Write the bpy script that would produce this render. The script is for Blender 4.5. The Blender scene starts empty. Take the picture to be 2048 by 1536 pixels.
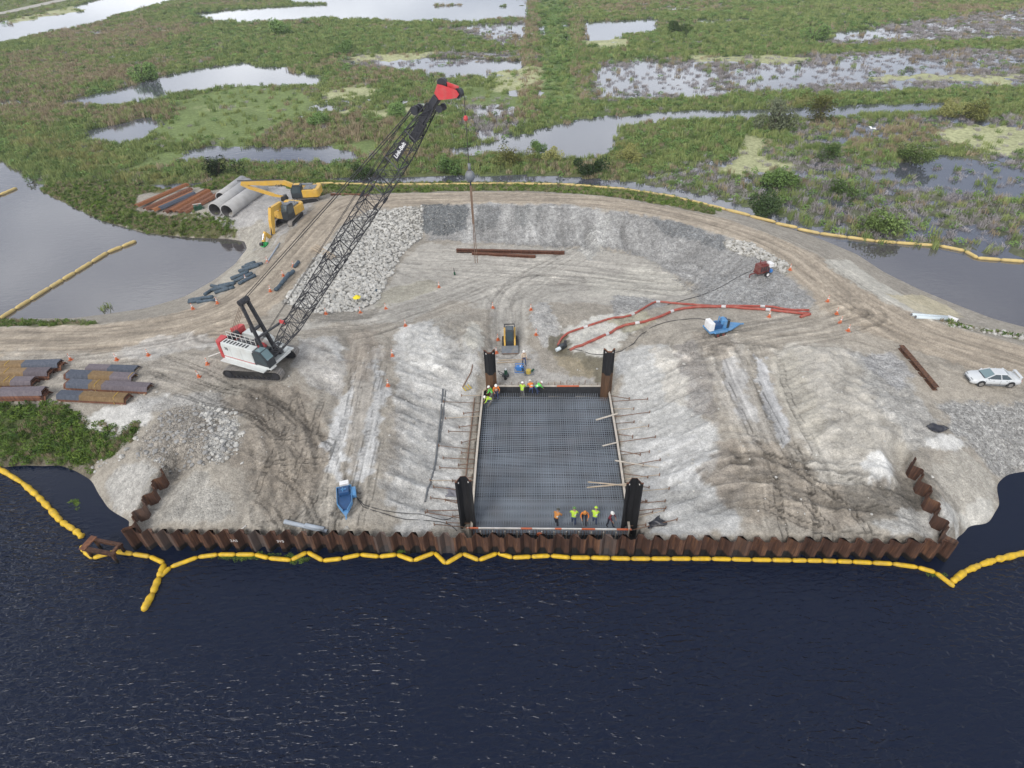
import bpy, math, random
import numpy as np
from mathutils import Vector, Matrix
from mathutils.geometry import delaunay_2d_cdt

random.seed(7)
RNG = np.random.default_rng(11)
S = bpy.context.scene
COL = S.collection
R_ = math.radians

# ------------------------------------------------------------------ camera
FPX, PITCH, ROLL, HCAM = 1210.0, R_(38.5), R_(2.2), 36.0
_F = np.array([0, math.cos(PITCH), -math.sin(PITCH)])
_U0 = np.array([0, math.sin(PITCH), math.cos(PITCH)])
_R0 = np.array([1.0, 0, 0])
_R = math.cos(ROLL) * _R0 - math.sin(ROLL) * _U0
_U = math.cos(ROLL) * _U0 + math.sin(ROLL) * _R0
_C = np.array([0, 0, HCAM])
cam = bpy.data.cameras.new('camera')
cam.sensor_fit = 'HORIZONTAL'; cam.sensor_width = 36.0
cam.lens = FPX / 2048.0 * 36.0
cam.clip_start = 0.5; cam.clip_end = 3000
camo = bpy.data.objects.new('camera', cam); COL.objects.link(camo)
m = Matrix.Identity(4)
for i in range(3):
    m[i][0] = _R[i]; m[i][1] = _U[i]; m[i][2] = -_F[i]; m[i][3] = _C[i]
camo.matrix_world = m
S.camera = camo

# ------------------------------------------------------------------ sky, sun, exposure (overcast day)
SUN_EL, SUN_ROT = R_(42), R_(-152)          # high, veiled sun
w = bpy.data.worlds.new('World'); S.world = w; w.use_nodes = True
nt = w.node_tree; N = nt.nodes; L = nt.links; N.clear()
wo = N.new('ShaderNodeOutputWorld'); bg = N.new('ShaderNodeBackground')
sky = N.new('ShaderNodeTexSky'); sky.sky_type = 'NISHITA'; sky.sun_disc = False
sky.sun_elevation = SUN_EL; sky.sun_rotation = SUN_ROT
sky.air_density = 1.0; sky.dust_density = 3.0; sky.ozone_density = 1.0
tc = N.new('ShaderNodeTexCoord'); mp = N.new('ShaderNodeMapping'); mp.inputs['Scale'].default_value = (1, 1, 2.6)
cn = N.new('ShaderNodeTexNoise'); cn.inputs['Scale'].default_value = 2.2; cn.inputs['Detail'].default_value = 7
cr = N.new('ShaderNodeValToRGB')
cr.color_ramp.elements[0].position = 0.36; cr.color_ramp.elements[0].color = (3.6, 4.0, 5.0, 1)
cr.color_ramp.elements[1].position = 0.64; cr.color_ramp.elements[1].color = (14.0, 14.2, 14.6, 1)
mx = N.new('ShaderNodeMix'); mx.data_type = 'RGBA'; mx.inputs[0].default_value = 0.80
L.new(tc.outputs['Generated'], mp.inputs[0]); L.new(mp.outputs[0], cn.inputs['Vector'])
L.new(cn.outputs[0], cr.inputs[0]); L.new(sky.outputs[0], mx.inputs[6]); L.new(cr.outputs[0], mx.inputs[7])
sz = N.new('ShaderNodeSeparateXYZ'); L.new(tc.outputs['Generated'], sz.inputs[0])          # paler towards the horizon
gd = N.new('ShaderNodeMapRange'); gd.inputs[1].default_value = 0.05; gd.inputs[2].default_value = 0.85; gd.inputs[3].default_value = 1.5; gd.inputs[4].default_value = 0.72; L.new(sz.outputs[2], gd.inputs[0])
gm_ = N.new('ShaderNodeMix'); gm_.data_type = 'RGBA'; gm_.blend_type = 'MULTIPLY'; gm_.inputs[0].default_value = 1; L.new(mx.outputs[2], gm_.inputs[6]); L.new(gd.outputs[0], gm_.inputs[7])
L.new(gm_.outputs[2], bg.inputs[0]); bg.inputs[1].default_value = 0.1
L.new(bg.outputs[0], wo.inputs[0])
sl = bpy.data.lights.new('sun', 'SUN'); sl.energy = 1.7; sl.angle = R_(20); sl.color = (1.0, 0.965, 0.91)
so = bpy.data.objects.new('sun', sl); COL.objects.link(so)
# light travels from the sun's position (Nishita: rotation measured from +Y towards +X)
sd = Vector((math.sin(SUN_ROT) * math.cos(SUN_EL), math.cos(SUN_ROT) * math.cos(SUN_EL), math.sin(SUN_EL)))
so.rotation_euler = sd.to_track_quat('Z', 'Y').to_euler(); so.location = sd * 200
vs = S.view_settings; vs.view_transform = 'Standard'; vs.look = 'None'; vs.exposure = 0.20; vs.gamma = 1.0
vs.use_curve_mapping = False
S.render.engine = 'CYCLES'
S.cycles.use_denoising = True
S.cycles.max_bounces = 5; S.cycles.diffuse_bounces = 2; S.cycles.glossy_bounces = 2
S.cycles.transparent_max_bounces = 4; S.cycles.caustics_reflective = False; S.cycles.caustics_refractive = False

# ------------------------------------------------------------------ survey: photo point -> place on a level plane
def P(px, py, z=0.0):
    d = _F + (px - 1024) / FPX * _R + (768 - py) / FPX * _U
    t = (z - HCAM) / d[2]
    return _C + t * d

def proj(wp):
    v = np.asarray(wp, float) - _C; d = v @ _F
    return 1024 + FPX * (v @ _R) / d, 768 - FPX * (v @ _U) / d

# ------------------------------------------------------------------ noise
def vnoise(x, y, seed=0):
    xi = np.floor(x).astype(np.int64); yi = np.floor(y).astype(np.int64)
    fx = x - xi; fy = y - yi
    fx = fx * fx * (3 - 2 * fx); fy = fy * fy * (3 - 2 * fy)
    def h(a, b):
        n = (a * 374761393 + b * 668265263 + seed * 1274126177) & 0xffffffff
        n = ((n ^ (n >> 13)) * 1103515245) & 0xffffffff
        n = ((n ^ (n >> 16)) * 2246822519) & 0xffffffff
        return ((n ^ (n >> 15)) & 0xffff) / 65535.0
    a = h(xi, yi); b = h(xi + 1, yi); c = h(xi, yi + 1); d = h(xi + 1, yi + 1)
    return (a * (1 - fx) + b * fx) * (1 - fy) + (c * (1 - fx) + d * fx) * fy

def fbm(x, y, sc, seed=0, oc=4):
    s = np.zeros_like(x, dtype=float); a = 0.5; t = 0
    for o in range(oc):
        s += a * vnoise(x * sc * 2 ** o + 17.3 * o, y * sc * 2 ** o - 9.1 * o, seed + o); t += a; a *= 0.5
    return s / t - 0.5

def sstep(a, b, x):
    t = np.clip((x - a) / (b - a), 0, 1); return t * t * (3 - 2 * t)

def poly_sd(pts, X, Y):
    """signed distance, positive inside"""
    pts = np.asarray(pts, float); n = len(pts)
    d = np.full(X.shape, 1e9); ins = np.zeros(X.shape, bool)
    for i in range(n):
        x0, y0 = pts[i]; x1, y1 = pts[(i + 1) % n]
        ex, ey = x1 - x0, y1 - y0
        t = np.clip(((X - x0) * ex + (Y - y0) * ey) / (ex * ex + ey * ey + 1e-12), 0, 1)
        d = np.minimum(d, (X - x0 - t * ex) ** 2 + (Y - y0 - t * ey) ** 2)
        if y0 != y1:
            c = (y0 > Y) != (y1 > Y)
            ins ^= c & (X < (x1 - x0) * (Y - y0) / (y1 - y0) + x0)
    d = np.sqrt(d)
    return np.where(ins, d, -d)

def line_d(pts, X, Y):
    """distance to polyline, signed across, and length along"""
    pts = np.asarray(pts, float)
    bd = np.full(X.shape, 1e9); al = np.zeros(X.shape); sg = np.zeros(X.shape); acc = 0.0
    for i in range(len(pts) - 1):
        x0, y0 = pts[i]; x1, y1 = pts[i + 1]; ex, ey = x1 - x0, y1 - y0; l = math.hypot(ex, ey) + 1e-9
        t = np.clip(((X - x0) * ex + (Y - y0) * ey) / (l * l), 0, 1)
        dx, dy = X - x0 - t * ex, Y - y0 - t * ey
        d = np.hypot(dx, dy); k = d < bd
        bd = np.where(k, d, bd); al = np.where(k, acc + t * l, al)
        sg = np.where(k, np.sign(ex * dy - ey * dx) * d, sg); acc += l
    return bd, sg, al

def smooth_line(pts, step=0.6):
    pts = np.asarray(pts, float); out = []
    n = len(pts)
    for i in range(n - 1):
        p0 = pts[max(i - 1, 0)]; p1 = pts[i]; p2 = pts[i + 1]; p3 = pts[min(i + 2, n - 1)]
        k = max(2, int(np.linalg.norm(p2 - p1) / step))
        for j in range(k):
            t = j / k
            out.append(0.5 * ((2 * p1) + (-p0 + p2) * t + (2 * p0 - 5 * p1 + 4 * p2 - p3) * t * t + (-p0 + 3 * p1 - 3 * p2 + p3) * t ** 3))
    out.append(pts[-1])
    return np.array(out)

# ------------------------------------------------------------------ mesh helpers
class MB:
    def __init__(s): s.v = []; s.f = []
    def add(s, vs_, fs_):
        b = len(s.v); s.v += [tuple(map(float, v)) for v in vs_]; s.f += [tuple(b + i for i in f) for f in fs_]; return s
    def box(s, c, d, rot=None, taper=None):
        hx, hy, hz = d[0] / 2, d[1] / 2, d[2] / 2
        tx, ty = taper or (1, 1)
        v = [(-hx, -hy, -hz), (hx, -hy, -hz), (hx, hy, -hz), (-hx, hy, -hz), (-hx * tx, -hy * ty, hz), (hx * tx, -hy * ty, hz), (hx * tx, hy * ty, hz), (-hx * tx, hy * ty, hz)]
        if rot is not None: v = [rot @ Vector(q) for q in v]
        c = Vector(c)
        return s.add([Vector(q) + c for q in v], [(0, 3, 2, 1), (4, 5, 6, 7), (0, 1, 5, 4), (1, 2, 6, 5), (2, 3, 7, 6), (3, 0, 4, 7)])
    def bar(s, a, b, w_, h_=None, up=(0, 0, 1)):
        a = Vector(a); b = Vector(b); d = b - a; l = d.length
        if l < 1e-6: return s
        z = d / l; u = Vector(up)
        if abs(z.dot(u)) > 0.98: u = Vector((1, 0, 0))
        x = z.cross(u).normalized(); y = z.cross(x)
        h_ = h_ or w_
        r = Matrix((x, y, z)).transposed()
        return s.box((a + b) / 2, (w_, h_, l), r)
    def cyl(s, a, b, r, n=8, r2=None, cap=True):
        a = Vector(a); b = Vector(b); d = b - a; l = d.length
        if l < 1e-6: return s
        z = d / l; u = Vector((0, 0, 1)) if abs(z.z) < 0.95 else Vector((1, 0, 0))
        x = z.cross(u).normalized(); y = z.cross(x); r2 = r if r2 is None else r2
        v = []
        for i in range(n):
            t = 2 * math.pi * i / n; v.append(a + (x * math.cos(t) + y * math.sin(t)) * r)
        for i in range(n):
            t = 2 * math.pi * i / n; v.append(b + (x * math.cos(t) + y * math.sin(t)) * r2)
        f = [(i, n + i, n + (i + 1) % n, (i + 1) % n) for i in range(n)]
        if cap: f += [tuple(range(n)), tuple(reversed(range(n, 2 * n)))]
        return s.add(v, f)
    def tube(s, pts, r, n=6, cap=True):
        pts = [Vector(p) for p in pts]; v = []; f = []; k = len(pts)
        for i, p in enumerate(pts):
            d = (pts[min(i + 1, k - 1)] - pts[max(i - 1, 0)]).normalized()
            u = Vector((0, 0, 1)) if abs(d.z) < 0.95 else Vector((1, 0, 0))
            x = d.cross(u).normalized(); y = d.cross(x); ri = r[i] if hasattr(r, '__len__') else r
            for j in range(n):
                t = 2 * math.pi * j / n; v.append(p + (x * math.cos(t) + y * math.sin(t)) * ri)
        for i in range(k - 1):
            for j in range(n):
                f.append((i * n + j, (i + 1) * n + j, (i + 1) * n + (j + 1) % n, i * n + (j + 1) % n))
        if cap: f += [tuple(range(n)), tuple(reversed(range((k - 1) * n, k * n)))]
        return s.add(v, f)
    def prism(s, prof, a, b, axis='y'):
        """profile in (x,z) [axis y], (y,z) [axis x] or (x,y) [axis z], extruded from a to b"""
        n = len(prof); v = []
        for t in (a, b):
            for p_, q_ in prof:
                v.append({'y': (p_, t, q_), 'x': (t, p_, q_), 'z': (p_, q_, t)}[axis])
        f = [tuple(range(n)), tuple(reversed(range(n, 2 * n)))] + [(i, n + i, n + (i + 1) % n, (i + 1) % n) for i in range(n)]
        return s.add(v, f)
    def ball(s, c, r, n=8, k=6):
        r = r if hasattr(r, '__len__') else (r, r, r); v = [(c[0], c[1], c[2] - r[2])]; f = []
        for i in range(1, k):
            ph = -math.pi / 2 + math.pi * i / k
            for j in range(n):
                t = 2 * math.pi * j / n
                v.append((c[0] + r[0] * math.cos(ph) * math.cos(t), c[1] + r[1] * math.cos(ph) * math.sin(t), c[2] + r[2] * math.sin(ph)))
        v.append((c[0], c[1], c[2] + r[2])); e = len(v) - 1
        for j in range(n):
            f.append((0, 1 + (j + 1) % n, 1 + j)); f.append((e, e - n + j, e - n + (j + 1) % n))
        for i in range(k - 2):
            for j in range(n):
                a = 1 + i * n + j; b = 1 + i * n + (j + 1) % n
                f.append((a, b, b + n, a + n))
        return s.add(v, f)
    def mesh(s, name, mat, smooth=False, bevel=0):
        me = bpy.data.meshes.new(name); me.from_pydata(s.v, [], s.f)
        if mat: me.materials.append(M(mat))
        import bmesh as _b
        bm = _b.new(); bm.from_mesh(me); _b.ops.recalc_face_normals(bm, faces=bm.faces)
        if bevel: _b.ops.bevel(bm, geom=bm.edges[:], offset=bevel, segments=1, affect='EDGES', clamp_overlap=True)
        bm.to_mesh(me); bm.free()
        if smooth: me.polygons.foreach_set('use_smooth', [True] * len(me.polygons))
        me.update(); return me
    def build(s, name, mat, parent=None, smooth=False, bevel=0):
        return link(bpy.data.objects.new(name, s.mesh(name, mat, smooth, bevel)), parent)

def link(o, parent=None):
    COL.objects.link(o); o.parent = parent; return o

def tag(o, label=None, cat=None, group=None, kind=None):
    if label: o['label'] = label
    if cat: o['category'] = cat
    if group: o['group'] = group
    if kind: o['kind'] = kind
    return o

def empty(name, loc, rz=0, label=None, cat=None, group=None, rx=0, ry=0):
    o = bpy.data.objects.new(name, None); COL.objects.link(o); o.empty_display_size = 0.3
    o.location = loc; o.rotation_euler = (rx, ry, rz); return tag(o, label, cat, group)

def copy_tree(o, parent=None):
    c = o.copy(); COL.objects.link(c); c.parent = parent
    for ch in list(o.children): copy_tree(ch, c)
    return c

# ------------------------------------------------------------------ materials
_M = {}
def newmat(name):
    mt = bpy.data.materials.new(name); mt.use_nodes = True; _M[name] = mt
    nt = mt.node_tree; return mt, nt.nodes, nt.links, nt.nodes['Principled BSDF']

def paint(name, col, rough=0.5, metal=0.0, var=0.12, dirt=0.0, dirtcol=(0.36, 0.32, 0.26), scale=3.0, bump=0.0, spec=None):
    mt, N, L, b = newmat(name)
    g = N.new('ShaderNodeNewGeometry'); n = N.new('ShaderNodeTexNoise'); n.inputs['Scale'].default_value = scale; n.inputs['Detail'].default_value = 6
    L.new(g.outputs['Position'], n.inputs['Vector'])
    r = N.new('ShaderNodeMapRange'); r.inputs[1].default_value = 0.3; r.inputs[2].default_value = 0.7
    r.inputs[3].default_value = 1 - var; r.inputs[4].default_value = 1 + var; L.new(n.outputs[0], r.inputs[0])
    mul = N.new('ShaderNodeMix'); mul.data_type = 'RGBA'; mul.blend_type = 'MULTIPLY'; mul.inputs[0].default_value = 1
    mul.inputs[6].default_value = (*col, 1); L.new(r.outputs[0], mul.inputs[7]); out = mul.outputs[2]
    if dirt:
        n2 = N.new('ShaderNodeTexNoise'); n2.inputs['Scale'].default_value = scale * 0.7 + 0.3; n2.inputs['Detail'].default_value = 8
        L.new(g.outputs['Position'], n2.inputs['Vector'])
        r2 = N.new('ShaderNodeMapRange'); r2.inputs[1].default_value = 0.45; r2.inputs[2].default_value = 0.75; r2.inputs[4].default_value = dirt
        L.new(n2.outputs[0], r2.inputs[0])
        m2 = N.new('ShaderNodeMix'); m2.data_type = 'RGBA'; L.new(r2.outputs[0], m2.inputs[0]); L.new(out, m2.inputs[6]); m2.inputs[7].default_value = (*dirtcol, 1); out = m2.outputs[2]
    L.new(out, b.inputs['Base Color']); b.inputs['Roughness'].default_value = rough; b.inputs['Metallic'].default_value = metal
    if spec is not None: b.inputs['Specular IOR Level'].default_value = spec
    if bump:
        bp = N.new('ShaderNodeBump'); bp.inputs['Strength'].default_value = bump; bp.inputs['Distance'].default_value = 0.05
        L.new(n.outputs[0], bp.inputs['Height']); L.new(bp.outputs[0], b.inputs['Normal'])
    return mt

def M(name): return _M[name]
# ================================================================== THE SITE GROUND
WL = np.array([-27.9, 27.6]); WR = np.array([29.0, 24.0])      # ends of the front sheet pile wall
_wd = (WR - WL) / np.linalg.norm(WR - WL); _wn = np.array([_wd[1], -_wd[0]])   # _wn points to the canal
SURV = [   # surveyed lines: (photo x, photo y, height)
 [(262,1060,1.7),(600,1064,1.7),(930,1072,0.4),(1000,1078,-0.8),(1240,1080,-0.8),(1275,1074,0.5),(1330,1076,1.7),(1600,1080,1.7),(1905,1084,1.7)],
 [(1932,1088,-1.2),(1915,1112,-2)],[(238,1078,-1.4),(255,1092,-2)],
 # slab pit
 [(950,1062,-0.85),(960,900,-0.85),(972,790,-0.85)], [(1000,1062,-0.85),(1010,900,-0.85),(1010,790,-0.85)],
 [(1245,1062,-0.85),(1235,900,-0.85),(1210,790,-0.85)],[(1100,1062,-0.85),(1100,900,-0.85),(1100,790,-0.85)],
 [(975,768,0.0),(1100,764,0.06),(1205,768,0.06)],
 [(958,782,0.05),(940,900,0.05),(930,985,0.05),(905,1050,0.3)], [(1226,784,0.05),(1250,900,0.05),(1272,985,0.05),(1295,1055,0.3)],
 [(925,780,0.1),(905,900,0.1),(890,1000,0.3),(870,1055,0.9)], [(1262,790,0.1),(1300,900,0.2),(1325,1000,0.4),(1345,1060,1.1)],
 [(885,785,0.5),(862,900,0.5),(840,1000,0.7),(820,1060,1.5)], [(1330,790,0.7),(1370,900,0.9),(1400,1000,1.2),(1420,1066,1.6)],
 [(800,730,1.7),(775,850,1.7),(750,960,1.8),(740,1050,1.7)], [(1385,690,1.9),(1430,800,2.0),(1470,900,2.0),(1500,1000,1.8),(1520,1060,1.7)],
 [(700,690,2.1),(680,800,2.1),(660,920,1.9),(640,1040,1.8)],
 [(630,672,2.7),(690,720,2.7),(690,790,2.5),(640,830,2.4)], [(590,700,2.8),(620,790,2.6),(560,860,2.4)],
 [(480,765,2.8),(600,745,2.8)],[(400,700,2.9),(420,760,2.8),(460,790,2.7)],[(520,690,2.9),(560,690,2.9)],
 [(500,900,2.2),(480,1000,1.9)], [(400,960,2.1),(380,1030,1.8)], [(310,985,2.0),(285,1030,1.8)],
 # rubble heap
 [(300,865,2.7),(330,830,3.1),(390,815,3.1),(450,840,2.9),(465,890,2.6),(420,930,2.5),(340,925,2.6)], [(350,870,3.5),(400,870,3.4)],
 # ground behind the slab, sump, ramp
 [(985,735,0.05),(1060,735,0.05),(1150,742,-0.05),(1200,755,-0.1)], [(990,690,0.3),(1020,690,0.2),(1050,690,0.3)],
 [(1090,700,0.1),(1110,690,0.03),(1125,705,0.04),(1180,740,0.05)],
 [(985,640,0.9),(1010,640,0.45),(1040,640,0.5)], [(1000,600,0.5),(1040,600,0.5)],
 [(860,640,1.7),(900,625,1.4),(940,640,1.6),(955,680,1.9),(960,705,1.6)], [(880,690,1.6),(930,720,1.3),(945,755,0.6)], [(860,740,1.2),(910,760,0.6)],
 [(1075,640,1.2),(1090,660,1.0),(1080,625,1.0)], [(1130,660,0.3),(1150,700,0.8),(1230,700,0.9),(1215,740,0.6)], [(1180,640,0.7),(1280,650,1.0),(1300,700,1.2)],
 # pit floor
 [(800,525,0.5),(900,500,0.35),(1000,500,0.3),(1100,500,0.3),(1200,520,0.3),(1300,555,0.35),(1380,588,0.5)],
 [(800,580,0.9),(900,570,0.5),(1000,560,0.4),(1100,560,0.35),(1200,580,0.4),(1280,610,0.6)], [(860,540,0.4),(1000,530,0.3),(1150,535,0.3)],
 [(850,478,0.5),(920,478,0.5),(1000,483,0.45),(1100,487,0.4),(1200,490,0.5),(1290,508,0.6),(1370,545,0.9),(1400,590,1.0)],
 # side road below the riprap
 [(570,612,2.9),(640,632,2.5),(740,620,1.6),(820,600,1.0)], [(600,650,2.8),(700,650,2.4),(800,635,1.7),(900,602,1.0),(970,580,0.6)],
 [(640,668,2.7),(740,672,2.2),(800,655,1.9),(870,625,1.3)], [(845,472,0.5),(805,510,0.6),(770,560,0.9),(745,600,1.3)],
 # ring road, inner crest then outer crest
 [(0,715,3.0),(200,708,3.0),(400,680,3.0),(500,650,3.0),(560,605,3.1),(605,552,3.1),(640,500,3.1),(690,442,3.2),(740,418,3.2),(850,409,3.2),(1000,407,3.2),(1150,410,3.2),(1290,430,3.2),(1400,457,3.2),(1480,482,3.1),(1560,532,3.0),(1620,582,2.9),(1645,630,2.8)],
 [(-150,655,3.0),(0,655,3.0),(200,650,3.0),(330,632,3.0),(400,612,3.0),(460,580,3.0),(520,535,3.0),(560,495,3.0),(600,440,3.1),(640,405,3.2),(700,391,3.2),(900,384,3.2),(1050,384,3.2),(1200,392,3.2),(1330,411,3.2),(1450,438,3.2),(1550,473,3.1),(1640,513,3.0),(1720,572,3.0),(1800,618,3.0),(1880,648,3.0),(1960,668,3.0),(2048,692,3.0),(2200,720,3.0)],
 [(1300,640,1.4),(1400,650,1.8),(1500,645,2.2),(1600,640,2.6)], [(1450,560,2.0),(1520,600,2.2),(1430,610,1.4)], [(1500,520,2.6)],
 # right plateau, sand heap
 [(1480,700,2.4),(1500,760,2.3),(1530,860,2.1),(1570,960,1.9)], [(1590,686,3.0),(1650,720,3.5),(1700,780,3.6),(1740,850,3.4),(1760,920,2.8),(1740,980,2.2)],
 [(1545,720,2.3),(1580,800,2.2),(1605,880,2.1),(1640,960,2.0)], [(1700,690,3.0),(1790,760,3.0),(1850,830,2.8),(1900,870,2.5)],
 [(1650,1040,1.8),(1800,1045,1.8)], [(1600,1000,1.9),(1750,1020,1.9),(1850,1010,2.0)], [(1820,905,2.6),(1850,960,2.3),(1900,1040,1.9)],
 [(1780,690,2.9),(1900,720,2.95),(2048,760,2.95),(2200,800,2.9)], [(1850,780,2.9),(1950,790,2.8),(2048,810,2.5),(2200,840,2.4)],
 [(1930,860,2.2),(2000,880,1.3),(2048,880,1.2),(2200,885,1.2)], [(1870,930,2.1),(1915,960,1.7),(1930,1020,1.0)], [(1960,930,1.2),(1965,980,0.8)],
 # shores (z = 0) and bottoms
 [(-150,938,0),(0,938,0),(90,933,0),(150,942,0),(185,962,0),(198,990,0),(215,1018,0),(258,1045,0)],
 [(-150,905,0.7),(0,905,0.7),(130,905,0.7),(190,925,0.7),(215,960,0.8),(240,1005,0.8)], [(-150,830,2.3),(0,830,2.3),(150,842,2.3),(265,850,2.4)], [(230,930,1.6),(270,960,1.7)], [(-150,790,2.8),(0,795,2.8),(130,808,2.8),(250,815,2.7)],
 [(-150,990,-1.5),(0,985,-1.5),(100,985,-1.5),(150,1020,-1.5),(190,1070,-1.6)],
 [(1938,1070,0),(1985,1052,0),(2004,1012,0),(1993,966,0),(2015,950,0),(2048,945,0),(2200,935,0)], [(1985,1085,-1.3),(2030,1050,-1.3),(2040,1000,-1.3),(2100,985,-1.3),(2200,985,-1.3)],
 [(2200,680,0),(2048,655,0),(1985,638,0),(1905,607,0),(1835,578,0),(1768,545,0),(1712,508,0),(1640,478,0),(1550,447,0),(1450,417,0),(1340,391,0),(1240,377,0),(1100,368,0.2),(900,368,0.3),(740,374,0.6)],
 [(2200,640,-1.3),(2048,615,-1.3),(1920,575,-1.3),(1800,530,-1.3),(1720,487,-1.1),(1560,430,-1),(1400,388,-1),(1250,362,-1),(1100,356,-0.6),(900,357,-0.5)],
 [(-150,640,0.2),(0,640,0.1),(150,637,0),(290,618,0),(370,594,0),(430,560,0),(475,525,0),(497,497,0),(490,482,0),(455,477,0),(380,476,0),(290,467,0),(200,441,0),(100,392,0),(40,357,0),(0,334,0),(-100,290,0)],
 [(-150,625,-.6),(0,630,-.6),(100,628,-.6),(200,622,-.6),(280,606,-.6),(360,582,-.6)],[(-150,600,-1.4),(0,610,-1.4),(150,610,-1.4),(280,590,-1.4),(380,555,-1.4),(430,525,-1.4),(450,505,-1.2),(380,500,-1.3),(280,492,-1.3),(180,465,-1.3),(60,410,-1.3),(0,375,-1.3),(-150,310,-1.3)],
 [(0,315,0.7),(120,375,0.8),(220,420,0.8),(310,445,0.8),(400,457,0.9),(465,455,1.2)], [(-100,250,0.6),(0,290,0.9),(130,340,1.1),(250,385,1.4),(330,405,1.6),(430,430,1.8)],
 [(-100,220,0.2),(0,240,0.25),(150,290,0.3),(260,325,0.35),(400,345,0.5),(520,352,0.6),(640,362,0.6)], [(460,385,1.9),(540,380,1.9),(620,380,1.8)], [(500,425,2.2),(560,410,2.4),(520,470,2.3)], [(280,400,1.5),(370,380,1.6),(430,385,1.8)],
 [(-100,190,-1),(0,200,-1),(150,255,-1),(260,300,-1),(400,325,-1),(520,332,-1),(640,345,-1),(740,352,-1)],
]
GX0, GX1, GY0, GY1, GD = -92.0, 74.0, 20.0, 104.0, 0.16
NX = int((GX1 - GX0) / GD) + 1; NY = int((GY1 - GY0) / GD) + 1
gx = GX0 + np.arange(NX) * GD; gy = GY0 + np.arange(NY) * GD
GXX, GYY = np.meshgrid(gx, gy)                                # [NY,NX]

def _survey():
    pts = []
    for ln in SURV:
        wpts = [np.array(P(*q)) for q in ln]
        pts.append(wpts[0])
        for a, b in zip(wpts[:-1], wpts[1:]):
            k = max(1, int(np.linalg.norm(b[:2] - a[:2]) / 2.2))
            for j in range(1, k + 1): pts.append(a + (b - a) * j / k)
    for s_ in np.arange(0, 57.1, 2.0):                        # canal bed in front of the wall
        q = WL + _wd * s_
        pts.append(np.array([*(q + _wn * 0.9), -2.6])); pts.append(np.array([*(q + _wn * 6), -3.0]))
    for x in np.linspace(GX0 - 2, GX1 + 2, 24):
        pts.append(np.array([x, GY0 - 2, -3.0])); pts.append(np.array([x, GY1 + 2, -1.0]))
    for y in np.linspace(GY0, 33, 6):
        for x in (GX0 - 2, -55, -40, 45, GX1 + 2): pts.append(np.array([x, y, -3.0]))
    P3 = np.array(pts); q2 = np.round(P3[:, :2], 2)
    _, ix = np.unique(q2, axis=0, return_index=True); P3 = P3[ix]
    vs_, es_, fs_, ov, oe, of = delaunay_2d_cdt([Vector(p[:2]) for p in P3], [], [], 0, 1e-4)
    Z = np.full((NY, NX), -3.0)
    zz = [np.mean([P3[i][2] for i in o]) if o else -3.0 for o in ov]
    for f in fs_:
        (x0, y0), (x1, y1), (x2, y2) = [vs_[i] for i in f]
        i0 = max(0, int((min(x0, x1, x2) - GX0) / GD)); i1 = min(NX, int((max(x0, x1, x2) - GX0) / GD) + 2)
        j0 = max(0, int((min(y0, y1, y2) - GY0) / GD)); j1 = min(NY, int((max(y0, y1, y2) - GY0) / GD) + 2)
        if i0 >= i1 or j0 >= j1: continue
        X = GXX[j0:j1, i0:i1]; Y = GYY[j0:j1, i0:i1]
        den = (y1 - y2) * (x0 - x2) + (x2 - x1) * (y0 - y2)
        if abs(den) < 1e-9: continue
        a = ((y1 - y2) * (X - x2) + (x2 - x1) * (Y - y2)) / den
        b = ((y2 - y0) * (X - x2) + (x0 - x2) * (Y - y2)) / den
        c = 1 - a - b; k = (a >= -1e-4) & (b >= -1e-4) & (c >= -1e-4)
        Z[j0:j1, i0:i1][k] = (a * zz[f[0]] + b * zz[f[1]] + c * zz[f[2]])[k]
    return Z

def blur(Z, n):
    for _ in range(n):
        for ax in (0, 1):
            p_ = np.pad(Z, [(1, 1) if a == ax else (0, 0) for a in (0, 1)], mode='edge')
            if ax == 0: Z = 0.25 * p_[:-2] + 0.5 * p_[1:-1] + 0.25 * p_[2:]
            else: Z = 0.25 * p_[:, :-2] + 0.5 * p_[:, 1:-1] + 0.25 * p_[:, 2:]
    return Z

HZ = blur(_survey(), 14)
# keep the slab pit and the wall line crisp
SLABZ = -0.24
FORM_Z = 0.3
FL = [P(966,782,FORM_Z), P(954,900,FORM_Z), P(947,987,FORM_Z), P(943,1058,FORM_Z)]
FR = [P(1218,783,FORM_Z), P(1236,890,FORM_Z), P(1250,990,FORM_Z), P(1259,1060,FORM_Z)]
FB = [P(981,772,FORM_Z), P(1203,772,FORM_Z)]
PIT = [FL[0][:2], FL[1][:2], FL[2][:2], FL[3][:2], FR[3][:2], FR[2][:2], FR[1][:2], FR[0][:2], FB[1][:2], FB[0][:2]]
_psd = poly_sd(PIT, GXX, GYY)
HZ = np.where(_psd > -0.14, -0.9, np.where(_psd > -1.2, np.maximum(HZ, -0.05), HZ))
_s = (GXX - WL[0]) * _wn[0] + (GYY - WL[1]) * _wn[1]           # >0 on canal side
_t = (GXX - WL[0]) * _wd[0] + (GYY - WL[1]) * _wd[1]
_fp = 57.014 / 51; _ft = np.mod(_t, _fp) / _fp; _fd = 0.44 * np.clip(np.minimum((_ft - 0.14) / 0.22, (0.86 - _ft) / 0.22), 0, 1)
_front = (_s > -_fd - 0.20) & (_t > -0.5) & (_t < 57.5)
HZ = np.where(_front, -2.6, HZ)
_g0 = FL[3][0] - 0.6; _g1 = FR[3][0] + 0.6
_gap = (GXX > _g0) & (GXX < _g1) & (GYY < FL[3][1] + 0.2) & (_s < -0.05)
HZ = np.where(_gap, -0.9, HZ)
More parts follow.
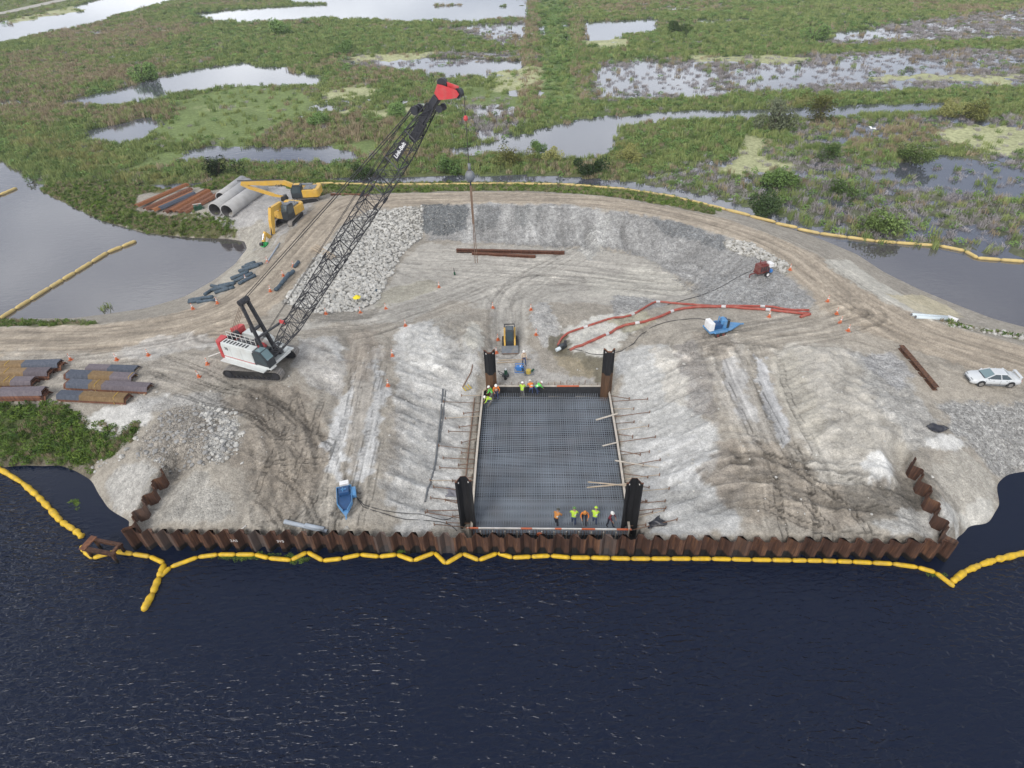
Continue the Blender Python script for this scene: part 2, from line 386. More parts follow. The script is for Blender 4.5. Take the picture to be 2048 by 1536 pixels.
# small relief: lumps, heaps, spoil
_n1 = fbm(GXX, GYY, 0.35, 3, 4); _n2 = fbm(GXX, GYY, 1.6, 8, 3)
_dry = sstep(0.1, 0.8, HZ) * (1 - sstep(-0.6, 0.4, _psd))
_road = np.zeros_like(HZ)

def hgt(x, y):
    fx = np.clip((np.asarray(x, float) - GX0) / GD, 0, NX - 1.001); fy = np.clip((np.asarray(y, float) - GY0) / GD, 0, NY - 1.001)
    i = fx.astype(int); j = fy.astype(int); a = fx - i; b = fy - j
    return (HZ[j, i] * (1 - a) + HZ[j, i + 1] * a) * (1 - b) + (HZ[j + 1, i] * (1 - a) + HZ[j + 1, i + 1] * a) * b

def G(px, py, dz=0.0):
    """ground point seen at a photo point"""
    z = 2.0
    for _ in range(25):
        q = P(px, py, z); z = 0.5 * z + 0.5 * float(hgt(q[0], q[1]))
    q = P(px, py, z); return Vector((q[0], q[1], z + dz))

def GP(lst): return np.array([tuple(G(a, b))[:2] for a, b in lst])

# ---- ground cover map (albedo of the soils, gravels and marl)
COLR = np.zeros((NY, NX, 3)); COLR[:] = (0.33, 0.30, 0.255)
GRAIN = np.full((NY, NX), 0.25); TREAD = np.zeros((NY, NX)); ALONG = np.zeros((NY, NX)); VEG = np.zeros((NY, NX)); WET = np.zeros((NY, NX))
KIND = np.zeros((NY, NX), np.int8)                              # 0 ground 1 road 2 gravel 3 grass 4 riprap
e1 = fbm(GXX, GYY, 0.5, 21, 5); e2 = fbm(GXX, GYY, 2.2, 31, 3)
COLR *= (1 + 0.35 * e1 + 0.40 * e2)[..., None]

def win(pts, mg):
    pts = np.asarray(pts); i0 = max(0, int((pts[:, 0].min() - mg - GX0) / GD)); i1 = min(NX, int((pts[:, 0].max() + mg - GX0) / GD) + 2)
    j0 = max(0, int((pts[:, 1].min() - mg - GY0) / GD)); j1 = min(NY, int((pts[:, 1].max() + mg - GY0) / GD) + 2)
    return slice(j0, j1), slice(i0, i1)

def patch(lst, col, soft=0.6, rag=2.0, amt=1.0, grain=None, kind=None, veg=None, wet=None, lift=0.0, seed=0, rag2=1.1):
    pts = GP(lst); J, I = win(pts, soft + rag)
    X, Y = GXX[J, I], GYY[J, I]
    s = poly_sd(pts, X, Y) + rag * (fbm(X, Y, 0.45, 50 + seed, 4)) + rag2 * fbm(X, Y, 1.9, 70 + seed, 3)
    mk = sstep(-soft * .4, soft * .4, s) * amt
    tint = np.asarray(col) * 0.88 * (1 + 0.30 * e1[J, I] + 0.45 * e2[J, I])[..., None]
    COLR[J, I] = COLR[J, I] * (1 - mk[..., None]) + tint * mk[..., None]
    if grain is not None: GRAIN[J, I] = GRAIN[J, I] * (1 - mk) + grain * mk
    if veg is not None: VEG[J, I] = np.maximum(VEG[J, I] * (1 - mk), veg * mk) if veg > 0 else VEG[J, I] * (1 - mk)
    if wet is not None: WET[J, I] = WET[J, I] * (1 - mk) + wet * mk
    if kind is not None: KIND[J, I][s > 0] = kind
    if lift: HZ[J, I] += lift * sstep(-0.3, 1.2, s)

def track(lst, wd=0.5, gauge=2.1, depth=0.05, dark=0.8, tread=0.0, col=None, jit=0.0, single=False):
    """pair of wheel or crawler ruts"""
    wd *= .8; dark = max(dark, .8); pts = smooth_line(GP(lst), 0.8); J, I = win(pts, gauge + 1)
    X, Y = GXX[J, I], GYY[J, I]
    X2 = X + 0.25 * fbm(X, Y, 0.7, 91, 2); Y2 = Y + 0.25 * fbm(X, Y, 0.7, 95, 2)
    d, sg, al = line_d(pts, X2, Y2)
    c = np.abs(sg) if single else np.abs(np.abs(sg) - gauge / 2)
    k = (1 - sstep(wd * 0.35, wd * 0.62, c)); rim = np.exp(-((c - wd * 0.75) / 0.14) ** 2)
    k = 0.9 * k * (0.35 + 0.9 * np.clip(fbm(X, Y, 0.3, 33, 2) + 0.5, 0, 1)).clip(0, 1); k = np.where(d < gauge + 1, k, 0); rim = np.where(d < gauge + 1, rim, 0)
    HZ[J, I] += -depth * k + 0.5 * depth * rim
    cc = np.ones(3) * dark if col is None else None
    COLR[J, I] = COLR[J, I] * (1 - k[..., None]) + (COLR[J, I] * dark if col is None else np.asarray(col)) * k[..., None]
    if tread:
        TREAD[J, I] = np.maximum(TREAD[J, I], k * tread); ALONG[J, I] = np.where(k > 0.02, al, ALONG[J, I])

OUT = [(-150,655),(0,655),(200,650),(330,632),(400,612),(460,580),(520,535),(560,495),(600,440),(640,405),(700,391),(900,384),(1050,384),(1200,392),(1330,411),(1450,438),(1550,473),(1640,513),(1720,572),(1800,618),(1880,648),(1960,668),(2048,692),(2200,720)]
INN = [(2200,790),(2048,765),(1930,735),(1800,690),(1700,655),(1640,625),(1620,582),(1560,532),(1480,482),(1400,457),(1290,430),(1150,410),(1000,407),(850,409),(740,418),(690,442),(640,500),(605,552),(560,600),(500,655),(400,690),(200,706),(0,712),(-150,715)]
SAND = (0.405, 0.345, 0.272); MARL = (0.60, 0.585, 0.545); WHITE = (0.68, 0.67, 0.64); GREY = (0.40, 0.395, 0.38); GRAV = (0.30, 0.30, 0.295); DGRAV = (0.155, 0.165, 0.17)
BROWN = (0.30, 0.255, 0.205); DBROWN = (0.20, 0.175, 0.145); PALE = (0.515, 0.485, 0.43); GREEN = (0.10, 0.12, 0.045)
# grassy banks
patch([(-150,800),(0,805),(120,812),(150,830),(165,850),(240,855),(280,845),(262,880),(225,912),(180,935),(90,930),(-150,938)], GREEN, 0.3, 0.8, 1, 0.3, 3, veg=1.0, seed=1)
patch([(-150,915),(0,915),(140,918),(190,940),(175,965),(100,945),(-150,945)], (0.15,0.13,0.09), 0.4, 0.6, 0.9, 0.4, 3, veg=0.25, seed=2)
patch([(-150,210),(0,235),(160,290),(330,335),(480,345),(640,358),(740,372),(640,392),(560,372),(470,372),(425,382),(370,372),(270,395),(275,420),(330,430),(425,425),(470,445),(470,470),(430,482),(300,472),(200,445),(100,395),(0,335),(-150,270)], (0.115,0.115,0.05), 0.6, 1.2, 1, 0.3, 3, veg=0.85, seed=3)
patch([(660,380),(760,362),(900,356),(1050,356),(1200,366),(1340,390),(1440,418),(1425,430),(1330,410),(1200,390),(1050,382),(900,382),(760,387),(690,392)], (0.12,0.13,0.05), 0.3, 0.5, 1, 0.2, 3, veg=0.55, seed=4)
patch([(-150,625),(0,640),(170,640),(200,650),(100,655),(-150,652)], (0.15,0.15,0.07), 0.4, 0.6, 0.9, veg=0.5, seed=5, kind=3)
# laydown yard and left spit
patch([(470,380),(560,372),(640,395),(600,440),(540,500),(500,500),(470,460),(430,440),(420,400)], (0.46,0.45,0.44), 0.6, 1.2, 0.9, 0.15, seed=6)
patch([(470,455),(520,440),(560,460),(540,500),(505,500),(480,480)], (0.42,0.39,0.33), 0.5, 1.0, 0.8, 0.4, seed=7)
patch([(360,440),(470,430),(470,410),(430,410),(390,420)], (0.45,0.42,0.36), 0.4, 0.8, 0.7, seed=8)
patch([(205,965),(290,915),(320,945),(268,1035),(215,1005)], (0.47,0.455,0.425), 0.6, 0.8, 0.9, 0.5, seed=9)
patch([(160,835),(280,800),(330,790),(290,850),(240,870),(165,860)], WHITE, 0.5, 1.2, 0.8, 0.1, seed=10)
patch([(280,775),(340,790),(440,790),(480,830),(400,815),(330,815),(260,850)], (0.44,0.43,0.41), 0.8, 1.6, 0.7, 0.6, seed=11)
# rubble heap, brown worked ground on the left
patch([(290,870),(320,830),(390,808),(455,830),(475,880),(430,925),(340,945),(280,915)], (0.33,0.30,0.26), 0.6, 1.4, 0.9, 0.95, seed=12)
patch([(400,812),(460,825),(480,860),(468,905),(430,930),(420,880),(440,850)], (0.50,0.49,0.46), 0.4, 1.2, 0.8, 0.9, seed=13)
patch([(480,780),(600,770),(650,840),(660,930),(600,1010),(500,960),(470,900),(480,840),(430,800)], BROWN, 1.0, 3.0, 0.62, 0.3, seed=14)
patch([(500,780),(590,790),(560,850),(500,830)], DBROWN, 0.8, 2.4, 0.5, 0.3, seed=15)
patch([(520,930),(620,920),(640,1000),(560,1050),(500,1010)], (0.36,0.31,0.25), 0.8, 2.0, 0.6, 0.3, seed=16)
patch([(300,960),(400,950),(480,1030),(360,1045),(275,1050)], (0.42,0.40,0.36), 0.8, 2.0, 0.8, 0.5, seed=17)
patch([(600,675),(670,675),(692,730),(680,795),(630,770),(590,720)], (0.50,0.48,0.45), 0.6, 1.4, 0.85, 0.35, seed=18)
patch([(630,672),(685,690),(690,725),(650,700)], WHITE, 0.4, 1.4, 0.7, 0.2, seed=19)
patch([(650,950),(660,850),(720,720),(760,690),(770,760),(765,850),(745,920),(720,965),(690,940),(700,880),(680,960)], (0.58,0.575,0.56), 0.4, 2.2, 0.95, 0.1, seed=20)
patch([(715,700),(745,700),(745,780),(725,880),(705,960),(695,880),(712,800)], (0.42,0.375,0.315), 0.4, 1.4, 0.75, 0.2, seed=21)
patch([(700,660),(760,660),(770,700),(720,760),(690,720)], (0.40,0.345,0.285), 0.8, 1.5, 0.6, 0.2, seed=22)
# left slope towards the slab: marl
patch([(790,660),(870,640),(955,690),(950,770),(930,900),(905,1060),(800,1068),(770,1000),(800,900),(790,780)], (0.54,0.53,0.505), 0.8, 2.0, 0.95, 0.3, seed=23)
patch([(800,655),(865,650),(900,700),(895,745),(830,740),(800,720)], WHITE, 0.6, 2.0, 0.85, 0.2, seed=24)
patch([(870,640),(940,620),(955,660),(920,690),(880,665)], (0.40,0.37,0.32), 0.6, 1.6, 0.8, 0.3, seed=25)
patch([(940,640),(962,650),(968,700),(945,710),(925,680)], (0.57,0.55,0.49), 0.3, 0.7, 0.9, 0.3, seed=26)
patch([(778,790),(812,780),(820,850),(800,930),(775,930)], (0.35,0.325,0.295), 0.6, 2.2, 0.5, 0.4, seed=27)
patch([(745,905),(790,900),(800,960),(770,985)], (0.37,0.34,0.30), 0.6, 1.8, 0.5, 0.4, seed=28)
# middle: pit floor and ramp
patch([(760,590),(800,520),(860,485),(1000,490),(1200,495),(1310,520),(1380,580),(1390,600),(1290,615),(1150,600),(1060,620),(1050,720),(985,720),(980,620),(900,600),(820,640),(600,660),(600,640)], (0.455,0.43,0.385), 0.8, 2.0, 0.9, 0.15, seed=29)
patch([(1180,560),(1290,530),(1360,560),(1380,588),(1280,600),(1180,590)], (0.53,0.505,0.445), 0.8, 1.6, 0.7, 0.1, seed=30)
patch([(740,590),(850,560),(880,575),(830,600),(760,615)], (0.38,0.355,0.28), 0.6, 1.6, 0.7, 0.3, seed=31)
patch([(980,690),(1060,690),(1080,735),(1200,760),(1190,768),(980,768)], (0.46,0.44,0.41), 0.5, 1.0, 0.8, 0.3, seed=32)
patch([(1060,610),(1095,600),(1110,640),(1115,680),(1090,690),(1070,660)], (0.50,0.49,0.47), 0.5, 1.2, 0.9, 0.5, seed=33)
patch([(1125,655),(1200,635),(1280,620),(1290,640),(1240,690),(1215,720),(1150,715),(1130,690)], (0.66,0.645,0.59), 0.5, 1.2, 0.95, 0.15, seed=34)
patch([(1210,640),(1290,625),(1310,645),(1250,670)], (0.43,0.40,0.28), 0.4, 1.2, 0.7, 0.2, seed=35)
patch([(1095,675),(1130,670),(1140,705),(1200,720),(1212,760),(1195,768),(1170,740),(1110,715)], (0.16,0.14,0.09), 0.3, 0.8, 0.85, 0.2, wet=0.9, seed=36)
patch([(1110,715),(1160,722),(1195,755),(1140,748)], (0.33,0.28,0.19), 0.3, 0.7, 0.8, 0.2, wet=0.7, seed=37)
# right slope
patch([(1235,700),(1330,690),(1400,760),(1420,850),(1480,960),(1470,1066),(1300,1068),(1262,990),(1240,880)], (0.525,0.52,0.50), 0.8, 2.0, 0.95, 0.25, seed=38)
patch([(1270,880),(1400,870),(1420,960),(1300,980)], (0.56,0.555,0.54), 0.8, 2.0, 0.7, 0.2, seed=39)
patch([(1300,700),(1345,690),(1380,760),(1385,830),(1340,800)], (0.58,0.54,0.47), 0.6, 1.6, 0.6, 0.2, seed=40)
patch([(1345,690),(1385,680),(1440,790),(1435,850),(1390,840),(1370,760)], (0.34,0.315,0.29), 0.5, 1.6, 0.75, 0.4, seed=41)
patch([(1390,680),(1460,660),(1480,700),(1520,800),(1560,900),(1520,920),(1450,830)], (0.44,0.41,0.365), 0.8, 2.2, 0.7, 0.2, seed=42)
patch([(1385,660),(1470,675),(1460,720),(1410,715)], (0.36,0.315,0.26), 0.6, 1.6, 0.7, 0.3, seed=43)
patch([(1505,710),(1530,715),(1550,790),(1585,880),(1565,900),(1530,820)], (0.55,0.55,0.55), 0.25, 0.8, 0.85, 0.05, seed=44)
patch([(1440,720),(1470,715),(1500,800),(1520,850),(1480,840)], (0.53,0.52,0.505), 0.3, 1.2, 0.75, 0.1, seed=45)
patch([(1540,700),(1600,684),(1700,690),(1760,770),(1830,880),(1800,960),(1700,975),(1640,960),(1590,850)], PALE, 0.6, 1.6, 0.95, 0.2, seed=46)
patch([(1535,720),(1585,700),(1650,830),(1640,890),(1590,870)], (0.45,0.42,0.36), 0.5, 1.2, 0.8, 0.15, seed=47)
patch([(1700,700),(1790,720),(1880,860),(1900,900),(1820,890),(1740,800)], (0.475,0.465,0.44), 0.8, 1.6, 0.75, 0.5, seed=48)
patch([(1740,910),(1790,915),(1780,975),(1740,965)], (0.70,0.695,0.67), 0.3, 1.2, 0.9, 0.1, seed=49)
patch([(1850,880),(1920,870),(1938,895),(1890,905)], (0.70,0.69,0.66), 0.3, 0.8, 0.9, 0.1, seed=50)
patch([(1440,890),(1560,880),(1620,970),(1720,985),(1850,960),(1885,1010),(1780,1040),(1640,1060),(1500,1040),(1420,960)], (0.345,0.30,0.245), 0.7, 2.2, 0.8, 0.25, seed=51)
patch([(1690,985),(1760,960),(1850,955),(1880,1000),(1800,1030),(1720,1020)], (0.22,0.20,0.17), 0.5, 1.8, 0.85, 0.3, seed=52)
patch([(1400,940),(1470,880),(1500,930),(1450,1000)], (0.27,0.235,0.195), 0.5, 2.2, 0.6, 0.3, seed=53)
patch([(1820,1020),(1900,1010),(1915,1075),(1780,1078),(1760,1050)], (0.54,0.53,0.50), 0.5, 1.4, 0.85, 0.3, seed=54)
patch([(1850,930),(1930,900),(1985,960),(2000,1010),(1980,1052),(1935,1065),(1900,1010)], (0.47,0.44,0.385), 0.6, 1.0, 0.9, 0.35, seed=55)
patch([(1960,1000),(1985,1000),(1975,1040),(1930,1055),(1915,1030)], (0.60,0.58,0.53), 0.5, 1.2, 0.8, 0.2, seed=56)
patch([(1880,810),(1940,800),(2048,800),(2200,830),(2200,935),(2048,942),(1990,945),(1950,900),(1900,860)], (0.42,0.415,0.40), 0.8, 1.4, 0.9, 1.0, seed=57, kind=2)
patch([(1715,715),(1780,700),(1830,750),(1800,780),(1740,745)], (0.46,0.455,0.45), 0.4, 1.2, 0.8, 0.7, seed=58)
# roads
patch(OUT + INN, SAND, 0.5, 0.8, 0.95, 0.1, 1, veg=0, seed=60)
patch([(1600,640),(1640,620),(1720,660),(1900,735),(2048,790),(2048,800),(1850,790),(1790,700),(1600,690),(1480,680),(1480,660)], (0.435,0.39,0.325), 0.7, 1.6, 0.75, 0.15, 1, seed=61)
patch([(250,690),(420,660),(440,690),(300,720),(200,720)], (0.53,0.515,0.49), 0.8, 2.0, 0.6, 0.15, seed=62)
patch([(0,700),(200,700),(300,715),(430,700),(450,760),(300,790),(0,800)], (0.41,0.375,0.325), 1.0, 2.4, 0.6, 0.3, seed=63)
patch([(1640,520),(1700,520),(1760,565),(1830,600),(1900,640),(1860,640),(1760,600),(1680,550)], (0.57,0.545,0.48), 0.5, 0.9, 0.85, 0.15, seed=64)
patch([(1780,590),(1850,590),(1930,630),(1900,640),(1830,620)], (0.55,0.49,0.34), 0.4, 0.9, 0.8, 0.1, seed=65)
patch([(1880,640),(1950,655),(2048,670),(2100,700),(2000,670),(1900,655)], (0.34,0.31,0.24), 0.4, 1.2, 0.8, 0.8, seed=66, veg=0.15)
patch([(455,470),(500,480),(515,520),(470,560),(440,580),(400,600),(440,560),(480,520)], (0.50,0.47,0.40), 0.3, 0.8, 0.7, 0.3, seed=67)
# gravel lining of the ring embankment
patch([(845,410),(1000,408),(1150,411),(1290,431),(1400,458),(1480,484),(1570,545),(1625,600),(1610,628),(1400,605),(1385,570),(1290,512),(1200,492),(1000,488),(860,480),(840,440)], (0.335,0.33,0.32), 0.9, 1.2, 1.0, 0.6, 2, seed=70)
patch([(847,410),(935,409),(938,462),(880,470),(842,462)], DGRAV, 0.2, 0.4, 0.9, 0.8, 2, seed=71)
patch([(945,410),(1000,409),(1000,450),(950,460)], (0.23,0.235,0.235), 0.4, 0.8, 0.75, 0.8, seed=72)
patch([(1030,411),(1085,412),(1075,455),(1030,450)], (0.24,0.245,0.24), 0.5, 0.8, 0.65, 0.8, seed=73)
patch([(1290,432),(1400,458),(1470,484),(1440,500),(1330,470)], (0.22,0.23,0.235), 0.5, 1.4, 0.8, 0.8, seed=74)
patch([(1180,520),(1230,440),(1200,430),(1150,500)], (0.48,0.475,0.45), 0.6, 1.0, 0.6, 0.6, seed=75)
for k_, (a_, b_) in enumerate([(1010, 1003), (1100, 1108), (1140, 1160), (1060, 1062), (940, 942), (1185, 1215)]):
    patch([(a_, 412), (a_ + 12, 412), (b_ + 16, 485), (b_ - 14, 485)], (0.48, 0.475, 0.46), 0.8, 0.6, 0.65, 0.5, seed=76 + k_)
patch([(1400,560),(1500,540),(1610,600),(1600,625),(1420,612)], (0.36,0.36,0.355), 0.8, 1.2, 0.7, 0.8, seed=85)
patch([(1225,590),(1300,595),(1340,608),(1300,618),(1230,630)], (0.34,0.34,0.335), 0.5, 1.0, 0.8, 0.8, 2, seed=86)
# riprap beds
RIP_A = [(568,605),(600,560),(640,508),(690,450),(740,422),(846,411),(846,470),(800,515),(775,560),(755,600),(715,622),(640,630)]
RIP_B = [(1450,478),(1500,486),(1575,528),(1570,548),(1510,515),(1450,500)]
patch(RIP_A, (0.30,0.29,0.265), 0.3, 0.6, 1.0, 0.9, 4, seed=87)
patch(RIP_B, (0.40,0.38,0.33), 0.3, 0.5, 1.0, 0.9, 4, seed=88)
patch([(640,630),(740,618),(765,612),(740,640),(640,645),(600,635)], (0.30,0.275,0.235), 0.25, 0.5, 0.8, 0.4, seed=89)
patch([(1000,1062),(943,1062),(935,1090),(1290,1090),(1270,1062)], (0.055,0.05,0.045), 0.1, 0.1, 1.0, 0.3, seed=90)  # gap floor behind the front wall: the wall's shade painted into the ground colour
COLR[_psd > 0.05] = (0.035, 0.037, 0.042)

# traffic streaks along the roads and the pit floor
def streak(lst, wd, amp, seed):
    pts = smooth_line(GP(lst), 1.5); J, I = win(pts, wd); X, Y = GXX[J, I], GYY[J, I]; d, sg, al = line_d(pts, X, Y)
    n_ = fbm(al * 0.12, sg * 2.2, 1.0, 600 + seed, 4); n2_ = fbm(al * 0.35, sg * 5.0, 1.0, 620 + seed, 2); k = 1 - sstep(wd * .6, wd, d)
    n3_ = fbm(al * 0.2, sg * 9.0, 1.0, 640 + seed, 2); COLR[J, I] *= (1 + amp * k * (1.2 * n_ + 1.0 * n2_ + .7 * n3_))[..., None]; HZ[J, I] += 0.16 * k * n_ + .05 * k * n2_
streak([(-60,682),(200,676),(390,648),(500,598),(580,522),(645,448),(700,408),(800,396),(1000,393),(1200,398),(1350,420),(1480,453),(1580,492),(1660,550),(1740,610),(1850,668),(2060,735)], 4.5, 0.55, 1)
streak([(420,668),(600,655),(720,650),(820,622),(900,595),(980,565),(1100,545),(1350,570)], 4, 0.5, 2)
streak([(800,520),(1000,530),(1350,560)], 5, 0.45, 3); streak([(1010,700),(1010,600),(1060,560),(1190,480)], 3, 0.5, 4); streak([(1400,690),(1600,655),(1720,625)], 4, 0.6, 5); streak([(730,690),(715,800),(700,900),(680,1000)], 3, 0.5, 6); streak([(1470,700),(1520,820),(1570,920),(1600,1050)], 4, 0.6, 7); streak([(1420,960),(1600,960),(1850,1010)], 4, 0.6, 8)
streak([(480,790),(570,850),(600,940),(580,1050)], 5, 0.5, 9); streak([(0,760),(300,740),(440,770)], 4, .4, 10)
# rain gullies running down the cut slopes
def gully(lst, dr, ah, ac, seed, fr=1.7):
    pts = GP(lst); J, I = win(pts, 1); X, Y = GXX[J, I], GYY[J, I]; m_ = sstep(-.2, 1.5, poly_sd(pts, X, Y)); l_ = math.hypot(*dr); a, b = dr[0] / l_, dr[1] / l_
    u = X * a + Y * b; v = -X * b + Y * a + .5 * fbm(X, Y, .3, 690 + seed, 2)
    n_ = fbm(u * .22, v * fr, 1.0, 700 + seed, 4); n2_ = fbm(u * .5, v * fr * 3, 1.0, 720 + seed, 3)
    HZ[J, I] += m_ * ah * (1.6 * n_ + .5 * n2_); COLR[J, I] *= (1 + ac * m_ * (1.5 * n_ + 1.0 * n2_))[..., None]
gully([(775,700),(945,700),(930,1000),(900,1060),(750,1060)], (1, -.35), .45, .55, 1, 1.2); gully([(1250,690),(1400,690),(1500,1060),(1310,1064)], (-1, -.25), .4, .5, 2, 1.2)
gully([(850,412),(1290,432),(1390,500),(1380,560),(1290,512),(1000,486),(860,478)], (0.05, -1), .5, .5, 3, .9); gully([(1290,432),(1480,486),(1610,600),(1600,622),(1400,600),(1380,540)], (-.75, -.6), .3, .4, 4, 1.0)
gully([(1535,715),(1600,690),(1710,870),(1690,930),(1600,890)], (-1, -.3), .4, .5, 5, 1.5); gully([(1620,690),(1720,700),(1830,880),(1780,960),(1690,900)], (.4, -1), .4, .4, 6, 1.0); gully([(590,670),(690,675),(695,800),(600,780)], (.9, -.5), .3, .4, 7, 1.1); gully([(280,900),(480,820),(480,1040),(270,1050)], (-.4, -1), .25, .4, 8, 1.0); gully([(480,790),(660,800),(660,1050),(480,1050)], (.5, -1), .25, .5, 9, 1.2); gully([(1420,890),(1620,900),(1880,980),(1880,1060),(1440,1060)], (1, -.3), .3, .5, 10, 1.2)
# broken limestone: craggy, clefted
def crag(lst, amp, sc, seed, tone=0.5):
    pts = GP(lst); J, I = win(pts, 1); X, Y = GXX[J, I], GYY[J, I]; m_ = sstep(-.3, 1.2, poly_sd(pts, X, Y) + 1.2 * fbm(X, Y, .5, 640 + seed, 3))
    r_ = 1 - np.abs(fbm(X, Y, sc, 650 + seed, 4)) * 4; r2_ = 1 - np.abs(fbm(X + 7, Y * 1.6, sc * 2.6, 660 + seed, 3)) * 4
    HZ[J, I] += amp * m_ * (0.7 * r_ + 0.35 * r2_ - 0.5); COLR[J, I] *= (1 - tone * m_ * np.clip(.35 - fbm(X, Y, 1.1, 670 + seed, 4) * 2.2, 0, 1) * .55)[..., None]
crag([(795,655),(870,635),(955,640),(960,705),(930,760),(850,760),(800,730)], 0.55, 0.45, 1); crag([(1060,600),(1100,595),(1118,650),(1105,688),(1080,670)], 0.5, 0.6, 2); crag([(1125,655),(1200,635),(1300,620),(1310,680),(1215,730),(1150,715)], 0.4, 0.5, 3)
crag([(775,760),(890,770),(870,1000),(760,1000)], 0.22, 0.5, 4, .4); crag([(1340,690),(1440,690),(1480,850),(1400,860)], 0.3, 0.6, 5); crag([(590,672),(690,675),(695,790),(620,790)], 0.2, 0.5, 6, .4); crag([(1700,700),(1800,720),(1900,870),(1860,960),(1760,880)], 0.35, 0.5, 7, .4); crag([(480,780),(650,800),(650,1000),(480,1000)], 0.2, 0.5, 8, .5); crag([(1420,900),(1600,920),(1880,960),(1880,1040),(1500,1050)], 0.35, 0.45, 9, .5); crag([(1590,684),(1720,690),(1830,880),(1780,970),(1660,960)], 0.3, .55, 10, .25)
# relief
_rd = sstep(0.0, 1.0, (KIND == 1).astype(float)); _rd = blur(_rd, 3)
HZ += _dry * (0.30 * _n1 + 0.10 * _n2) * (1 - 0.75 * _rd) * np.where(_psd > -1.5, 0.2, 1.0)
HZ += 0.10 * GRAIN * _dry * fbm(GXX, GYY, 3.0, 120, 2) * (1 - _rd)
_q = poly_sd(GP([(1540,700),(1600,684),(1700,690),(1760,770),(1830,880),(1800,960),(1700,975),(1640,960),(1590,850)]), GXX, GYY)
_lb = fbm(GXX, GYY, 0.8, 130, 3)
HZ += sstep(0, 2.5, _q) * (0.34 * np.abs(_lb) * 2 - 0.12)
# ruts
for t_ in [([(0,690),(200,683),(400,655),(520,600),(590,525),(650,455),(710,412),(800,398),(1000,394),(1200,402),(1350,428),(1480,465),(1580,510),(1660,570),(1740,625),(1850,675),(2048,735)], 0.6, 2.2, 0.05, 0.88, 0),
           ([(-50,675),(200,668),(380,640),(480,590),(560,520),(630,440),(690,402),(850,391),(1050,391),(1250,403),(1400,433),(1530,478),(1640,540),(1720,600),(1820,650),(2048,715)], 0.5, 2.4, 0.04, 0.9, 0),
           ([(430,665),(600,655),(720,650),(820,620),(900,592),(980,565),(1150,560)], 0.6, 2.2, 0.05, 0.84, 0),
           ([(1015,690),(1012,640),(1010,600),(1040,560),(1120,520),(1190,480)], 0.5, 2.0, 0.06, 0.80, 0.4),
           ([(1010,690),(1008,640),(1000,600),(960,570),(880,560),(810,540)], 0.5, 2.0, 0.05, 0.84, 0.3),
           ([(1020,680),(1030,620),(1100,580),(1200,570),(1300,575),(1370,590)], 0.5, 1.9, 0.04, 0.86, 0),
           ([(820,505),(950,515),(1100,525),(1300,540)], 0.4, 1.8, 0.04, 0.9, 0), ([(830,530),(950,535),(1100,545),(1340,575)], 0.4, 1.8, 0.04, 0.9, 0),
           ([(900,530),(1050,520),(1200,510)], 0.4, 1.8, 0.04, 0.9, 0),
           ([(1480,675),(1600,655),(1700,640),(1760,640)], 0.5, 2.2, 0.07, 0.78, 0), ([(1400,690),(1500,668),(1620,650),(1680,620)], 0.5, 2.2, 0.07, 0.8, 0),
           ([(1430,672),(1560,680),(1700,690),(1850,740)], 0.5, 2.0, 0.06, 0.8, 0), ([(1680,620),(1800,690),(1950,745),(2048,775)], 0.6, 2.2, 0.05, 0.86, 0),
           ([(1450,700),(1490,780),(1530,860),(1575,920),(1590,990),(1600,1060)], 0.6, 2.3, 0.09, 0.72, 1.0), ([(1500,900),(1580,960),(1640,1000),(1700,1060)], 0.6, 2.3, 0.08, 0.75, 1.0),
           ([(1530,700),(1545,780),(1575,850),(1600,900)], 0.6, 2.3, 0.06, 0.85, 0.9), ([(1440,960),(1540,940),(1650,980),(1800,1000)], 0.7, 2.3, 0.1, 0.78, 0.4),
           ([(1420,1000),(1520,985),(1640,1030),(1800,1050)], 0.6, 2.3, 0.08, 0.85, 0.6), ([(1460,880),(1560,900),(1640,950),(1720,990)], 0.5, 2.2, 0.1, 0.75, 0),
           ([(560,770),(580,850),(600,930),(590,1010)], 0.6, 2.4, 0.05, 0.85, 1.0), ([(470,790),(540,820),(600,870),(640,920)], 0.6, 2.4, 0.06, 0.8, 1.0),
           ([(500,870),(560,900),(640,900)], 0.6, 2.4, 0.05, 0.85, 1.0), ([(620,780),(600,860),(560,940),(540,1020)], 0.6, 2.4, 0.05, 0.86, 1.0),
           ([(690,1000),(650,1010),(610,1040)], 0.5, 2.0, 0.05, 0.82, 1.0), ([(735,700),(725,800),(700,900),(680,980),(640,1050)], 0.6, 2.2, 0.06, 0.78, 0.8),
           ([(760,700),(740,800),(728,900),(715,970)], 0.5, 2.0, 0.05, 0.84, 0.5), ([(700,660),(720,690),(722,760)], 0.6, 2.2, 0.05, 0.8, 0),
           ([(330,760),(420,790),(520,820),(570,860)], 0.5, 2.2, 0.05, 0.82, 1.0), ([(300,720),(400,760),(480,800)], 0.6, 2.4, 0.05, 0.82, 0.8),
           ([(520,960),(570,1000),(600,1050)], 0.6, 2.3, 0.05, 0.86, 1.0), ([(740,880),(720,970),(690,1060)], 0.5, 2.0, 0.04, 0.85, 0.6)]:
    track(t_[0], t_[1], t_[2], t_[3], t_[4], t_[5])
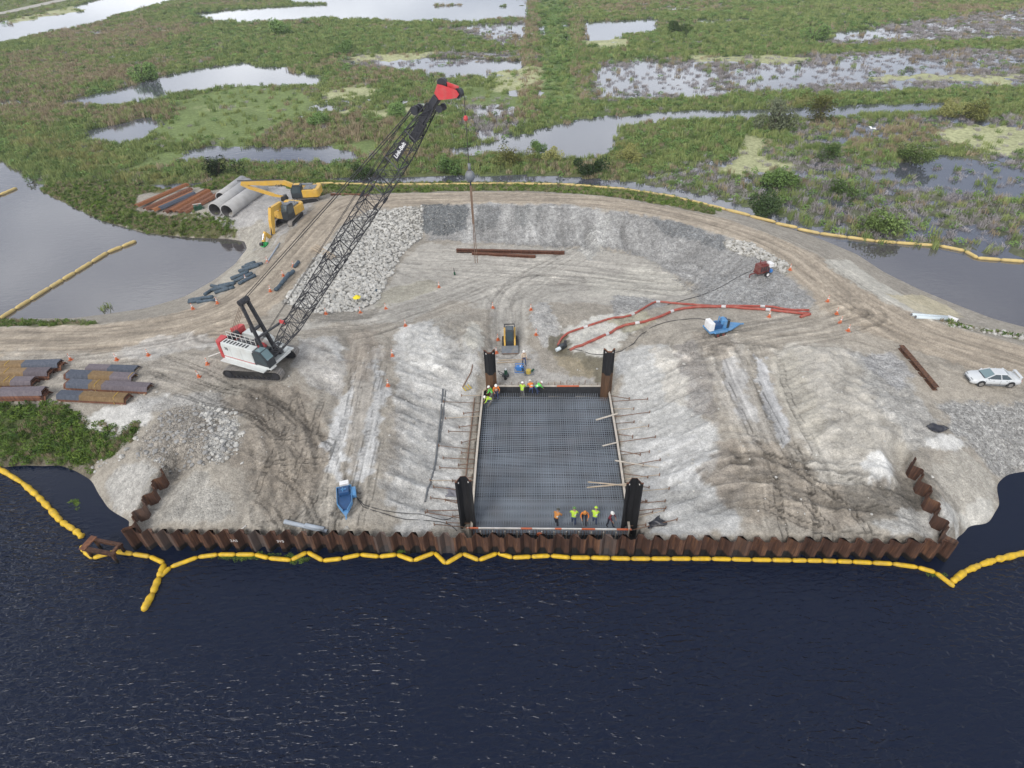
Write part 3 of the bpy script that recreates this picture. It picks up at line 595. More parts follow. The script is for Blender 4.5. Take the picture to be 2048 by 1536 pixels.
# raked furrows on the left flank of the sand heap and on the marl cutting
def furrows(lst, period, amp, axis):
    pts = GP(lst); J, I = win(pts, 1); X, Y = GXX[J, I], GYY[J, I]
    s = sstep(0, 0.8, poly_sd(pts, X, Y)); a, b = axis
    u = X * a + Y * b + 0.5 * fbm(X, Y, 0.4, 140, 2)
    HZ[J, I] += amp * s * np.sin(u * 2 * math.pi / period) * (0.6 + fbm(X, Y, 0.5, 141, 2))
furrows([(1540,720),(1600,690),(1700,860),(1690,920),(1600,880)], 0.62, 0.05, (0.35, 0.94))
furrows([(1640,880),(1720,900),(1700,975),(1640,960)], 0.6, 0.04, (0.8, 0.6))
furrows([(1300,690),(1400,690),(1450,860),(1400,870),(1350,760)], 0.8, 0.04, (0.45, 0.9))
furrows([(790,700),(900,700),(880,900),(780,980)], 1.0, 0.05, (0.8, 0.6))
furrows([(1230,880),(1420,860),(1500,1060),(1320,1066)], 1.3, 0.04, (0.25, 0.97))
# road crowns and berms along the edges
HZ += 0.18 * np.exp(-(line_d(smooth_line(GP([(600,632),(660,646),(740,640),(800,612),(860,590)]), 1), GXX, GYY)[0] / 0.5) ** 2)
HZ = np.where((GYY > 46.5) & (GXX > -25) & (GXX < 35) & (GYY < 78) & (HZ > -0.9), np.maximum(HZ, 0.03), HZ)
HZ = np.where(_psd > -0.14, -0.9, HZ); HZ = np.where(_gap, -0.9, HZ)
HZ = np.where(_front, -2.6, HZ)
# fill kept low inside the two return walls, heaped against them outside
for a_, b_, sg_, zt0, zt1 in ((P(324, 938, 2.6)[:2], WL, 1, 2.75, 2.1), (WR, P(1832, 912, 3.0)[:2], 1, 2.1, 2.9)):
    d_, s2_, al2_ = line_d([a_, b_], GXX, GYY); ln_ = np.linalg.norm(np.asarray(b_) - np.asarray(a_)); zt_ = zt0 + (zt1 - zt0) * al2_ / ln_
    ins_ = (s2_ * sg_ > 0); kin = (1 - sstep(.7, 2.6, d_)) * ins_; kout = (1 - sstep(.2, 1.6, d_)) * (~ins_) * (HZ > -.5)
    HZ = np.where(_front, HZ, HZ * (1 - kin) + np.minimum(HZ, zt_ - 1.15) * kin); HZ = HZ * (1 - kout) + np.maximum(HZ, np.minimum(zt_ - .25, HZ + .8)) * kout

HZ = np.where((_t > 56.9) & (_s > -1.6) & (GXX > 28), np.minimum(HZ, -1.0), HZ); HZ = np.where((_t < 0.1) & (_s > -1.2) & (GXX < -27), np.minimum(HZ, -1.0), HZ)
# ---- soil material
mt, N, L, b = newmat('soil')
at = N.new('ShaderNodeAttribute'); at.attribute_name = 'soil'; gr = N.new('ShaderNodeAttribute'); gr.attribute_name = 'data'
sx = N.new('ShaderNodeSeparateXYZ'); L.new(gr.outputs['Vector'], sx.inputs[0])     # x grain, y tread, z along
al_ = N.new('ShaderNodeAttribute'); al_.attribute_name = 'along'; wt_ = N.new('ShaderNodeAttribute'); wt_.attribute_name = 'wet'
geo = N.new('ShaderNodeNewGeometry')
def nz(sc, det, rough=0.6):
    n = N.new('ShaderNodeTexNoise'); n.inputs['Scale'].default_value = sc; n.inputs['Detail'].default_value = det; n.inputs['Roughness'].default_value = rough
    L.new(geo.outputs['Position'], n.inputs['Vector']); return n.outputs[0]
def mr(x, a, b_, c, d):
    r = N.new('ShaderNodeMapRange'); L.new(x, r.inputs[0])
    for i, q in enumerate((a, b_, c, d)): r.inputs[i + 1].default_value = q
    return r.outputs[0]
def mth(op, a, b_=None):
    q = N.new('ShaderNodeMath'); q.operation = op
    for i, z in enumerate((a, b_)):
        if z is None: continue
        if isinstance(z, (int, float)): q.inputs[i].default_value = z
        else: L.new(z, q.inputs[i])
    return q.outputs[0]
vo = N.new('ShaderNodeTexVoronoi'); vo.inputs['Scale'].default_value = 4.2; L.new(geo.outputs['Position'], vo.inputs['Vector'])
vs2 = N.new('ShaderNodeTexVoronoi'); vs2.inputs['Scale'].default_value = 9.0; L.new(geo.outputs['Position'], vs2.inputs['Vector'])
v_ = mr(nz(2.4, 5, 0.7), 0.3, 0.7, 0.84, 1.15); v2_ = mr(nz(9.0, 4, 0.8), 0.3, 0.7, 0.68, 1.30)
sep = N.new('ShaderNodeSeparateColor'); L.new(vo.outputs['Color'], sep.inputs[0])
sep2 = N.new('ShaderNodeSeparateColor'); L.new(vs2.outputs['Color'], sep2.inputs[0])
stone = mth('MULTIPLY', mr(sep.outputs[0], 0, 1, 0.68, 1.32), mr(sep2.outputs[0], 0, 1, 0.72, 1.28))
gm = N.new('ShaderNodeMix'); gm.data_type = 'FLOAT'; L.new(sx.outputs[0], gm.inputs[0]); gm.inputs[2].default_value = 1.0; L.new(stone, gm.inputs[3])
tr = mth('SINE', mth('MULTIPLY', al_.outputs['Fac'], 2 * math.pi / 0.42))
tm = mth('ADD', 1.0, mth('MULTIPLY', mth('MULTIPLY', tr, sx.outputs[1]), 0.10))
tot = mth('MULTIPLY', mth('MULTIPLY', v_, v2_), mth('MULTIPLY', gm.outputs[0], tm))
mul = N.new('ShaderNodeMix'); mul.data_type = 'RGBA'; mul.blend_type = 'MULTIPLY'; mul.inputs[0].default_value = 1
L.new(at.outputs['Color'], mul.inputs[6]); L.new(tot, mul.inputs[7]); L.new(mul.outputs[2], b.inputs['Base Color'])
L.new(mr(wt_.outputs['Fac'], 0, 1, 0.95, 0.25), b.inputs['Roughness']); b.inputs['Specular IOR Level'].default_value = 0.3
hh = mth('ADD', mth('MULTIPLY', nz(5, 4, 0.7), 0.5), mth('MULTIPLY', mth('MULTIPLY', mth('ADD', vo.outputs['Distance'], vs2.outputs['Distance']), sx.outputs[0]), -0.9))
hh = mth('ADD', hh, mth('MULTIPLY', mth('MULTIPLY', tr, sx.outputs[1]), 0.22))
bp = N.new('ShaderNodeBump'); bp.inputs['Strength'].default_value = 0.9; bp.inputs['Distance'].default_value = 0.14
L.new(hh, bp.inputs['Height']); L.new(bp.outputs[0], b.inputs['Normal'])

# ---- cut the sheet into its pieces of ground
def terrain():
    zc = np.maximum.reduce([HZ[:-1, :-1], HZ[1:, :-1], HZ[:-1, 1:], HZ[1:, 1:]])
    kc = KIND[:-1, :-1]; idx = np.arange(NX * NY).reshape(NY, NX)
    # thin out flat, distant cells is not needed; drop everything under water
    for k, name in ((0, 'ground'), (1, 'dirt_road'), (2, 'gravel_slope'), (3, 'grass_bank'), (4, 'riprap_bank')):
        jj, ii = np.nonzero((kc == k) & (zc > -0.35 if k != 0 else (kc == 0) & (zc > -1.0) & ((zc > -0.35) | (_psd[:-1, :-1] > -1) | _gap[:-1, :-1])))
        q = np.stack([idx[jj, ii], idx[jj, ii + 1], idx[jj + 1, ii + 1], idx[jj + 1, ii]], 1)
        u, inv = np.unique(q, return_inverse=True); q = inv.reshape(q.shape)
        co = np.stack([GXX.ravel()[u], GYY.ravel()[u], HZ.ravel()[u]], 1).astype(np.float32)
        me = bpy.data.meshes.new(name)
        me.vertices.add(len(u)); me.vertices.foreach_set('co', co.ravel())
        me.loops.add(q.size); me.loops.foreach_set('vertex_index', q.ravel().astype(np.int32))
        me.polygons.add(len(q)); me.polygons.foreach_set('loop_start', (np.arange(len(q)) * 4).astype(np.int32))
        me.polygons.foreach_set('use_smooth', np.ones(len(q), bool))
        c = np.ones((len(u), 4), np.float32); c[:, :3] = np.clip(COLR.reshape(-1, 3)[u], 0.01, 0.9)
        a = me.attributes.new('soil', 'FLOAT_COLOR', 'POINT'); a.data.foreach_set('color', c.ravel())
        d = np.stack([GRAIN.ravel()[u], TREAD.ravel()[u], WET.ravel()[u]], 1).astype(np.float32)
        a = me.attributes.new('data', 'FLOAT_VECTOR', 'POINT'); a.data.foreach_set('vector', d.ravel())
        a = me.attributes.new('along', 'FLOAT', 'POINT'); a.data.foreach_set('value', ALONG.ravel()[u].astype(np.float32))
        a = me.attributes.new('wet', 'FLOAT', 'POINT'); a.data.foreach_set('value', WET.ravel()[u].astype(np.float32))
        me.materials.append(M('soil')); me.update(); me.validate()
        o = link(bpy.data.objects.new(name, me)); tag(o, kind='structure')
        if k == 4: globals()['RIP_OBJ'] = o
terrain()

# ================================================================== WATER
def watermat(name, col, rough, amp, sc, stretch, spec=0.5, amp2=0.0, calm=False, dist=0.25, ior=1.333):
    mt, N, L, b = newmat(name)
    g = N.new('ShaderNodeNewGeometry'); mp = N.new('ShaderNodeMapping'); mp.inputs['Scale'].default_value = (*stretch, 1); mp.inputs['Rotation'].default_value = (0, 0, R_(-8))
    L.new(g.outputs['Position'], mp.inputs[0])
    n = N.new('ShaderNodeTexNoise'); n.inputs['Scale'].default_value = sc; n.inputs['Detail'].default_value = 2; n.inputs['Distortion'].default_value = 0.6
    L.new(mp.outputs[0], n.inputs['Vector'])
    n2 = N.new('ShaderNodeTexNoise'); n2.inputs['Scale'].default_value = 0.06; n2.inputs['Detail'].default_value = 3; L.new(g.outputs['Position'], n2.inputs['Vector'])
    r = N.new('ShaderNodeMapRange'); r.inputs[1].default_value = 0.35; r.inputs[2].default_value = 0.65; r.inputs[3].default_value = 0.55; r.inputs[4].default_value = 1.25; L.new(n2.outputs[0], r.inputs[0])
    st = r.outputs[0]
    if calm:
        at = N.new('ShaderNodeAttribute'); at.attribute_name = 'calm'
        q = N.new('ShaderNodeMath'); q.operation = 'MULTIPLY'; L.new(st, q.inputs[0]); L.new(at.outputs['Fac'], q.inputs[1]); st = q.outputs[0]
    q = N.new('ShaderNodeMath'); q.operation = 'MULTIPLY'; q.inputs[1].default_value = amp; L.new(st, q.inputs[0])
    bp = N.new('ShaderNodeBump'); bp.inputs['Distance'].default_value = dist; L.new(q.outputs[0], bp.inputs['Strength']); L.new(n.outputs[0], bp.inputs['Height']); L.new(bp.outputs[0], b.inputs['Normal'])
    b.inputs['Base Color'].default_value = (*col, 1); b.inputs['Roughness'].default_value = rough; b.inputs['IOR'].default_value = ior
    b.inputs['Specular IOR Level'].default_value = spec
watermat('canal_water', (0.0048, 0.0095, 0.026), 0.14, 0.72, 3.0, (0.5, 1.2), spec=0.36, calm=True, dist=0.34)
watermat('pond_water', (0.085, 0.078, 0.08), 0.03, 0.05, 1.2, (0.6, 1.4), ior=2.3)
watermat('marsh_water', (0.075, 0.08, 0.10), 0.05, 0.04, 1.0, (0.7, 1.2), ior=1.9)

def flat(name, pts, z, mat, kind='structure', parent=None):
    me = bpy.data.meshes.new(name); me.from_pydata([(p[0], p[1], z) for p in pts], [], [tuple(range(len(pts)))]); me.materials.append(M(mat)); me.update()
    return tag(link(bpy.data.objects.new(name, me), parent), kind=kind)

def canal():
    xs = np.arange(-120, 121, 1.5); ys = np.arange(-20, 47.5, 1.5)
    X, Y = np.meshgrid(xs, ys); n = X.size
    inl = poly_sd(np.array([P(*q)[:2] for q in [(-400,880),(0,955),(70,1010),(140,1060),(165,1075),(240,1100),(300,1115),(330,1130),(420,1108),(800,1103),(1200,1108),(1600,1112),(1800,1122),(1903,1165),(2048,1110),(2300,1040),(2300,850),(1800,700),(200,700)]]), X, Y)
    c = 1 - 0.93 * sstep(-0.8, 0.8, inl)
    idx = np.arange(n).reshape(X.shape); q = np.stack([idx[:-1, :-1], idx[:-1, 1:], idx[1:, 1:], idx[1:, :-1]], -1).reshape(-1, 4)
    dry = (X > -14) & (X < 20) & ((X - WL[0]) * _wn[0] + (Y - WL[1]) * _wn[1] < -0.1); dry = dry.ravel()
    q = q[~dry[q].all(1)]
    Xf, Yf = X.ravel().copy(), Y.ravel().copy()                 # pull the edge of the sheet onto the wall line
    sv = (Xf - WL[0]) * _wn[0] + (Yf - WL[1]) * _wn[1]; k = dry & (sv > -3.2); Yf[k] -= (-0.1 - sv[k]) * 1.0
    X, Y = Xf, Yf
    me = bpy.data.meshes.new('canal_water'); me.from_pydata(np.stack([X.ravel(), Y.ravel(), 0 * X.ravel()], 1).tolist(), [], q.tolist())
    a = me.attributes.new('calm', 'FLOAT', 'POINT'); a.data.foreach_set('value', c.ravel().astype(np.float32))
    me.materials.append(M('canal_water')); me.update()
    tag(link(bpy.data.objects.new('canal_water', me)), kind='structure')
canal()
_sepL = [P(a, b)[:2] for a, b in [(-400, 200), (0, 285), (200, 375), (480, 410), (700, 395)]]
_sepR = [P(a, b)[:2] for a, b in [(1000, 381), (1200, 376), (1350, 405), (1480, 437), (1600, 468), (1700, 486), (1850, 495), (1945, 515), (2048, 522), (2500, 545)]]
flat('left_pond_water', [(-300, 47.5), (0, 47.5), (0, 80)] + [tuple(p) for p in reversed(_sepL)] + [(-300, _sepL[0][1])], 0, 'pond_water')
flat('right_pond_water', [(0, 80), (0, 47.5), (300, 47.5), (300, _sepR[-1][1])] + [tuple(p) for p in reversed(_sepR)], 0, 'pond_water')
flat('marsh_water', [(-700, _sepL[0][1]), (-300, _sepL[0][1])] + [tuple(p) for p in _sepL] + [(0, 80)] + [tuple(p) for p in _sepR] + [(300, _sepR[-1][1]), (700, _sepR[-1][1]), (700, 1200), (-700, 1200)], 0, 'marsh_water')
# ================================================================== MARSH
MX0, MX1, MY0, MY1, MD = -345.0, 275.0, 62.0, 450.0, 1.0
mxs = np.arange(MX0, MX1, MD); mys = np.arange(MY0, MY1, MD)
MX, MY = np.meshgrid(mxs, mys)
def mp_(lst): return np.array([P(a, b)[:2] for a, b in lst])
def msd(lst, rag=6.0, sc=0.06, seed=0):
    """ragged signed distance of a marsh patch, measured in metres"""
    pts = mp_(lst); s = poly_sd(pts, MX, MY)
    return s + rag * 2 * fbm(MX, MY, sc, 200 + seed, 4) + 0.35 * rag * 2 * fbm(MX, MY, sc * 5, 230 + seed, 3)

_va = fbm(MX, MY, 0.035, 301, 5); _vb = fbm(MX, MY, 0.05, 311, 5); _vc = fbm(MX, MY, 0.12, 321, 4); _vd = fbm(MX, MY, 0.5, 331, 3)
_bd = fbm(MX * .22, MY, 0.06, 341, 4); FIELD = 0.42 + 0.4 * _vb + 0.6 * _vc + sstep(105, 170, MY) * 1.7 * _bd                      # >0 land, <0 open water
GREENW = np.clip(0.66 + 1.6 * _va, 0.15, 1); DRYW = np.clip(0.22 - 1.9 * _va + 1.4 * _vc, 0, 1); SHRW = np.clip(0.25 + 1.6 * _vb, 0, 1)
DEADW = np.clip(0.10 + 1.2 * _vc, 0, 0.6); PALEW = np.zeros_like(MX)
ALG = np.zeros_like(MX); DUCK = np.zeros_like(MX)
DENS = np.ones_like(MX)
def setw(mask, g=None, d=None, s=None, k=None, p=None, dens=None):
    for arr, v in ((GREENW, g), (DRYW, d), (SHRW, s), (DEADW, k), (PALEW, p), (DENS, dens)):
        if v is not None: arr[:] = arr * (1 - mask) + v * mask
def wet(lst, depth=1.0, rag=6.0, seed=0, sc=0.06, soft=2.0):
    mk = sstep(-soft, soft, msd(lst, rag * 1.5, sc, seed) + 1.2); FIELD[:] = FIELD * (1 - mk) - depth * mk * 0.5; return mk
_sl = fbm(MX * .3, MY * 1.2, 0.16, 351, 4); FIELD += sstep(100, 150, MY) * 1.1 * _sl
# dead grey scrub standing in shallow water
for i_, q in enumerate([[(1165,125),(1600,108),(2048,97),(2200,95),(2200,190),(1700,188),(1180,202)],
          [(1200,372),(1350,340),(1480,300),(1650,300),(1850,330),(2048,290),(2250,300),(2250,470),(1950,500),(1750,480),(1500,425),(1330,385)],
          [(1640,85),(1780,50),(2048,15),(2200,0),(2200,80),(1900,85),(1700,95)],
          [(930,255),(960,200),(1050,195),(1040,250),(980,270)], [(830,60),(1060,40),(1060,120),(900,130),(700,140),(720,110)],
          [(1600,250),(1850,230),(2048,240),(2048,290),(1800,300),(1620,290)]]):
    mk = sstep(-3, 3, msd(q, 7, 0.06, 10 + i_))
    FIELD[:] = FIELD * (1 - mk) + mk * ((0.10 if i_ in (1, 5) else 0.0) + 0.9 * _vc + 0.9 * _vd + .8 * _sl)
    setw(mk, g=(.45 if i_ in (1, 5) else .15) + .0 * mk, d=0.2, s=(.4 if i_ in (1, 5) else .15), k=1.0, dens=0.9)
# brown dry reeds
for i_, q in enumerate([[(510,270),(560,240),(700,235),(800,250),(780,290),(640,290),(520,290)], [(640,300),(800,320),(850,355),(740,370),(640,350)],
          [(0,110),(120,95),(200,130),(150,230),(60,300),(0,260)], [(1240,250),(1330,240),(1350,300),(1260,320)], [(1050,50),(1095,40),(1090,110),(1050,110)], [(1130,60),(1165,60),(1175,190),(1140,200)],
          [(1640,250),(1850,240),(1900,290),(1700,300)], [(1020,70),(1080,60),(1075,230),(1030,240)], [(740,300),(1240,330),(1240,365),(760,368)], [(100,60),(420,50),(420,95),(150,120)],
          [(190,220),(330,205),(400,225),(300,240),(220,255)]]):
    setw(sstep(-3, 3, msd(q, 5, 0.08, 30 + i_)) * (0.62 if i_ in (2, 9) else 0.8), g=0.4, d=1.0, s=0.1, k=0.15)
# green stands
for i_, q in enumerate([[(400,55),(900,60),(1050,100),(700,115),(480,120),(280,110)], [(1250,250),(1540,245),(1540,310),(1350,340),(1240,350)], [(620,330),(1240,340),(1240,366),(760,368),(620,362)],
          [(1180,60),(1600,45),(1640,100),(1300,110),(1180,100)], [(1040,200),(1300,205),(1300,232),(1060,250)], [(1700,190),(2200,175),(2200,205),(1700,212)], [(1150,95),(1620,95),(2048,78),(2048,95),(1600,108),(1160,118)]]):
    setw(sstep(-3, 3, msd(q, 5, 0.08, 50 + i_)) * 0.75, g=1.0, d=0.15, s=0.7, k=0.05); FIELD[:] = np.where(msd(q, 4, 0.08, 50 + i_) > 0, np.maximum(FIELD, 0.45), FIELD)
# pale tall grass along the site's edge
for i_, q in enumerate([[(0,235),(60,240),(180,300),(330,330),(380,360),(300,372),(160,335),(40,290),(0,275)], [(980,300),(1050,300),(1050,330),(990,330)], [(480,345),(600,345),(620,362),(500,365)], [(1200,290),(1270,290),(1270,325),(1210,330)], [(1580,200),(1680,200),(1680,235),(1590,235)], [(1850,195),(2000,200),(2000,240),(1880,235)]]):
    setw(sstep(-2, 2, msd(q, 4, 0.08, 70 + i_)) * 0.8, g=0.6, d=0.15, s=0.4, k=0.05, p=0.7)
# open water
wet([(-500,128),(0,86),(95,63),(170,50),(250,25),(345,0),(420,-40),(250,-40),(150,12),(0,44),(-500,110)], 1.6, 1.0, 1)
for i_, q in enumerate([
  [(140,203),(215,185),(300,165),(390,138),(480,128),(500,138),(560,140),(650,150),(640,172),(500,168),(430,178),(370,182),(300,198),(240,208)],
  [(160,268),(200,255),(290,238),(340,252),(270,282),(225,288)], [(335,312),(420,296),(560,298),(640,300),(745,308),(710,322),(560,331),(480,321),(350,328)],
  [(900,302),(1000,285),(1080,262),(1228,232),(1228,300),(1195,309),(1120,312),(1000,304),(930,308)],
  [(1238,240),(1330,226),(1500,223),(1700,214),(1890,209),(1895,219),(1700,227),(1500,236),(1330,238),(1255,247)],
  [(1145,44),(1320,38),(1300,56),(1225,82),(1148,76)], [(410,26),(560,14),(700,5),(1060,14),(1060,36),(900,44),(640,38),(440,46)], [(560,-10),(1060,-5),(1060,10),(600,8)],
  [(940,54),(1060,44),(1060,70),(990,72)], [(760,120),(900,112),(1045,125),(1040,142),(900,150),(800,145)], [(1180,140),(1300,128),(1420,140),(1400,185),(1190,195)], [(1480,140),(1700,120),(1900,115),(1880,150),(1650,170),(1500,180)],
  [(1800,345),(1900,330),(2000,340),(2100,365),(2000,380),(1880,370)], [(1130,372),(1260,372),(1400,402),(1560,445),(1700,490),(1720,520),(1600,500),(1400,430),(1250,392)],
  [(1700,490),(1830,498),(1945,516),(2048,524),(2300,540),(2300,680),(2048,655),(1720,530)], [(-200,300),(0,330),(100,390),(200,440),(300,465),(500,480),(450,570),(0,640),(-300,640)], [(1650,70),(1760,55),(1800,70),(1700,85)], [(640,25),(760,22),(860,30),(700,36)]]):
    wet(q, 1.3, [3, 2, 1.6, 1.0, 0.8, 3, 5, 5, 3, 5, 4, 5, 5, 1.0, 0.6, 0.5, 4, 4][i_], 2 + i_, 0.08, 1.2)
# floating algae and duckweed
def mat_(arr, lst, rag, seed, soft=1.5, dens=0.12):
    mk = sstep(-soft, soft, msd(lst, rag, 0.08, seed)); arr[:] = np.maximum(arr, mk); FIELD[:] = FIELD * (1 - mk) + mk * 0.06
    DENS[:] = DENS * (1 - mk) + dens * mk
for i_, q in enumerate([[(300,258),(345,215),(420,178),(520,172),(600,190),(640,220),(590,245),(520,275),(460,292),(380,285),(310,285)], [(900,170),(1040,175),(1045,215),(930,215)], [(1095,130),(1140,130),(1142,200),(1100,205)], [(1085,0),(1118,0),(1118,50),(1090,50)], [(640,285),(780,280),(780,300),(650,304)], [(300,310),(345,310),(345,328),(310,330)]]):
    mat_(ALG, q, 6, 90 + i_)
for i_, q in enumerate([[(640,185),(720,165),(760,180),(700,200)], [(1000,140),(1050,140),(1045,175),(1005,180)], [(1380,115),(1580,112),(1700,118),(1560,126),(1400,126)], [(1640,150),(1800,145),(2048,150),(2048,175),(1900,165),(1700,165)], [(1880,268),(2048,262),(2100,290),(1960,300),(1880,290)], [(700,115),(860,110),(860,122),(720,128)], [(720,225),(830,215),(870,235),(760,245)], [(1140,80),(1260,78),(1260,92),(1150,96)], [(420,215),(520,205),(520,222),(430,228)], [(1500,250),(1540,330),(1480,345),(1470,320)], [(0,42),(150,12),(160,22),(0,52)]]):
    mat_(DUCK, q, 8, 110 + i_)
# straight dikes: two old paths and the far bank
def dike(lst, wd, hgt_):
    d = line_d(mp_(lst), MX, MY)[0]; mk = 1 - sstep(wd * 0.5, wd, d); FIELD[:] = FIELD * (1 - mk) + np.maximum(FIELD, hgt_) * mk; return mk
setw(dike([(1068,-20),(1062,60),(1058,160),(1050,235)], 2.5, 0.9) * 0.8, g=0.5, d=0.9, s=0.3); setw(dike([(1150,-20),(1155,60),(1170,160),(1185,210)], 3.0, 0.9) * 0.8, g=0.7, d=0.6, s=0.4)
setw(dike([(1040,45),(700,52),(430,56)], 1.8, 0.9), g=1, d=0.3, s=0.4); setw(dike([(1040,120),(800,112),(560,112)], 1.6, 0.8), g=0.8, d=0.5, s=0.4)
setw(dike([(1190,212),(1500,203),(1800,192),(2200,178)], 4.5, 0.9), g=1, d=0.2, s=0.7, k=0); setw(dike([(1160,108),(1400,104),(1700,96),(2200,82)], 4, 0.9), g=1, d=0.3, s=0.5, k=0)
setw(dike([(1150,30),(1400,22),(2048,8)], 5, 0.9), g=1, d=0.4, s=0.4, k=0); setw(dike([(330,335),(600,338),(860,332),(1000,318)], 4, 0.7), g=0.9, d=0.4, s=0.7)
setw(dike([(185,62),(275,36),(390,0)], 4, 1.0), g=0.8, d=0.6, s=0.2)
setw(sstep(-2, 1, msd([(1083,-30),(1122,-30),(1140,100),(1145,215),(1090,225),(1085,100)], 1, .08, 145)), g=.7, d=0, s=1, k=0, dens=.45); _st = sstep(-1, 1, msd([(1090,-30),(1116,-30),(1132,100),(1138,212),(1098,222),(1092,100)], 2, .08, 146)); ALG[:] = np.maximum(ALG, .8 * _st); FIELD[:] = np.maximum(FIELD, .5 * (_st > .3) + FIELD * (_st <= .3))
LEV = msd([(-900,95),(0,43),(150,12),(250,-18),(-400,-60)], 0.8, 0.06, 140); FIELD[:] = np.where(LEV > 0, 1.0, FIELD); setw(sstep(0, 3, LEV), g=0.9, d=0.4, s=0, k=0, dens=0.15); ALG[:] = np.where(LEV > 0, 0, ALG); DUCK[:] = np.where(LEV > 0, 0, DUCK)

# distance of each cell from the site: keep the marsh out of the built ground
inside = (MX > GX0) & (MX < GX1) & (MY < GY1)
hs = hgt(MX, MY); SITE = inside & (hs > -0.45)
near = sstep(-0.9, -0.35, np.where(inside, hs, -1.0))
MZ = np.clip((FIELD + 1.1 * _vd * (1 - np.maximum(ALG, .8 * DUCK)) * (1 - sstep(.5, 1.1, np.abs(FIELD)))) * 0.28, -0.3, 0.22)
_sx = 1024 + FPX * ((MX) * _R[0] + MY * _R[1] + (-HCAM) * _R[2]) / (MY * _F[1] - HCAM * _F[2])
VIS = (_sx > -420) & (_sx < 2470)
# ---- marsh ground sheet
gcol = np.zeros(MX.shape + (3,)); gcol[:] = (0.070, 0.078, 0.030)
tot_ = GREENW + DRYW + DEADW + SHRW + PALEW + 1e-6
gcol = (GREENW[..., None] * np.array((0.10, 0.135, 0.045)) + DRYW[..., None] * np.array((0.125, 0.100, 0.055)) + DEADW[..., None] * np.array((0.115, 0.105, 0.100)) + SHRW[..., None] * np.array((0.075, 0.12, 0.04)) + PALEW[..., None] * np.array((0.16, 0.16, 0.06))) / tot_[..., None]
gcol *= (1 + 0.6 * _vc + 0.5 * _vd)[..., None]
gcol = gcol * (1 - ALG[..., None]) + np.array((0.165, 0.215, 0.080)) * (1 + 0.35 * _vc + 0.35 * _vd)[..., None] * ALG[..., None]
gcol = gcol * (1 - DUCK[..., None]) + np.array((0.38, 0.39, 0.22)) * (1 + 0.4 * _vd + 0.3 * _vc)[..., None] * DUCK[..., None]
_lr = line_d(mp_([(-900,62),(0,28),(100,6),(170,-10)]), MX, MY)[0]; gcol[_lr < 4] = (0.42, 0.40, 0.36)
gcol[(LEV > 0) & (_lr > 4) & (MY > 370)] *= 1.25
mt, N, L, b = newmat('marsh_soil')
at = N.new('ShaderNodeAttribute'); at.attribute_name = 'soil'
g = N.new('ShaderNodeNewGeometry'); n = N.new('ShaderNodeTexNoise'); n.inputs['Scale'].default_value = 1.4; n.inputs['Detail'].default_value = 4; n.inputs['Roughness'].default_value = 0.75
L.new(g.outputs['Position'], n.inputs['Vector']); r = N.new('ShaderNodeMapRange'); r.inputs[1].default_value = 0.3; r.inputs[2].default_value = 0.7; r.inputs[3].default_value = 0.55; r.inputs[4].default_value = 1.45; L.new(n.outputs[0], r.inputs[0])
mul = N.new('ShaderNodeMix'); mul.data_type = 'RGBA'; mul.blend_type = 'MULTIPLY'; mul.inputs[0].default_value = 1
L.new(at.outputs['Color'], mul.inputs[6]); L.new(r.outputs[0], mul.inputs[7]); L.new(mul.outputs[2], b.inputs['Base Color']); b.inputs['Roughness'].default_value = 0.9; b.inputs['Specular IOR Level'].default_value = 0.15

def marsh_mesh():
    Z = np.where(SITE, -0.6, MZ); ny, nx = MX.shape; idx = np.arange(nx * ny).reshape(ny, nx)
    zc = np.maximum.reduce([Z[:-1, :-1], Z[1:, :-1], Z[:-1, 1:], Z[1:, 1:]])
    cls = np.where(ALG > 0.5, 1, np.where(DUCK > 0.5, 2, 0))[:-1, :-1]
    for k, name in ((0, 'marsh_ground'), (1, 'algae_mat'), (2, 'duckweed_mat')):
        jj, ii = np.nonzero((cls == k) & (zc > -0.02) & VIS[:-1, :-1])
        q = np.stack([idx[jj, ii], idx[jj, ii + 1], idx[jj + 1, ii + 1], idx[jj + 1, ii]], 1)
        u, inv = np.unique(q, return_inverse=True); q = inv.reshape(q.shape)
        me = bpy.data.meshes.new(name); me.vertices.add(len(u))
        me.vertices.foreach_set('co', np.stack([MX.ravel()[u], MY.ravel()[u], Z.ravel()[u]], 1).astype(np.float32).ravel())
        me.loops.add(q.size); me.loops.foreach_set('vertex_index', q.ravel().astype(np.int32))
        me.polygons.add(len(q)); me.polygons.foreach_set('loop_start', (np.arange(len(q)) * 4).astype(np.int32)); me.polygons.foreach_set('use_smooth', np.ones(len(q), bool))
        c = np.ones((len(u), 4), np.float32); c[:, :3] = np.clip(gcol.reshape(-1, 3)[u], 0.005, 0.9)
        me.attributes.new('soil', 'FLOAT_COLOR', 'POINT').data.foreach_set('color', c.ravel())
        me.materials.append(M('marsh_soil')); me.update(); me.validate()
        o = link(bpy.data.objects.new(name, me))
        if k == 0: tag(o, kind='structure')
        else: tag(o, ['', 'bright green algae film floating on the marsh pools', 'pale yellow green duckweed floating between the reed stands'][k], ['', 'algae', 'duckweed'][k], kind='stuff')
marsh_mesh()

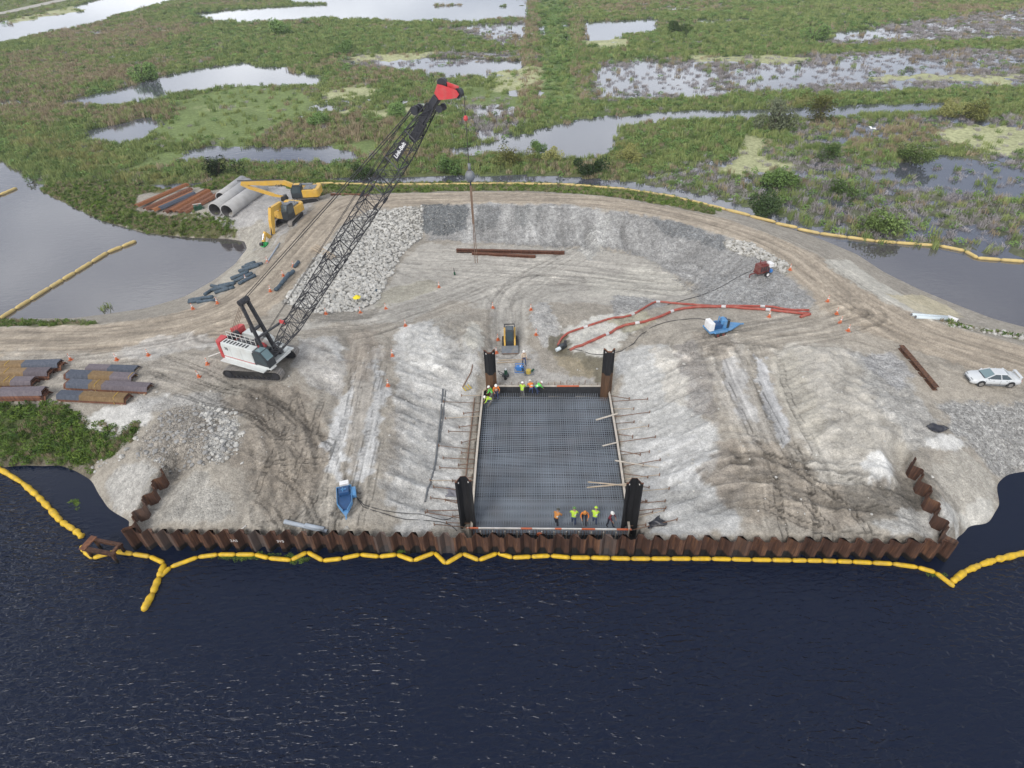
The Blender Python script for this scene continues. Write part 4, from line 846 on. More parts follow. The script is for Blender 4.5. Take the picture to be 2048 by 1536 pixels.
# ---- vegetation: clumps scattered as ground cover
def leafmat(name, c0, c1, trans=0.25):
    mt, N, L, b = newmat(name)
    oi = N.new('ShaderNodeObjectInfo'); ra = N.new('ShaderNodeValToRGB'); ra.color_ramp.elements[0].color = (*c0, 1); ra.color_ramp.elements[1].color = (*c1, 1)
    g = N.new('ShaderNodeNewGeometry'); n = N.new('ShaderNodeTexNoise'); n.inputs['Scale'].default_value = 0.9; n.inputs['Detail'].default_value = 3; L.new(g.outputs['Position'], n.inputs['Vector'])
    ad = N.new('ShaderNodeMath'); ad.operation = 'ADD'; L.new(oi.outputs['Random'], ad.inputs[0]); L.new(n.outputs[0], ad.inputs[1])
    r = N.new('ShaderNodeMapRange'); r.inputs[1].default_value = 0.35; r.inputs[2].default_value = 1.65; L.new(ad.outputs[0], r.inputs[0])
    L.new(r.outputs[0], ra.inputs[0]); L.new(ra.outputs[0], b.inputs['Base Color']); b.inputs['Roughness'].default_value = 0.7; b.inputs['Specular IOR Level'].default_value = 0.2
leafmat('reed', (0.13, 0.195, 0.06), (0.33, 0.375, 0.14)); leafmat('dry_reed', (0.23, 0.18, 0.11), (0.42, 0.35, 0.23)); leafmat('leaf', (0.09, 0.16, 0.045), (0.20, 0.31, 0.09))
leafmat('dead', (0.24, 0.215, 0.215), (0.46, 0.43, 0.43)); leafmat('pale_grass', (0.20, 0.21, 0.07), (0.37, 0.36, 0.15)); leafmat('cover', (0.05, 0.105, 0.018), (0.15, 0.22, 0.035)); leafmat('dark_leaf', (0.025, 0.05, 0.016), (0.07, 0.11, 0.035)); leafmat('yellow_leaf', (0.17, 0.18, 0.05), (0.31, 0.31, 0.11)); leafmat('bright_leaf', (0.10, 0.17, 0.045), (0.21, 0.29, 0.09)); leafmat('grey_leaf', (0.09, 0.11, 0.06), (0.18, 0.20, 0.12))

def blades(n, rad, h0, h1, wd, lean, rs):
    mb = MB()
    for _ in range(n):
        a = rs.random() * 6.283; r0 = rad * math.sqrt(rs.random()); x, y = r0 * math.cos(a), r0 * math.sin(a)
        h = h0 + (h1 - h0) * rs.random(); b_ = rs.random() * 6.283; l = lean * h * rs.random(); w2 = wd * (0.6 + 0.8 * rs.random())
        dx, dy = math.cos(b_), math.sin(b_); c_ = rs.random() * 6.283; px_, py_ = math.cos(c_) * w2, math.sin(c_) * w2
        mb.add([(x - px_, y - py_, -0.1), (x + px_, y + py_, -0.1), (x + dx * l * 0.4 + px_ * 0.8, y + dy * l * 0.4 + py_ * 0.8, h * 0.6), (x + dx * l, y + dy * l, h), (x + dx * l * 0.4 - px_ * 0.8, y + dy * l * 0.4 - py_ * 0.8, h * 0.6)], [(0, 1, 2, 4), (4, 2, 3)])
    return mb
def leaves(n, rx, rz, zc_, sz, rs, shell=0.5):
    mb = MB()
    for _ in range(n):
        d = Vector((rs.gauss(0, 1), rs.gauss(0, 1), rs.gauss(0, 1))).normalized(); k = shell + (1 - shell) * rs.random()
        p_ = Vector((d.x * rx * k, d.y * rx * k, zc_ + d.z * rz * k)); u = Vector((rs.gauss(0, 1), rs.gauss(0, 1), rs.gauss(0, .6))).normalized(); v = u.orthogonal().normalized()
        s_ = sz * (0.6 + 0.8 * rs.random()); mb.add([p_ - u * s_, p_ + v * s_ * .6, p_ + u * s_, p_ - v * s_ * .6], [(0, 1, 2, 3)])
    return mb
rs = random.Random(5)
CL = {'reed': [blades(30, 0.6, 0.5, 1.25, 0.045, 0.5, rs) for _ in range(2)], 'dry_reed': [blades(30, 0.6, 0.6, 1.35, 0.04, 0.4, rs) for _ in range(2)],
      'leaf': [leaves(60, 0.7, 0.5, 0.45, 0.13, rs) for _ in range(2)], 'dead': [blades(34, 0.55, 0.25, 0.85, 0.028, 1.2, rs) for _ in range(2)],
      'pale_grass': [blades(60, 0.7, 0.5, 1.15, 0.024, 0.8, rs) for _ in range(2)], 'cover': [leaves(60, 0.42, 0.22, 0.13, 0.085, rs) for _ in range(2)]}
def gnode(ob):
    ng = bpy.data.node_groups.new('scatter', 'GeometryNodeTree')
    ng.interface.new_socket('Geometry', in_out='INPUT', socket_type='NodeSocketGeometry'); ng.interface.new_socket('Geometry', in_out='OUTPUT', socket_type='NodeSocketGeometry')
    n = ng.nodes; gi = n.new('NodeGroupInput'); go = n.new('NodeGroupOutput'); ip = n.new('GeometryNodeInstanceOnPoints'); oi = n.new('GeometryNodeObjectInfo'); oi.inputs[0].default_value = ob; oi.inputs['As Instance'].default_value = True
    rt = n.new('GeometryNodeInputNamedAttribute'); rt.data_type = 'FLOAT_VECTOR'; rt.inputs[0].default_value = 'rot'
    sc = n.new('GeometryNodeInputNamedAttribute'); sc.data_type = 'FLOAT_VECTOR'; sc.inputs[0].default_value = 'scl'
    l = ng.links; l.new(gi.outputs[0], ip.inputs['Points']); l.new(oi.outputs['Geometry'], ip.inputs['Instance']); l.new(rt.outputs[0], ip.inputs['Rotation']); l.new(sc.outputs[0], ip.inputs['Scale']); l.new(ip.outputs[0], go.inputs[0])
    return ng
SRC = {}
def src(kind, v):
    if (kind, v) not in SRC: SRC[(kind, v)] = bpy.data.objects.new('%s_clump' % kind, CL[kind][v].mesh('%s_clump' % kind, kind))
    return SRC[(kind, v)]
def scatter(name, kind, pts, scl, label, cat, zsc=None):
    pts = np.asarray(pts, np.float32); n = len(pts)
    if n == 0: return
    pick = RNG.random(n) < 0.5
    for v in (0, 1):
        k = np.nonzero(pick == bool(v))[0]
        me = bpy.data.meshes.new(name); me.vertices.add(len(k)); me.vertices.foreach_set('co', pts[k].ravel())
        rot = np.zeros((len(k), 3), np.float32); rot[:, 2] = RNG.random(len(k)) * 6.283; rot[:, 0] = (RNG.random(len(k)) - .5) * .3
        me.attributes.new('rot', 'FLOAT_VECTOR', 'POINT').data.foreach_set('vector', rot.ravel())
        s3 = np.repeat(np.asarray(scl, np.float32)[k][:, None], 3, 1); s3[:, 2] = (np.asarray(zsc, np.float32)[k] if zsc is not None else s3[:, 2]) * (0.7 + 0.6 * RNG.random(len(k)))
        me.attributes.new('scl', 'FLOAT_VECTOR', 'POINT').data.foreach_set('vector', s3.ravel().astype(np.float32))
        me.update(); o = link(bpy.data.objects.new(name, me)); tag(o, label, cat, kind='stuff')
        o.modifiers.new('scatter', 'NODES').node_group = gnode(src(kind, v))

def marsh_veg():
    d2 = MY; dens = np.where(d2 < 130, 1.5, np.where(d2 < 200, 1.0, np.where(d2 < 280, 0.6, 0.42))) * DENS
    land = sstep(-0.45, 0.25, FIELD + 0.5 * _vd)
    dens = dens * (land + 0.35 * (1 - land) * np.clip(DEADW - 0.5, 0, 1)) * (~SITE) * (1 - near) * VIS * (_lr > 5)
    cnt = RNG.poisson(np.clip(dens, 0, 3))
    jj, ii = np.nonzero(cnt); rep = cnt[jj, ii]; jj = np.repeat(jj, rep); ii = np.repeat(ii, rep)
    x = MX[jj, ii] + (RNG.random(len(jj)) - .5) * MD; y = MY[jj, ii] + (RNG.random(len(jj)) - .5) * MD
    ws = np.stack([a[jj, ii] for a in (GREENW, DRYW, SHRW, DEADW, PALEW)], 1); ws = ws ** 1.6 + 1e-4; cs = np.cumsum(ws / ws.sum(1, keepdims=True), 1)
    ty = (RNG.random(len(jj))[:, None] > cs).sum(1).clip(0, 4)
    z = np.maximum(MZ[jj, ii], -0.05); far = np.clip((y - 110) / 170, 0, 1)
    zs = (0.5 + 0.45 * RNG.random(len(jj))) * (0.7 + 1.1 * np.clip(_vb[jj, ii] + .5, 0, 1) ** 2); sc = (0.75 + 0.55 * RNG.random(len(jj))) * (1 + 0.75 * far)
    for t, (nm, kd, lb, ct) in enumerate([('green_reeds', 'reed', 'olive green reeds and sedges covering the marsh', 'reeds'), ('dry_reeds', 'dry_reed', 'brown dried reeds standing in patches across the marsh', 'reeds'), ('marsh_scrub', 'leaf', 'low leafy green scrub spread over the marsh', 'scrub'), ('dead_scrub', 'dead', 'grey leafless scrub standing in the shallow marsh water', 'scrub'), ('tall_grass', 'pale_grass', 'tall pale yellow green grass along the marsh edge', 'grass')]):
        k = ty == t; scatter(nm, kd, np.stack([x[k], y[k], z[k]], 1), sc[k] * (1.0 if kd != 'dead' else 0.95), lb, ct, zs[k])
    print('marsh clumps', len(jj))
marsh_veg()
def bank_veg():
    k = np.nonzero((VEG > 0.05) & (HZ > 0.02)); v = VEG[k]; x0 = GXX[k]; y0 = GYY[k]
    keep = RNG.random(len(v)) < v * GD * GD * np.where(y0 < 50, 16.0, 9.0) * np.clip(0.85 + 1.6 * fbm(x0, y0, 0.5, 402, 3), 0.2, 1.6)
    x = x0[keep] + (RNG.random(keep.sum()) - .5) * GD; y = y0[keep] + (RNG.random(keep.sum()) - .5) * GD; z = HZ[k][keep]
    nn = fbm(x, y, 0.22, 400, 4); lush = (y < 50); u = RNG.random(len(x))
    a = lush & (u < 0.8 + nn) | (~lush & (u < 0.38 + 1.2 * nn)); bb = ~a & (u < 0.78 + 0.6 * nn); c = ~a & ~bb
    s_ = 0.40 + 0.42 * RNG.random(len(x)); s_ = s_ * (0.7 + 0.9 * np.clip(fbm(x, y, 0.6, 410, 3) + 0.5, 0, 1))
    for kk, nm, kd, sc, lb, ct in ((a, 'ground_cover', 'cover', 1.0, 'lush green ground cover on the grassy banks', 'ground cover'), (bb, 'bank_grass', 'reed', 0.42, 'short green grass on the banks of the site', 'grass'), (c, 'dry_bank_grass', 'dry_reed', 0.40, 'dry brown grass tufts on the banks', 'grass')):
        scatter(nm, kd, np.stack([x[kk], y[kk], z[kk]], 1), s_[kk] * sc, lb, ct)
    print('bank clumps', len(x))
bank_veg()

# ---- single bushes that stand out
def crown(n, rs, sz):
    mb = MB()
    lobes = [(Vector((rs.gauss(0, .42), rs.gauss(0, .42), 0.30 + rs.random() * 0.7)), 0.32 + 0.25 * rs.random()) for _ in range(9)]
    for _ in range(n):
        c, r0 = lobes[rs.randrange(len(lobes))]; d = Vector((rs.gauss(0, 1), rs.gauss(0, 1), rs.gauss(0, 1))).normalized()
        p_ = c + d * r0 * (0.55 + 0.5 * rs.random()); u = Vector((rs.gauss(0, 1), rs.gauss(0, 1), rs.gauss(0, 1))).normalized(); v = u.orthogonal().normalized(); s_ = sz * (0.6 + 0.8 * rs.random())
        if p_.z > 0.02: mb.add([p_ - u * s_, p_ + v * s_ * .55, p_ + u * s_, p_ - v * s_ * .55], [(0, 1, 2, 3)])
    return mb
paint('bark', (0.10, 0.08, 0.06), 0.9)
CR = {}
def bush(px, py, wpx, kind, label, tall=1.0, grass=False):
    q = P(px, py, 0.1); dpt = (np.array(q) - _C) @ _F; w_ = wpx * dpt / FPX / 1.9
    z = max(float(hgt(q[0], q[1])) if (GX0 < q[0] < GX1 and q[1] < GY1) else 0.05, 0.05)
    if z > 0.2: q = G(px, py)
    o = empty('grass_clump' if grass else 'bush', (q[0], q[1], z), rs.random() * 6.28, label, 'grass' if grass else 'bush', 'single bushes in the marsh')
    o.scale = (w_, w_, w_ * tall)
    k = (kind, rs.randrange(3))
    if k not in CR:
        mb = blades(300, 0.75, 0.3, 0.85, 0.016, 0.7, rs) if grass else crown(2300, rs, 0.062)
        st = MB()
        for _ in range(5):
            a = rs.random() * 6.28; st.tube([(0.05 * math.cos(a), 0.05 * math.sin(a), -0.1), (0.2 * math.cos(a), 0.2 * math.sin(a), 0.45), (0.42 * math.cos(a + .3), 0.42 * math.sin(a + .3), 0.95)], [0.045, 0.03, 0.012], 5)
        CR[k] = (mb.mesh('foliage', kind), st.mesh('trunk', 'bark'))
    link(bpy.data.objects.new('crown' if not grass else 'blades', CR[k][0]), o)
    if not grass: link(bpy.data.objects.new('trunk', CR[k][1]), o)
for b_ in [(285,162,52,'leaf','round green bush at the left end of the long marsh pool',1.0), (437,355,56,'dark_leaf','dark green rounded bush just above the stacked rusty piles',1.1), (1543,262,62,'grey_leaf','tall grey green bush on the bank of the narrow channel, biggest in the marsh',1.5),
           (1634,240,62,'yellow_leaf','yellow green bush beside the narrow channel, right of the tall grey one',1.1), (1018,328,58,'yellow_leaf','yellow green bush under the left part of the open pool',1.0), (1075,305,34,'leaf','small green bush standing in the lower edge of the open pool',1.0), (1104,320,40,'yellow_leaf','yellowish bush on the shore below the open pool',0.9), (1254,322,44,'yellow_leaf','yellow bush at the lower right corner of the open pool',1.0),
           (1532,432,62,'dark_leaf','dark green bush standing in the ditch beside the far boom',1.1), (1558,376,80,'bright_leaf','bright green bush in grey scrub above the ditch',0.8), (1952,240,56,'yellow_leaf','yellow bush near the right edge by the channel end',1.0), (1890,232,44,'yellow_leaf','smaller yellow bush at the right end of the narrow channel',1.0), (1760,462,84,'bright_leaf','wide bright green bush above the boom on the right',0.7), (1820,322,70,'bright_leaf','bright green low bush in the marsh at right, above white scrub water',0.7), (1660,320,50,'leaf','green bush left of the bright low one in the right marsh',0.8),
           (1700,392,70,'leaf','dull green bush in the middle of the right grey scrub',0.7), (640,250,46,'leaf','green bush at the right tip of the algae lawn',0.8), (800,235,50,'leaf','green bush left of the crane boom in the marsh',0.9), (1360,66,40,'leaf','green bush beside the far square pool',0.9), (1625,82,50,'leaf','far green bush in the upper right marsh',0.9), (690,110,40,'leaf','far green bush beyond the long marsh pool',0.9), (560,70,44,'leaf','distant green bush below the top pools',0.9), (730,355,46,'dark_leaf','dark bush behind the back road, left of the boom',0.8), (1180,352,60,'dark_leaf','dark green bush behind the back road, under the open pool',0.8), (900,345,50,'leaf','green bush behind the back road, left of the hanging hook',0.8)]:
    bush(*b_)
for b_ in [(175,345,45,'pale_grass','tall pale grass clump at the left end of the row above the pond'), (250,362,45,'pale_grass','second tall pale grass clump from the left above the pond'), (320,385,35,'pale_grass','pale grass clump just left of the stacked rusty piles'), (60,290,45,'pale_grass','pale grass clump near the left edge above the pond'), (120,315,40,'pale_grass','pale grass clump between the left edge and the longer row'), (545,352,35,'pale_grass','pale grass clump above the long yellow excavator arm')]:
    bush(*b_, 1.0, True)

# weed caught between the boom and the front wall
_w = []
for cx, cy, n_, sx_, sy_ in ((470, 1113, 70, 40, 5), (592, 1117, 60, 18, 6), (520, 1110, 30, 30, 4), (800, 1104, 20, 20, 2), (1880, 1150, 16, 12, 4), (150, 1005, 18, 8, 6)):
    for _ in range(n_): q = P(cx + rs.gauss(0, sx_ * .6), cy + rs.gauss(0, sy_ * .6), 0.0); _w.append((q[0], q[1], -0.02))
scatter('floating_weed', 'cover', _w, [rs.uniform(.25, .5) for _ in _w], 'green water weed floating along the front boom', 'water weed', [0.18] * len(_w))
# ================================================================== MATERIALS FOR THE WORKS
paint('white_paint', (0.62, 0.645, 0.63), 0.35, 0, 0.04, 0.35, (0.45, 0.42, 0.37), 2.0)
paint('crane_red', (0.52, 0.045, 0.05), 0.4, 0, 0.08, 0.25)
paint('black_steel', (0.03, 0.031, 0.038), 0.45, 0.2, 0.2, 0.2, (0.13, 0.12, 0.11), 4.0)
paint('track_steel', (0.022, 0.022, 0.023), 0.6, 0.3, 0.3, 0.2, (0.30, 0.27, 0.23), 3.0)
paint('track_pad', (0.22, 0.205, 0.19), 0.7, 0.2, 0.25, 0.5, (0.38, 0.34, 0.29), 4.0)
paint('cat_yellow', (0.62, 0.37, 0.055), 0.45, 0, 0.08, 0.4, (0.42, 0.36, 0.26), 1.6)
paint('cab_dark', (0.03, 0.036, 0.042), 0.35)
paint('deck_grey', (0.14, 0.155, 0.175), 0.55, 0, 0.15, 0.4)
paint('cable', (0.035, 0.033, 0.033), 0.6); paint('wire_rust', (0.17, 0.11, 0.075), 0.7)
paint('rubber', (0.018, 0.018, 0.019), 0.75, 0, 0.2, 0.4, (0.25, 0.22, 0.18), 5)
paint('chrome', (0.55, 0.56, 0.58), 0.25, 0.9)
paint('wood', (0.44, 0.36, 0.27), 0.8, 0, 0.2); paint('form_shaded', (0.03, 0.032, 0.037), 0.8, 0, 0.25); paint('form_wood', (0.50, 0.45, 0.385), 0.8, 0, 0.15, 0.4)  # form panels: pit shade and upright bars put into their near-black colour
paint('rail_white', (0.66, 0.64, 0.61), 0.6, 0, 0.1, 0.4); paint('rail_orange', (0.58, 0.14, 0.055), 0.6, 0, 0.1, 0.25)
paint('cone_orange', (0.62, 0.16, 0.06), 0.55, 0, 0.08, 0.25); paint('cone_white', (0.72, 0.72, 0.70), 0.5)
paint('boom_yellow', (0.66, 0.42, 0.015), 0.55, 0, 0.18, 0.6, (0.36, 0.25, 0.08), 3.5); paint('boom_pale', (0.60, 0.45, 0.17), 0.6, 0, 0.12, 0.45, (0.42, 0.35, 0.22), 1.5)
paint('hose_orange', (0.34, 0.065, 0.045), 0.6, 0, 0.14, 0.35, (0.42, 0.30, 0.23), 2.5); paint('hose_black', (0.03, 0.03, 0.032), 0.6)
paint('clamp', (0.62, 0.60, 0.60), 0.4, 0.3)
paint('pump_blue', (0.085, 0.25, 0.48), 0.45, 0, 0.1, 0.3, (0.32, 0.36, 0.38), 2.5); paint('pump_dark_blue', (0.022, 0.075, 0.19), 0.5); paint('gen_blue', (0.04, 0.20, 0.55), 0.4)
paint('maroon', (0.16, 0.035, 0.03), 0.55, 0, 0.2, 0.25); paint('tank_white', (0.78, 0.78, 0.78), 0.5, 0, 0.05, 0.2)
paint('concrete', (0.42, 0.415, 0.41), 0.85, 0, 0.12, 0.35, (0.30, 0.29, 0.27), 0.9); paint('pipe_inside', (0.16, 0.15, 0.15), 0.9)
paint('pvc', (0.62, 0.70, 0.74), 0.4, 0, 0.05, 0.2); paint('drain_grey', (0.11, 0.12, 0.13), 0.6, 0, 0.1, 0.2); paint('pvc_grey', (0.33, 0.37, 0.42), 0.5, 0, 0.08, 0.2); paint('slate_roll', (0.055, 0.085, 0.115), 0.75, 0, 0.25, 0.3, (0.18, 0.19, 0.2), 3)
paint('tarp', (0.02, 0.022, 0.032), 0.35, 0, 0.3, 0.15); paint('grey_sheet', (0.22, 0.215, 0.235), 0.6)
paint('bright_green', (0.03, 0.36, 0.10), 0.5); paint('dark_green', (0.015, 0.075, 0.04), 0.5); paint('yellow', (0.74, 0.60, 0.02), 0.6); paint('dull_yellow', (0.47, 0.35, 0.07), 0.6)
paint('stone_white', (0.46, 0.45, 0.42), 0.9, 0, 0.38, 0.45, (0.36, 0.33, 0.28), 1.7, 0.3); paint('stone_grey', (0.29, 0.285, 0.275), 0.9, 0, 0.3, 0, scale=2, bump=0.3)
paint('bar_steel', (0.26, 0.295, 0.34), 0.6, 0.1, 0.2, 0.25, (0.20, 0.15, 0.12), 0.35); paint('bar_rust', (0.20, 0.12, 0.08), 0.8, 0, 0.25)
paint('bird', (0.85, 0.85, 0.84), 0.7)
paint('strap', (0.60, 0.40, 0.08), 0.6)

def rustmat(name, c0, c1, c2, stain=False, grey=None, split=None, top=None):
    """weathered sheet pile steel: streaks, optional waterline stain, optional coating of the upper end"""
    mt, N, L, b = newmat(name)
    g = N.new('ShaderNodeNewGeometry'); mp = N.new('ShaderNodeMapping'); mp.inputs['Scale'].default_value = (3.2, 3.2, 0.35) ; L.new(g.outputs['Position'], mp.inputs[0])
    n = N.new('ShaderNodeTexNoise'); n.inputs['Scale'].default_value = 1.6; n.inputs['Detail'].default_value = 6; n.inputs['Roughness'].default_value = 0.7; L.new(mp.outputs[0], n.inputs['Vector'])
    ra = N.new('ShaderNodeValToRGB'); e = ra.color_ramp.elements; e[0].position = 0.28; e[0].color = (*c0, 1); e[1].position = 0.74; e[1].color = (*c2, 1); m_ = e.new(0.52); m_.color = (*c1, 1)
    oi = N.new('ShaderNodeObjectInfo'); ad = N.new('ShaderNodeMath'); ad.operation = 'MULTIPLY_ADD'; ad.inputs[1].default_value = 0.22; L.new(oi.outputs['Random'], ad.inputs[0]); ad2 = N.new('ShaderNodeMath'); ad2.operation = 'SUBTRACT'; ad2.inputs[1].default_value = 0.11; L.new(n.outputs[0], ad.inputs[2]); L.new(ad.outputs[0], ad2.inputs[0]); L.new(ad2.outputs[0], ra.inputs[0])
    out = ra.outputs[0]; sp = N.new('ShaderNodeSeparateXYZ'); L.new(g.outputs['Position'], sp.inputs[0])
    if stain:
        r = N.new('ShaderNodeMapRange'); r.inputs[1].default_value = 0.5; r.inputs[2].default_value = 0.32; L.new(sp.outputs[2], r.inputs[0])
        m2 = N.new('ShaderNodeMix'); m2.data_type = 'RGBA'; L.new(r.outputs[0], m2.inputs[0]); L.new(out, m2.inputs[6]); m2.inputs[7].default_value = (0.008, 0.007, 0.006, 1); out = m2.outputs[2]
    if grey is not None:                # random sheets keep mill grey
        r = N.new('ShaderNodeMapRange'); r.inputs[1].default_value = 0.80; r.inputs[2].default_value = 0.95; r.inputs[4].default_value = 0.8; L.new(oi.outputs['Random'], r.inputs[0])
        m2 = N.new('ShaderNodeMix'); m2.data_type = 'RGBA'; L.new(r.outputs[0], m2.inputs[0]); L.new(out, m2.inputs[6]); m2.inputs[7].default_value = (*grey, 1); out = m2.outputs[2]
    L.new(out, b.inputs['Base Color']); b.inputs['Roughness'].default_value = 0.8; b.inputs['Specular IOR Level'].default_value = 0.25
rustmat('rust', (0.034, 0.018, 0.014), (0.09, 0.046, 0.031), (0.21, 0.105, 0.055), True, (0.10, 0.085, 0.08))
rustmat('rust_dry', (0.07, 0.032, 0.022), (0.15, 0.066, 0.04), (0.26, 0.12, 0.065))
rustmat('rust_orange', (0.16, 0.065, 0.03), (0.26, 0.105, 0.045), (0.33, 0.16, 0.08))
rustmat('pile_brown', (0.075, 0.043, 0.025), (0.115, 0.065, 0.038), (0.16, 0.09, 0.05)); rustmat('pile_black', (0.011, 0.011, 0.012), (0.017, 0.017, 0.019), (0.03, 0.029, 0.029))
rustmat('steel_blue', (0.055, 0.065, 0.085), (0.085, 0.097, 0.125), (0.13, 0.14, 0.17)); rustmat('steel_ochre', (0.15, 0.095, 0.045), (0.215, 0.145, 0.075), (0.29, 0.20, 0.11)); rustmat('steel_violet', (0.10, 0.085, 0.095), (0.145, 0.125, 0.14), (0.20, 0.17, 0.18))
mt, N, L, b = newmat('glass'); b.inputs['Base Color'].default_value = (0.05, 0.07, 0.08, 1); b.inputs['Roughness'].default_value = 0.08; b.inputs['Specular IOR Level'].default_value = 0.8
mt, N, L, b = newmat('glass_light'); b.inputs['Base Color'].default_value = (0.16, 0.24, 0.26, 1); b.inputs['Roughness'].default_value = 0.08; b.inputs['Specular IOR Level'].default_value = 0.8

# ================================================================== SHEET PILE WALLS
def zprof(p_, d_, t_=0.02):
    a = [(0, 0), (0.14 * p_, 0), (0.36 * p_, d_), (0.64 * p_, d_), (0.86 * p_, 0), (p_, 0)]
    return a + [(x + (0.012 if i in (2, 3) else 0), y - t_) for i, (x, y) in reversed(list(enumerate(a)))]
def pile_mesh(name, p_, d_, z0, z1, mat):
    mb = MB(); mb.prism(zprof(p_, d_), z0, z1, 'z'); mb.cyl((p_, 0, z0), (p_, 0, z1 + 0.015), 0.03, 6); return mb.mesh(name, mat)
def pile_wall(name, a, b, ztop, label, slope=0.0, depth=0.44, out=1.6, pitch=1.11):
    a = np.asarray(a, float); b = np.asarray(b, float); ln = np.linalg.norm(b - a); n = max(1, round(ln / pitch)); p_ = ln / n
    o = empty(name, (a[0], a[1], 0), math.atan2(b[1] - a[1], b[0] - a[0]), label, 'sheet pile wall')
    me = pile_mesh('sheet_pile', p_, depth, -3.0, 0.0, 'rust')
    for i in range(n):
        s_ = bpy.data.objects.new('sheet_pile', me); link(s_, o); s_.location = (i * p_, 0, ztop + slope * i / max(n - 1, 1) + rs.uniform(-0.08, 0.08)); s_.scale = (1, 1, 1.25)
    return o
pile_wall('sheet_pile_wall', WL, WR, 1.93, 'long rusty sheet pile wall along the canal in front of the site')
_la = P(250, 1056, 2.1); _lb = P(324, 938, 2.6); _ra = P(1922, 1072, 2.1); _rb = P(1832, 912, 3.0)
pile_wall('sheet_pile_wall', _lb[:2], WL, 2.75, 'short rusty sheet pile return wall at the left end of the site', -0.6, .5, pitch=1.3)
pile_wall('sheet_pile_wall', WR, _rb[:2], 2.15, 'short rusty sheet pile return wall at the right end of the site', 0.75, .5, pitch=1.3)
# chalk marks on two piles of the front wall
def chalk(px, py, text, size):
    q = P(px, py, 1.15); s_ = (q[0] - WL[0]) * _wd[0] + (q[1] - WL[1]) * _wd[1]
    p_ = np.linalg.norm(WR - WL) / 51; k = math.floor(s_ / p_); x = WL + _wd * (k * p_)            # on the flat of the nearest fold
    cu = bpy.data.curves.new('chalk_mark', 'FONT'); cu.body = text; cu.size = size; cu.align_x = 'CENTER'; cu.extrude = 0.002
    t_ = bpy.data.objects.new('chalk_mark', cu); COL.objects.link(t_); bpy.context.view_layer.update()
    me = bpy.data.meshes.new_from_object(t_.evaluated_get(bpy.context.evaluated_depsgraph_get())); bpy.data.objects.remove(t_)
    me.materials.append(M('tank_white')); o = bpy.data.objects.new('chalk_mark', me); wallo = [q_ for q_ in bpy.data.objects if q_.name == 'sheet_pile_wall'][0]
    link(o, wallo); o.location = (k * p_ + 0.0, -0.025, 1.15); o.rotation_euler = (math.pi / 2, 0, 0)
chalk(474, 1085, '2A5', 0.34); chalk(567, 1087, '3V5', 0.34)

# tall guide piles at the slab corners
def king(px, py, zb, ptop, face, two, label, w_=1.02):
    q = P(px, py, zb); z1 = zb
    while proj((q[0], q[1], z1))[1] > ptop: z1 += 0.05
    o = empty('guide_pile', (q[0], q[1], min(zb, float(hgt(q[0], q[1])))), face, label, 'steel pile', 'four tall guide piles at the slab corners')
    H = z1 - o.location.z; d_, t_ = 0.42, 0.03
    pr = [(-w_ / 2, 0), (-w_ * .38, 0), (-w_ * .16, d_), (w_ * .16, d_), (w_ * .38, 0), (w_ / 2, 0), (w_ / 2, -t_), (w_ * .37, -t_), (w_ * .15, d_ - t_), (-w_ * .15, d_ - t_), (-w_ * .37, -t_), (-w_ / 2, -t_)]
    zs = H * two
    if zs > 0.1: MB().prism(pr, -0.4, zs, 'z').build('lower_pile', 'pile_brown', o)
    MB().prism(pr, max(zs, -0.4), H, 'z').build('coated_top', 'pile_black', o)
    hm = MB(); hm.prism([(x * 1.004, y + (0.004 if y > -0.01 else -0.004)) for x, y in pr], H - 0.12, H + 0.006, 'z').build('cut_edge', 'rust_dry', o)
    for s_ in (-1, 1): MB().cyl((s_ * w_ * .3, 0.06, H - 0.3), (s_ * w_ * .3, 0.22, H - 0.3), 0.05, 8).build('lifting_hole', 'rail_white', o)
king(938, 1064, -0.5, 962, R_(4), 0.0, 'tall black guide pile at the near left corner of the rebar slab', 1.16)
king(1256, 1066, -0.5, 966, R_(-4), 0.0, 'tall black guide pile at the near right corner of the rebar slab', 1.16)
king(984, 786, -0.2, 700, R_(183), 0.55, 'tall black and brown guide pile at the far left corner of the slab')
king(1211, 790, -0.2, 697, R_(177), 0.55, 'tall black and brown guide pile at the far right corner of the slab')

# rusty mooring frame standing in the water
q = P(205, 1095, 1.0); o = empty('mooring_frame', (q[0], q[1], 0), R_(-14), 'rusty steel box frame standing in the water left of the wall', 'steel frame')
for x in (-1.05, 1.05):
    for y in (-0.35, 0.45): MB().bar((x, y, -1.2), (x, y, 1.05), 0.16).build('post', 'rust', o)
MB().box((0, -0.35, 1.0), (2.7, 0.26, 0.24)).build('beam', 'rust', o); MB().box((0, 0.45, 1.0), (2.5, 0.22, 0.24)).build('beam', 'rust', o); MB().box((-1.2, 0.05, 1.14), (0.5, 1.2, 0.06)).build('cap_plate', 'rust_dry', o); MB().box((1.05, 0.05, 1.0), (0.2, 0.7, 0.2)).build('cross_beam', 'rust', o)

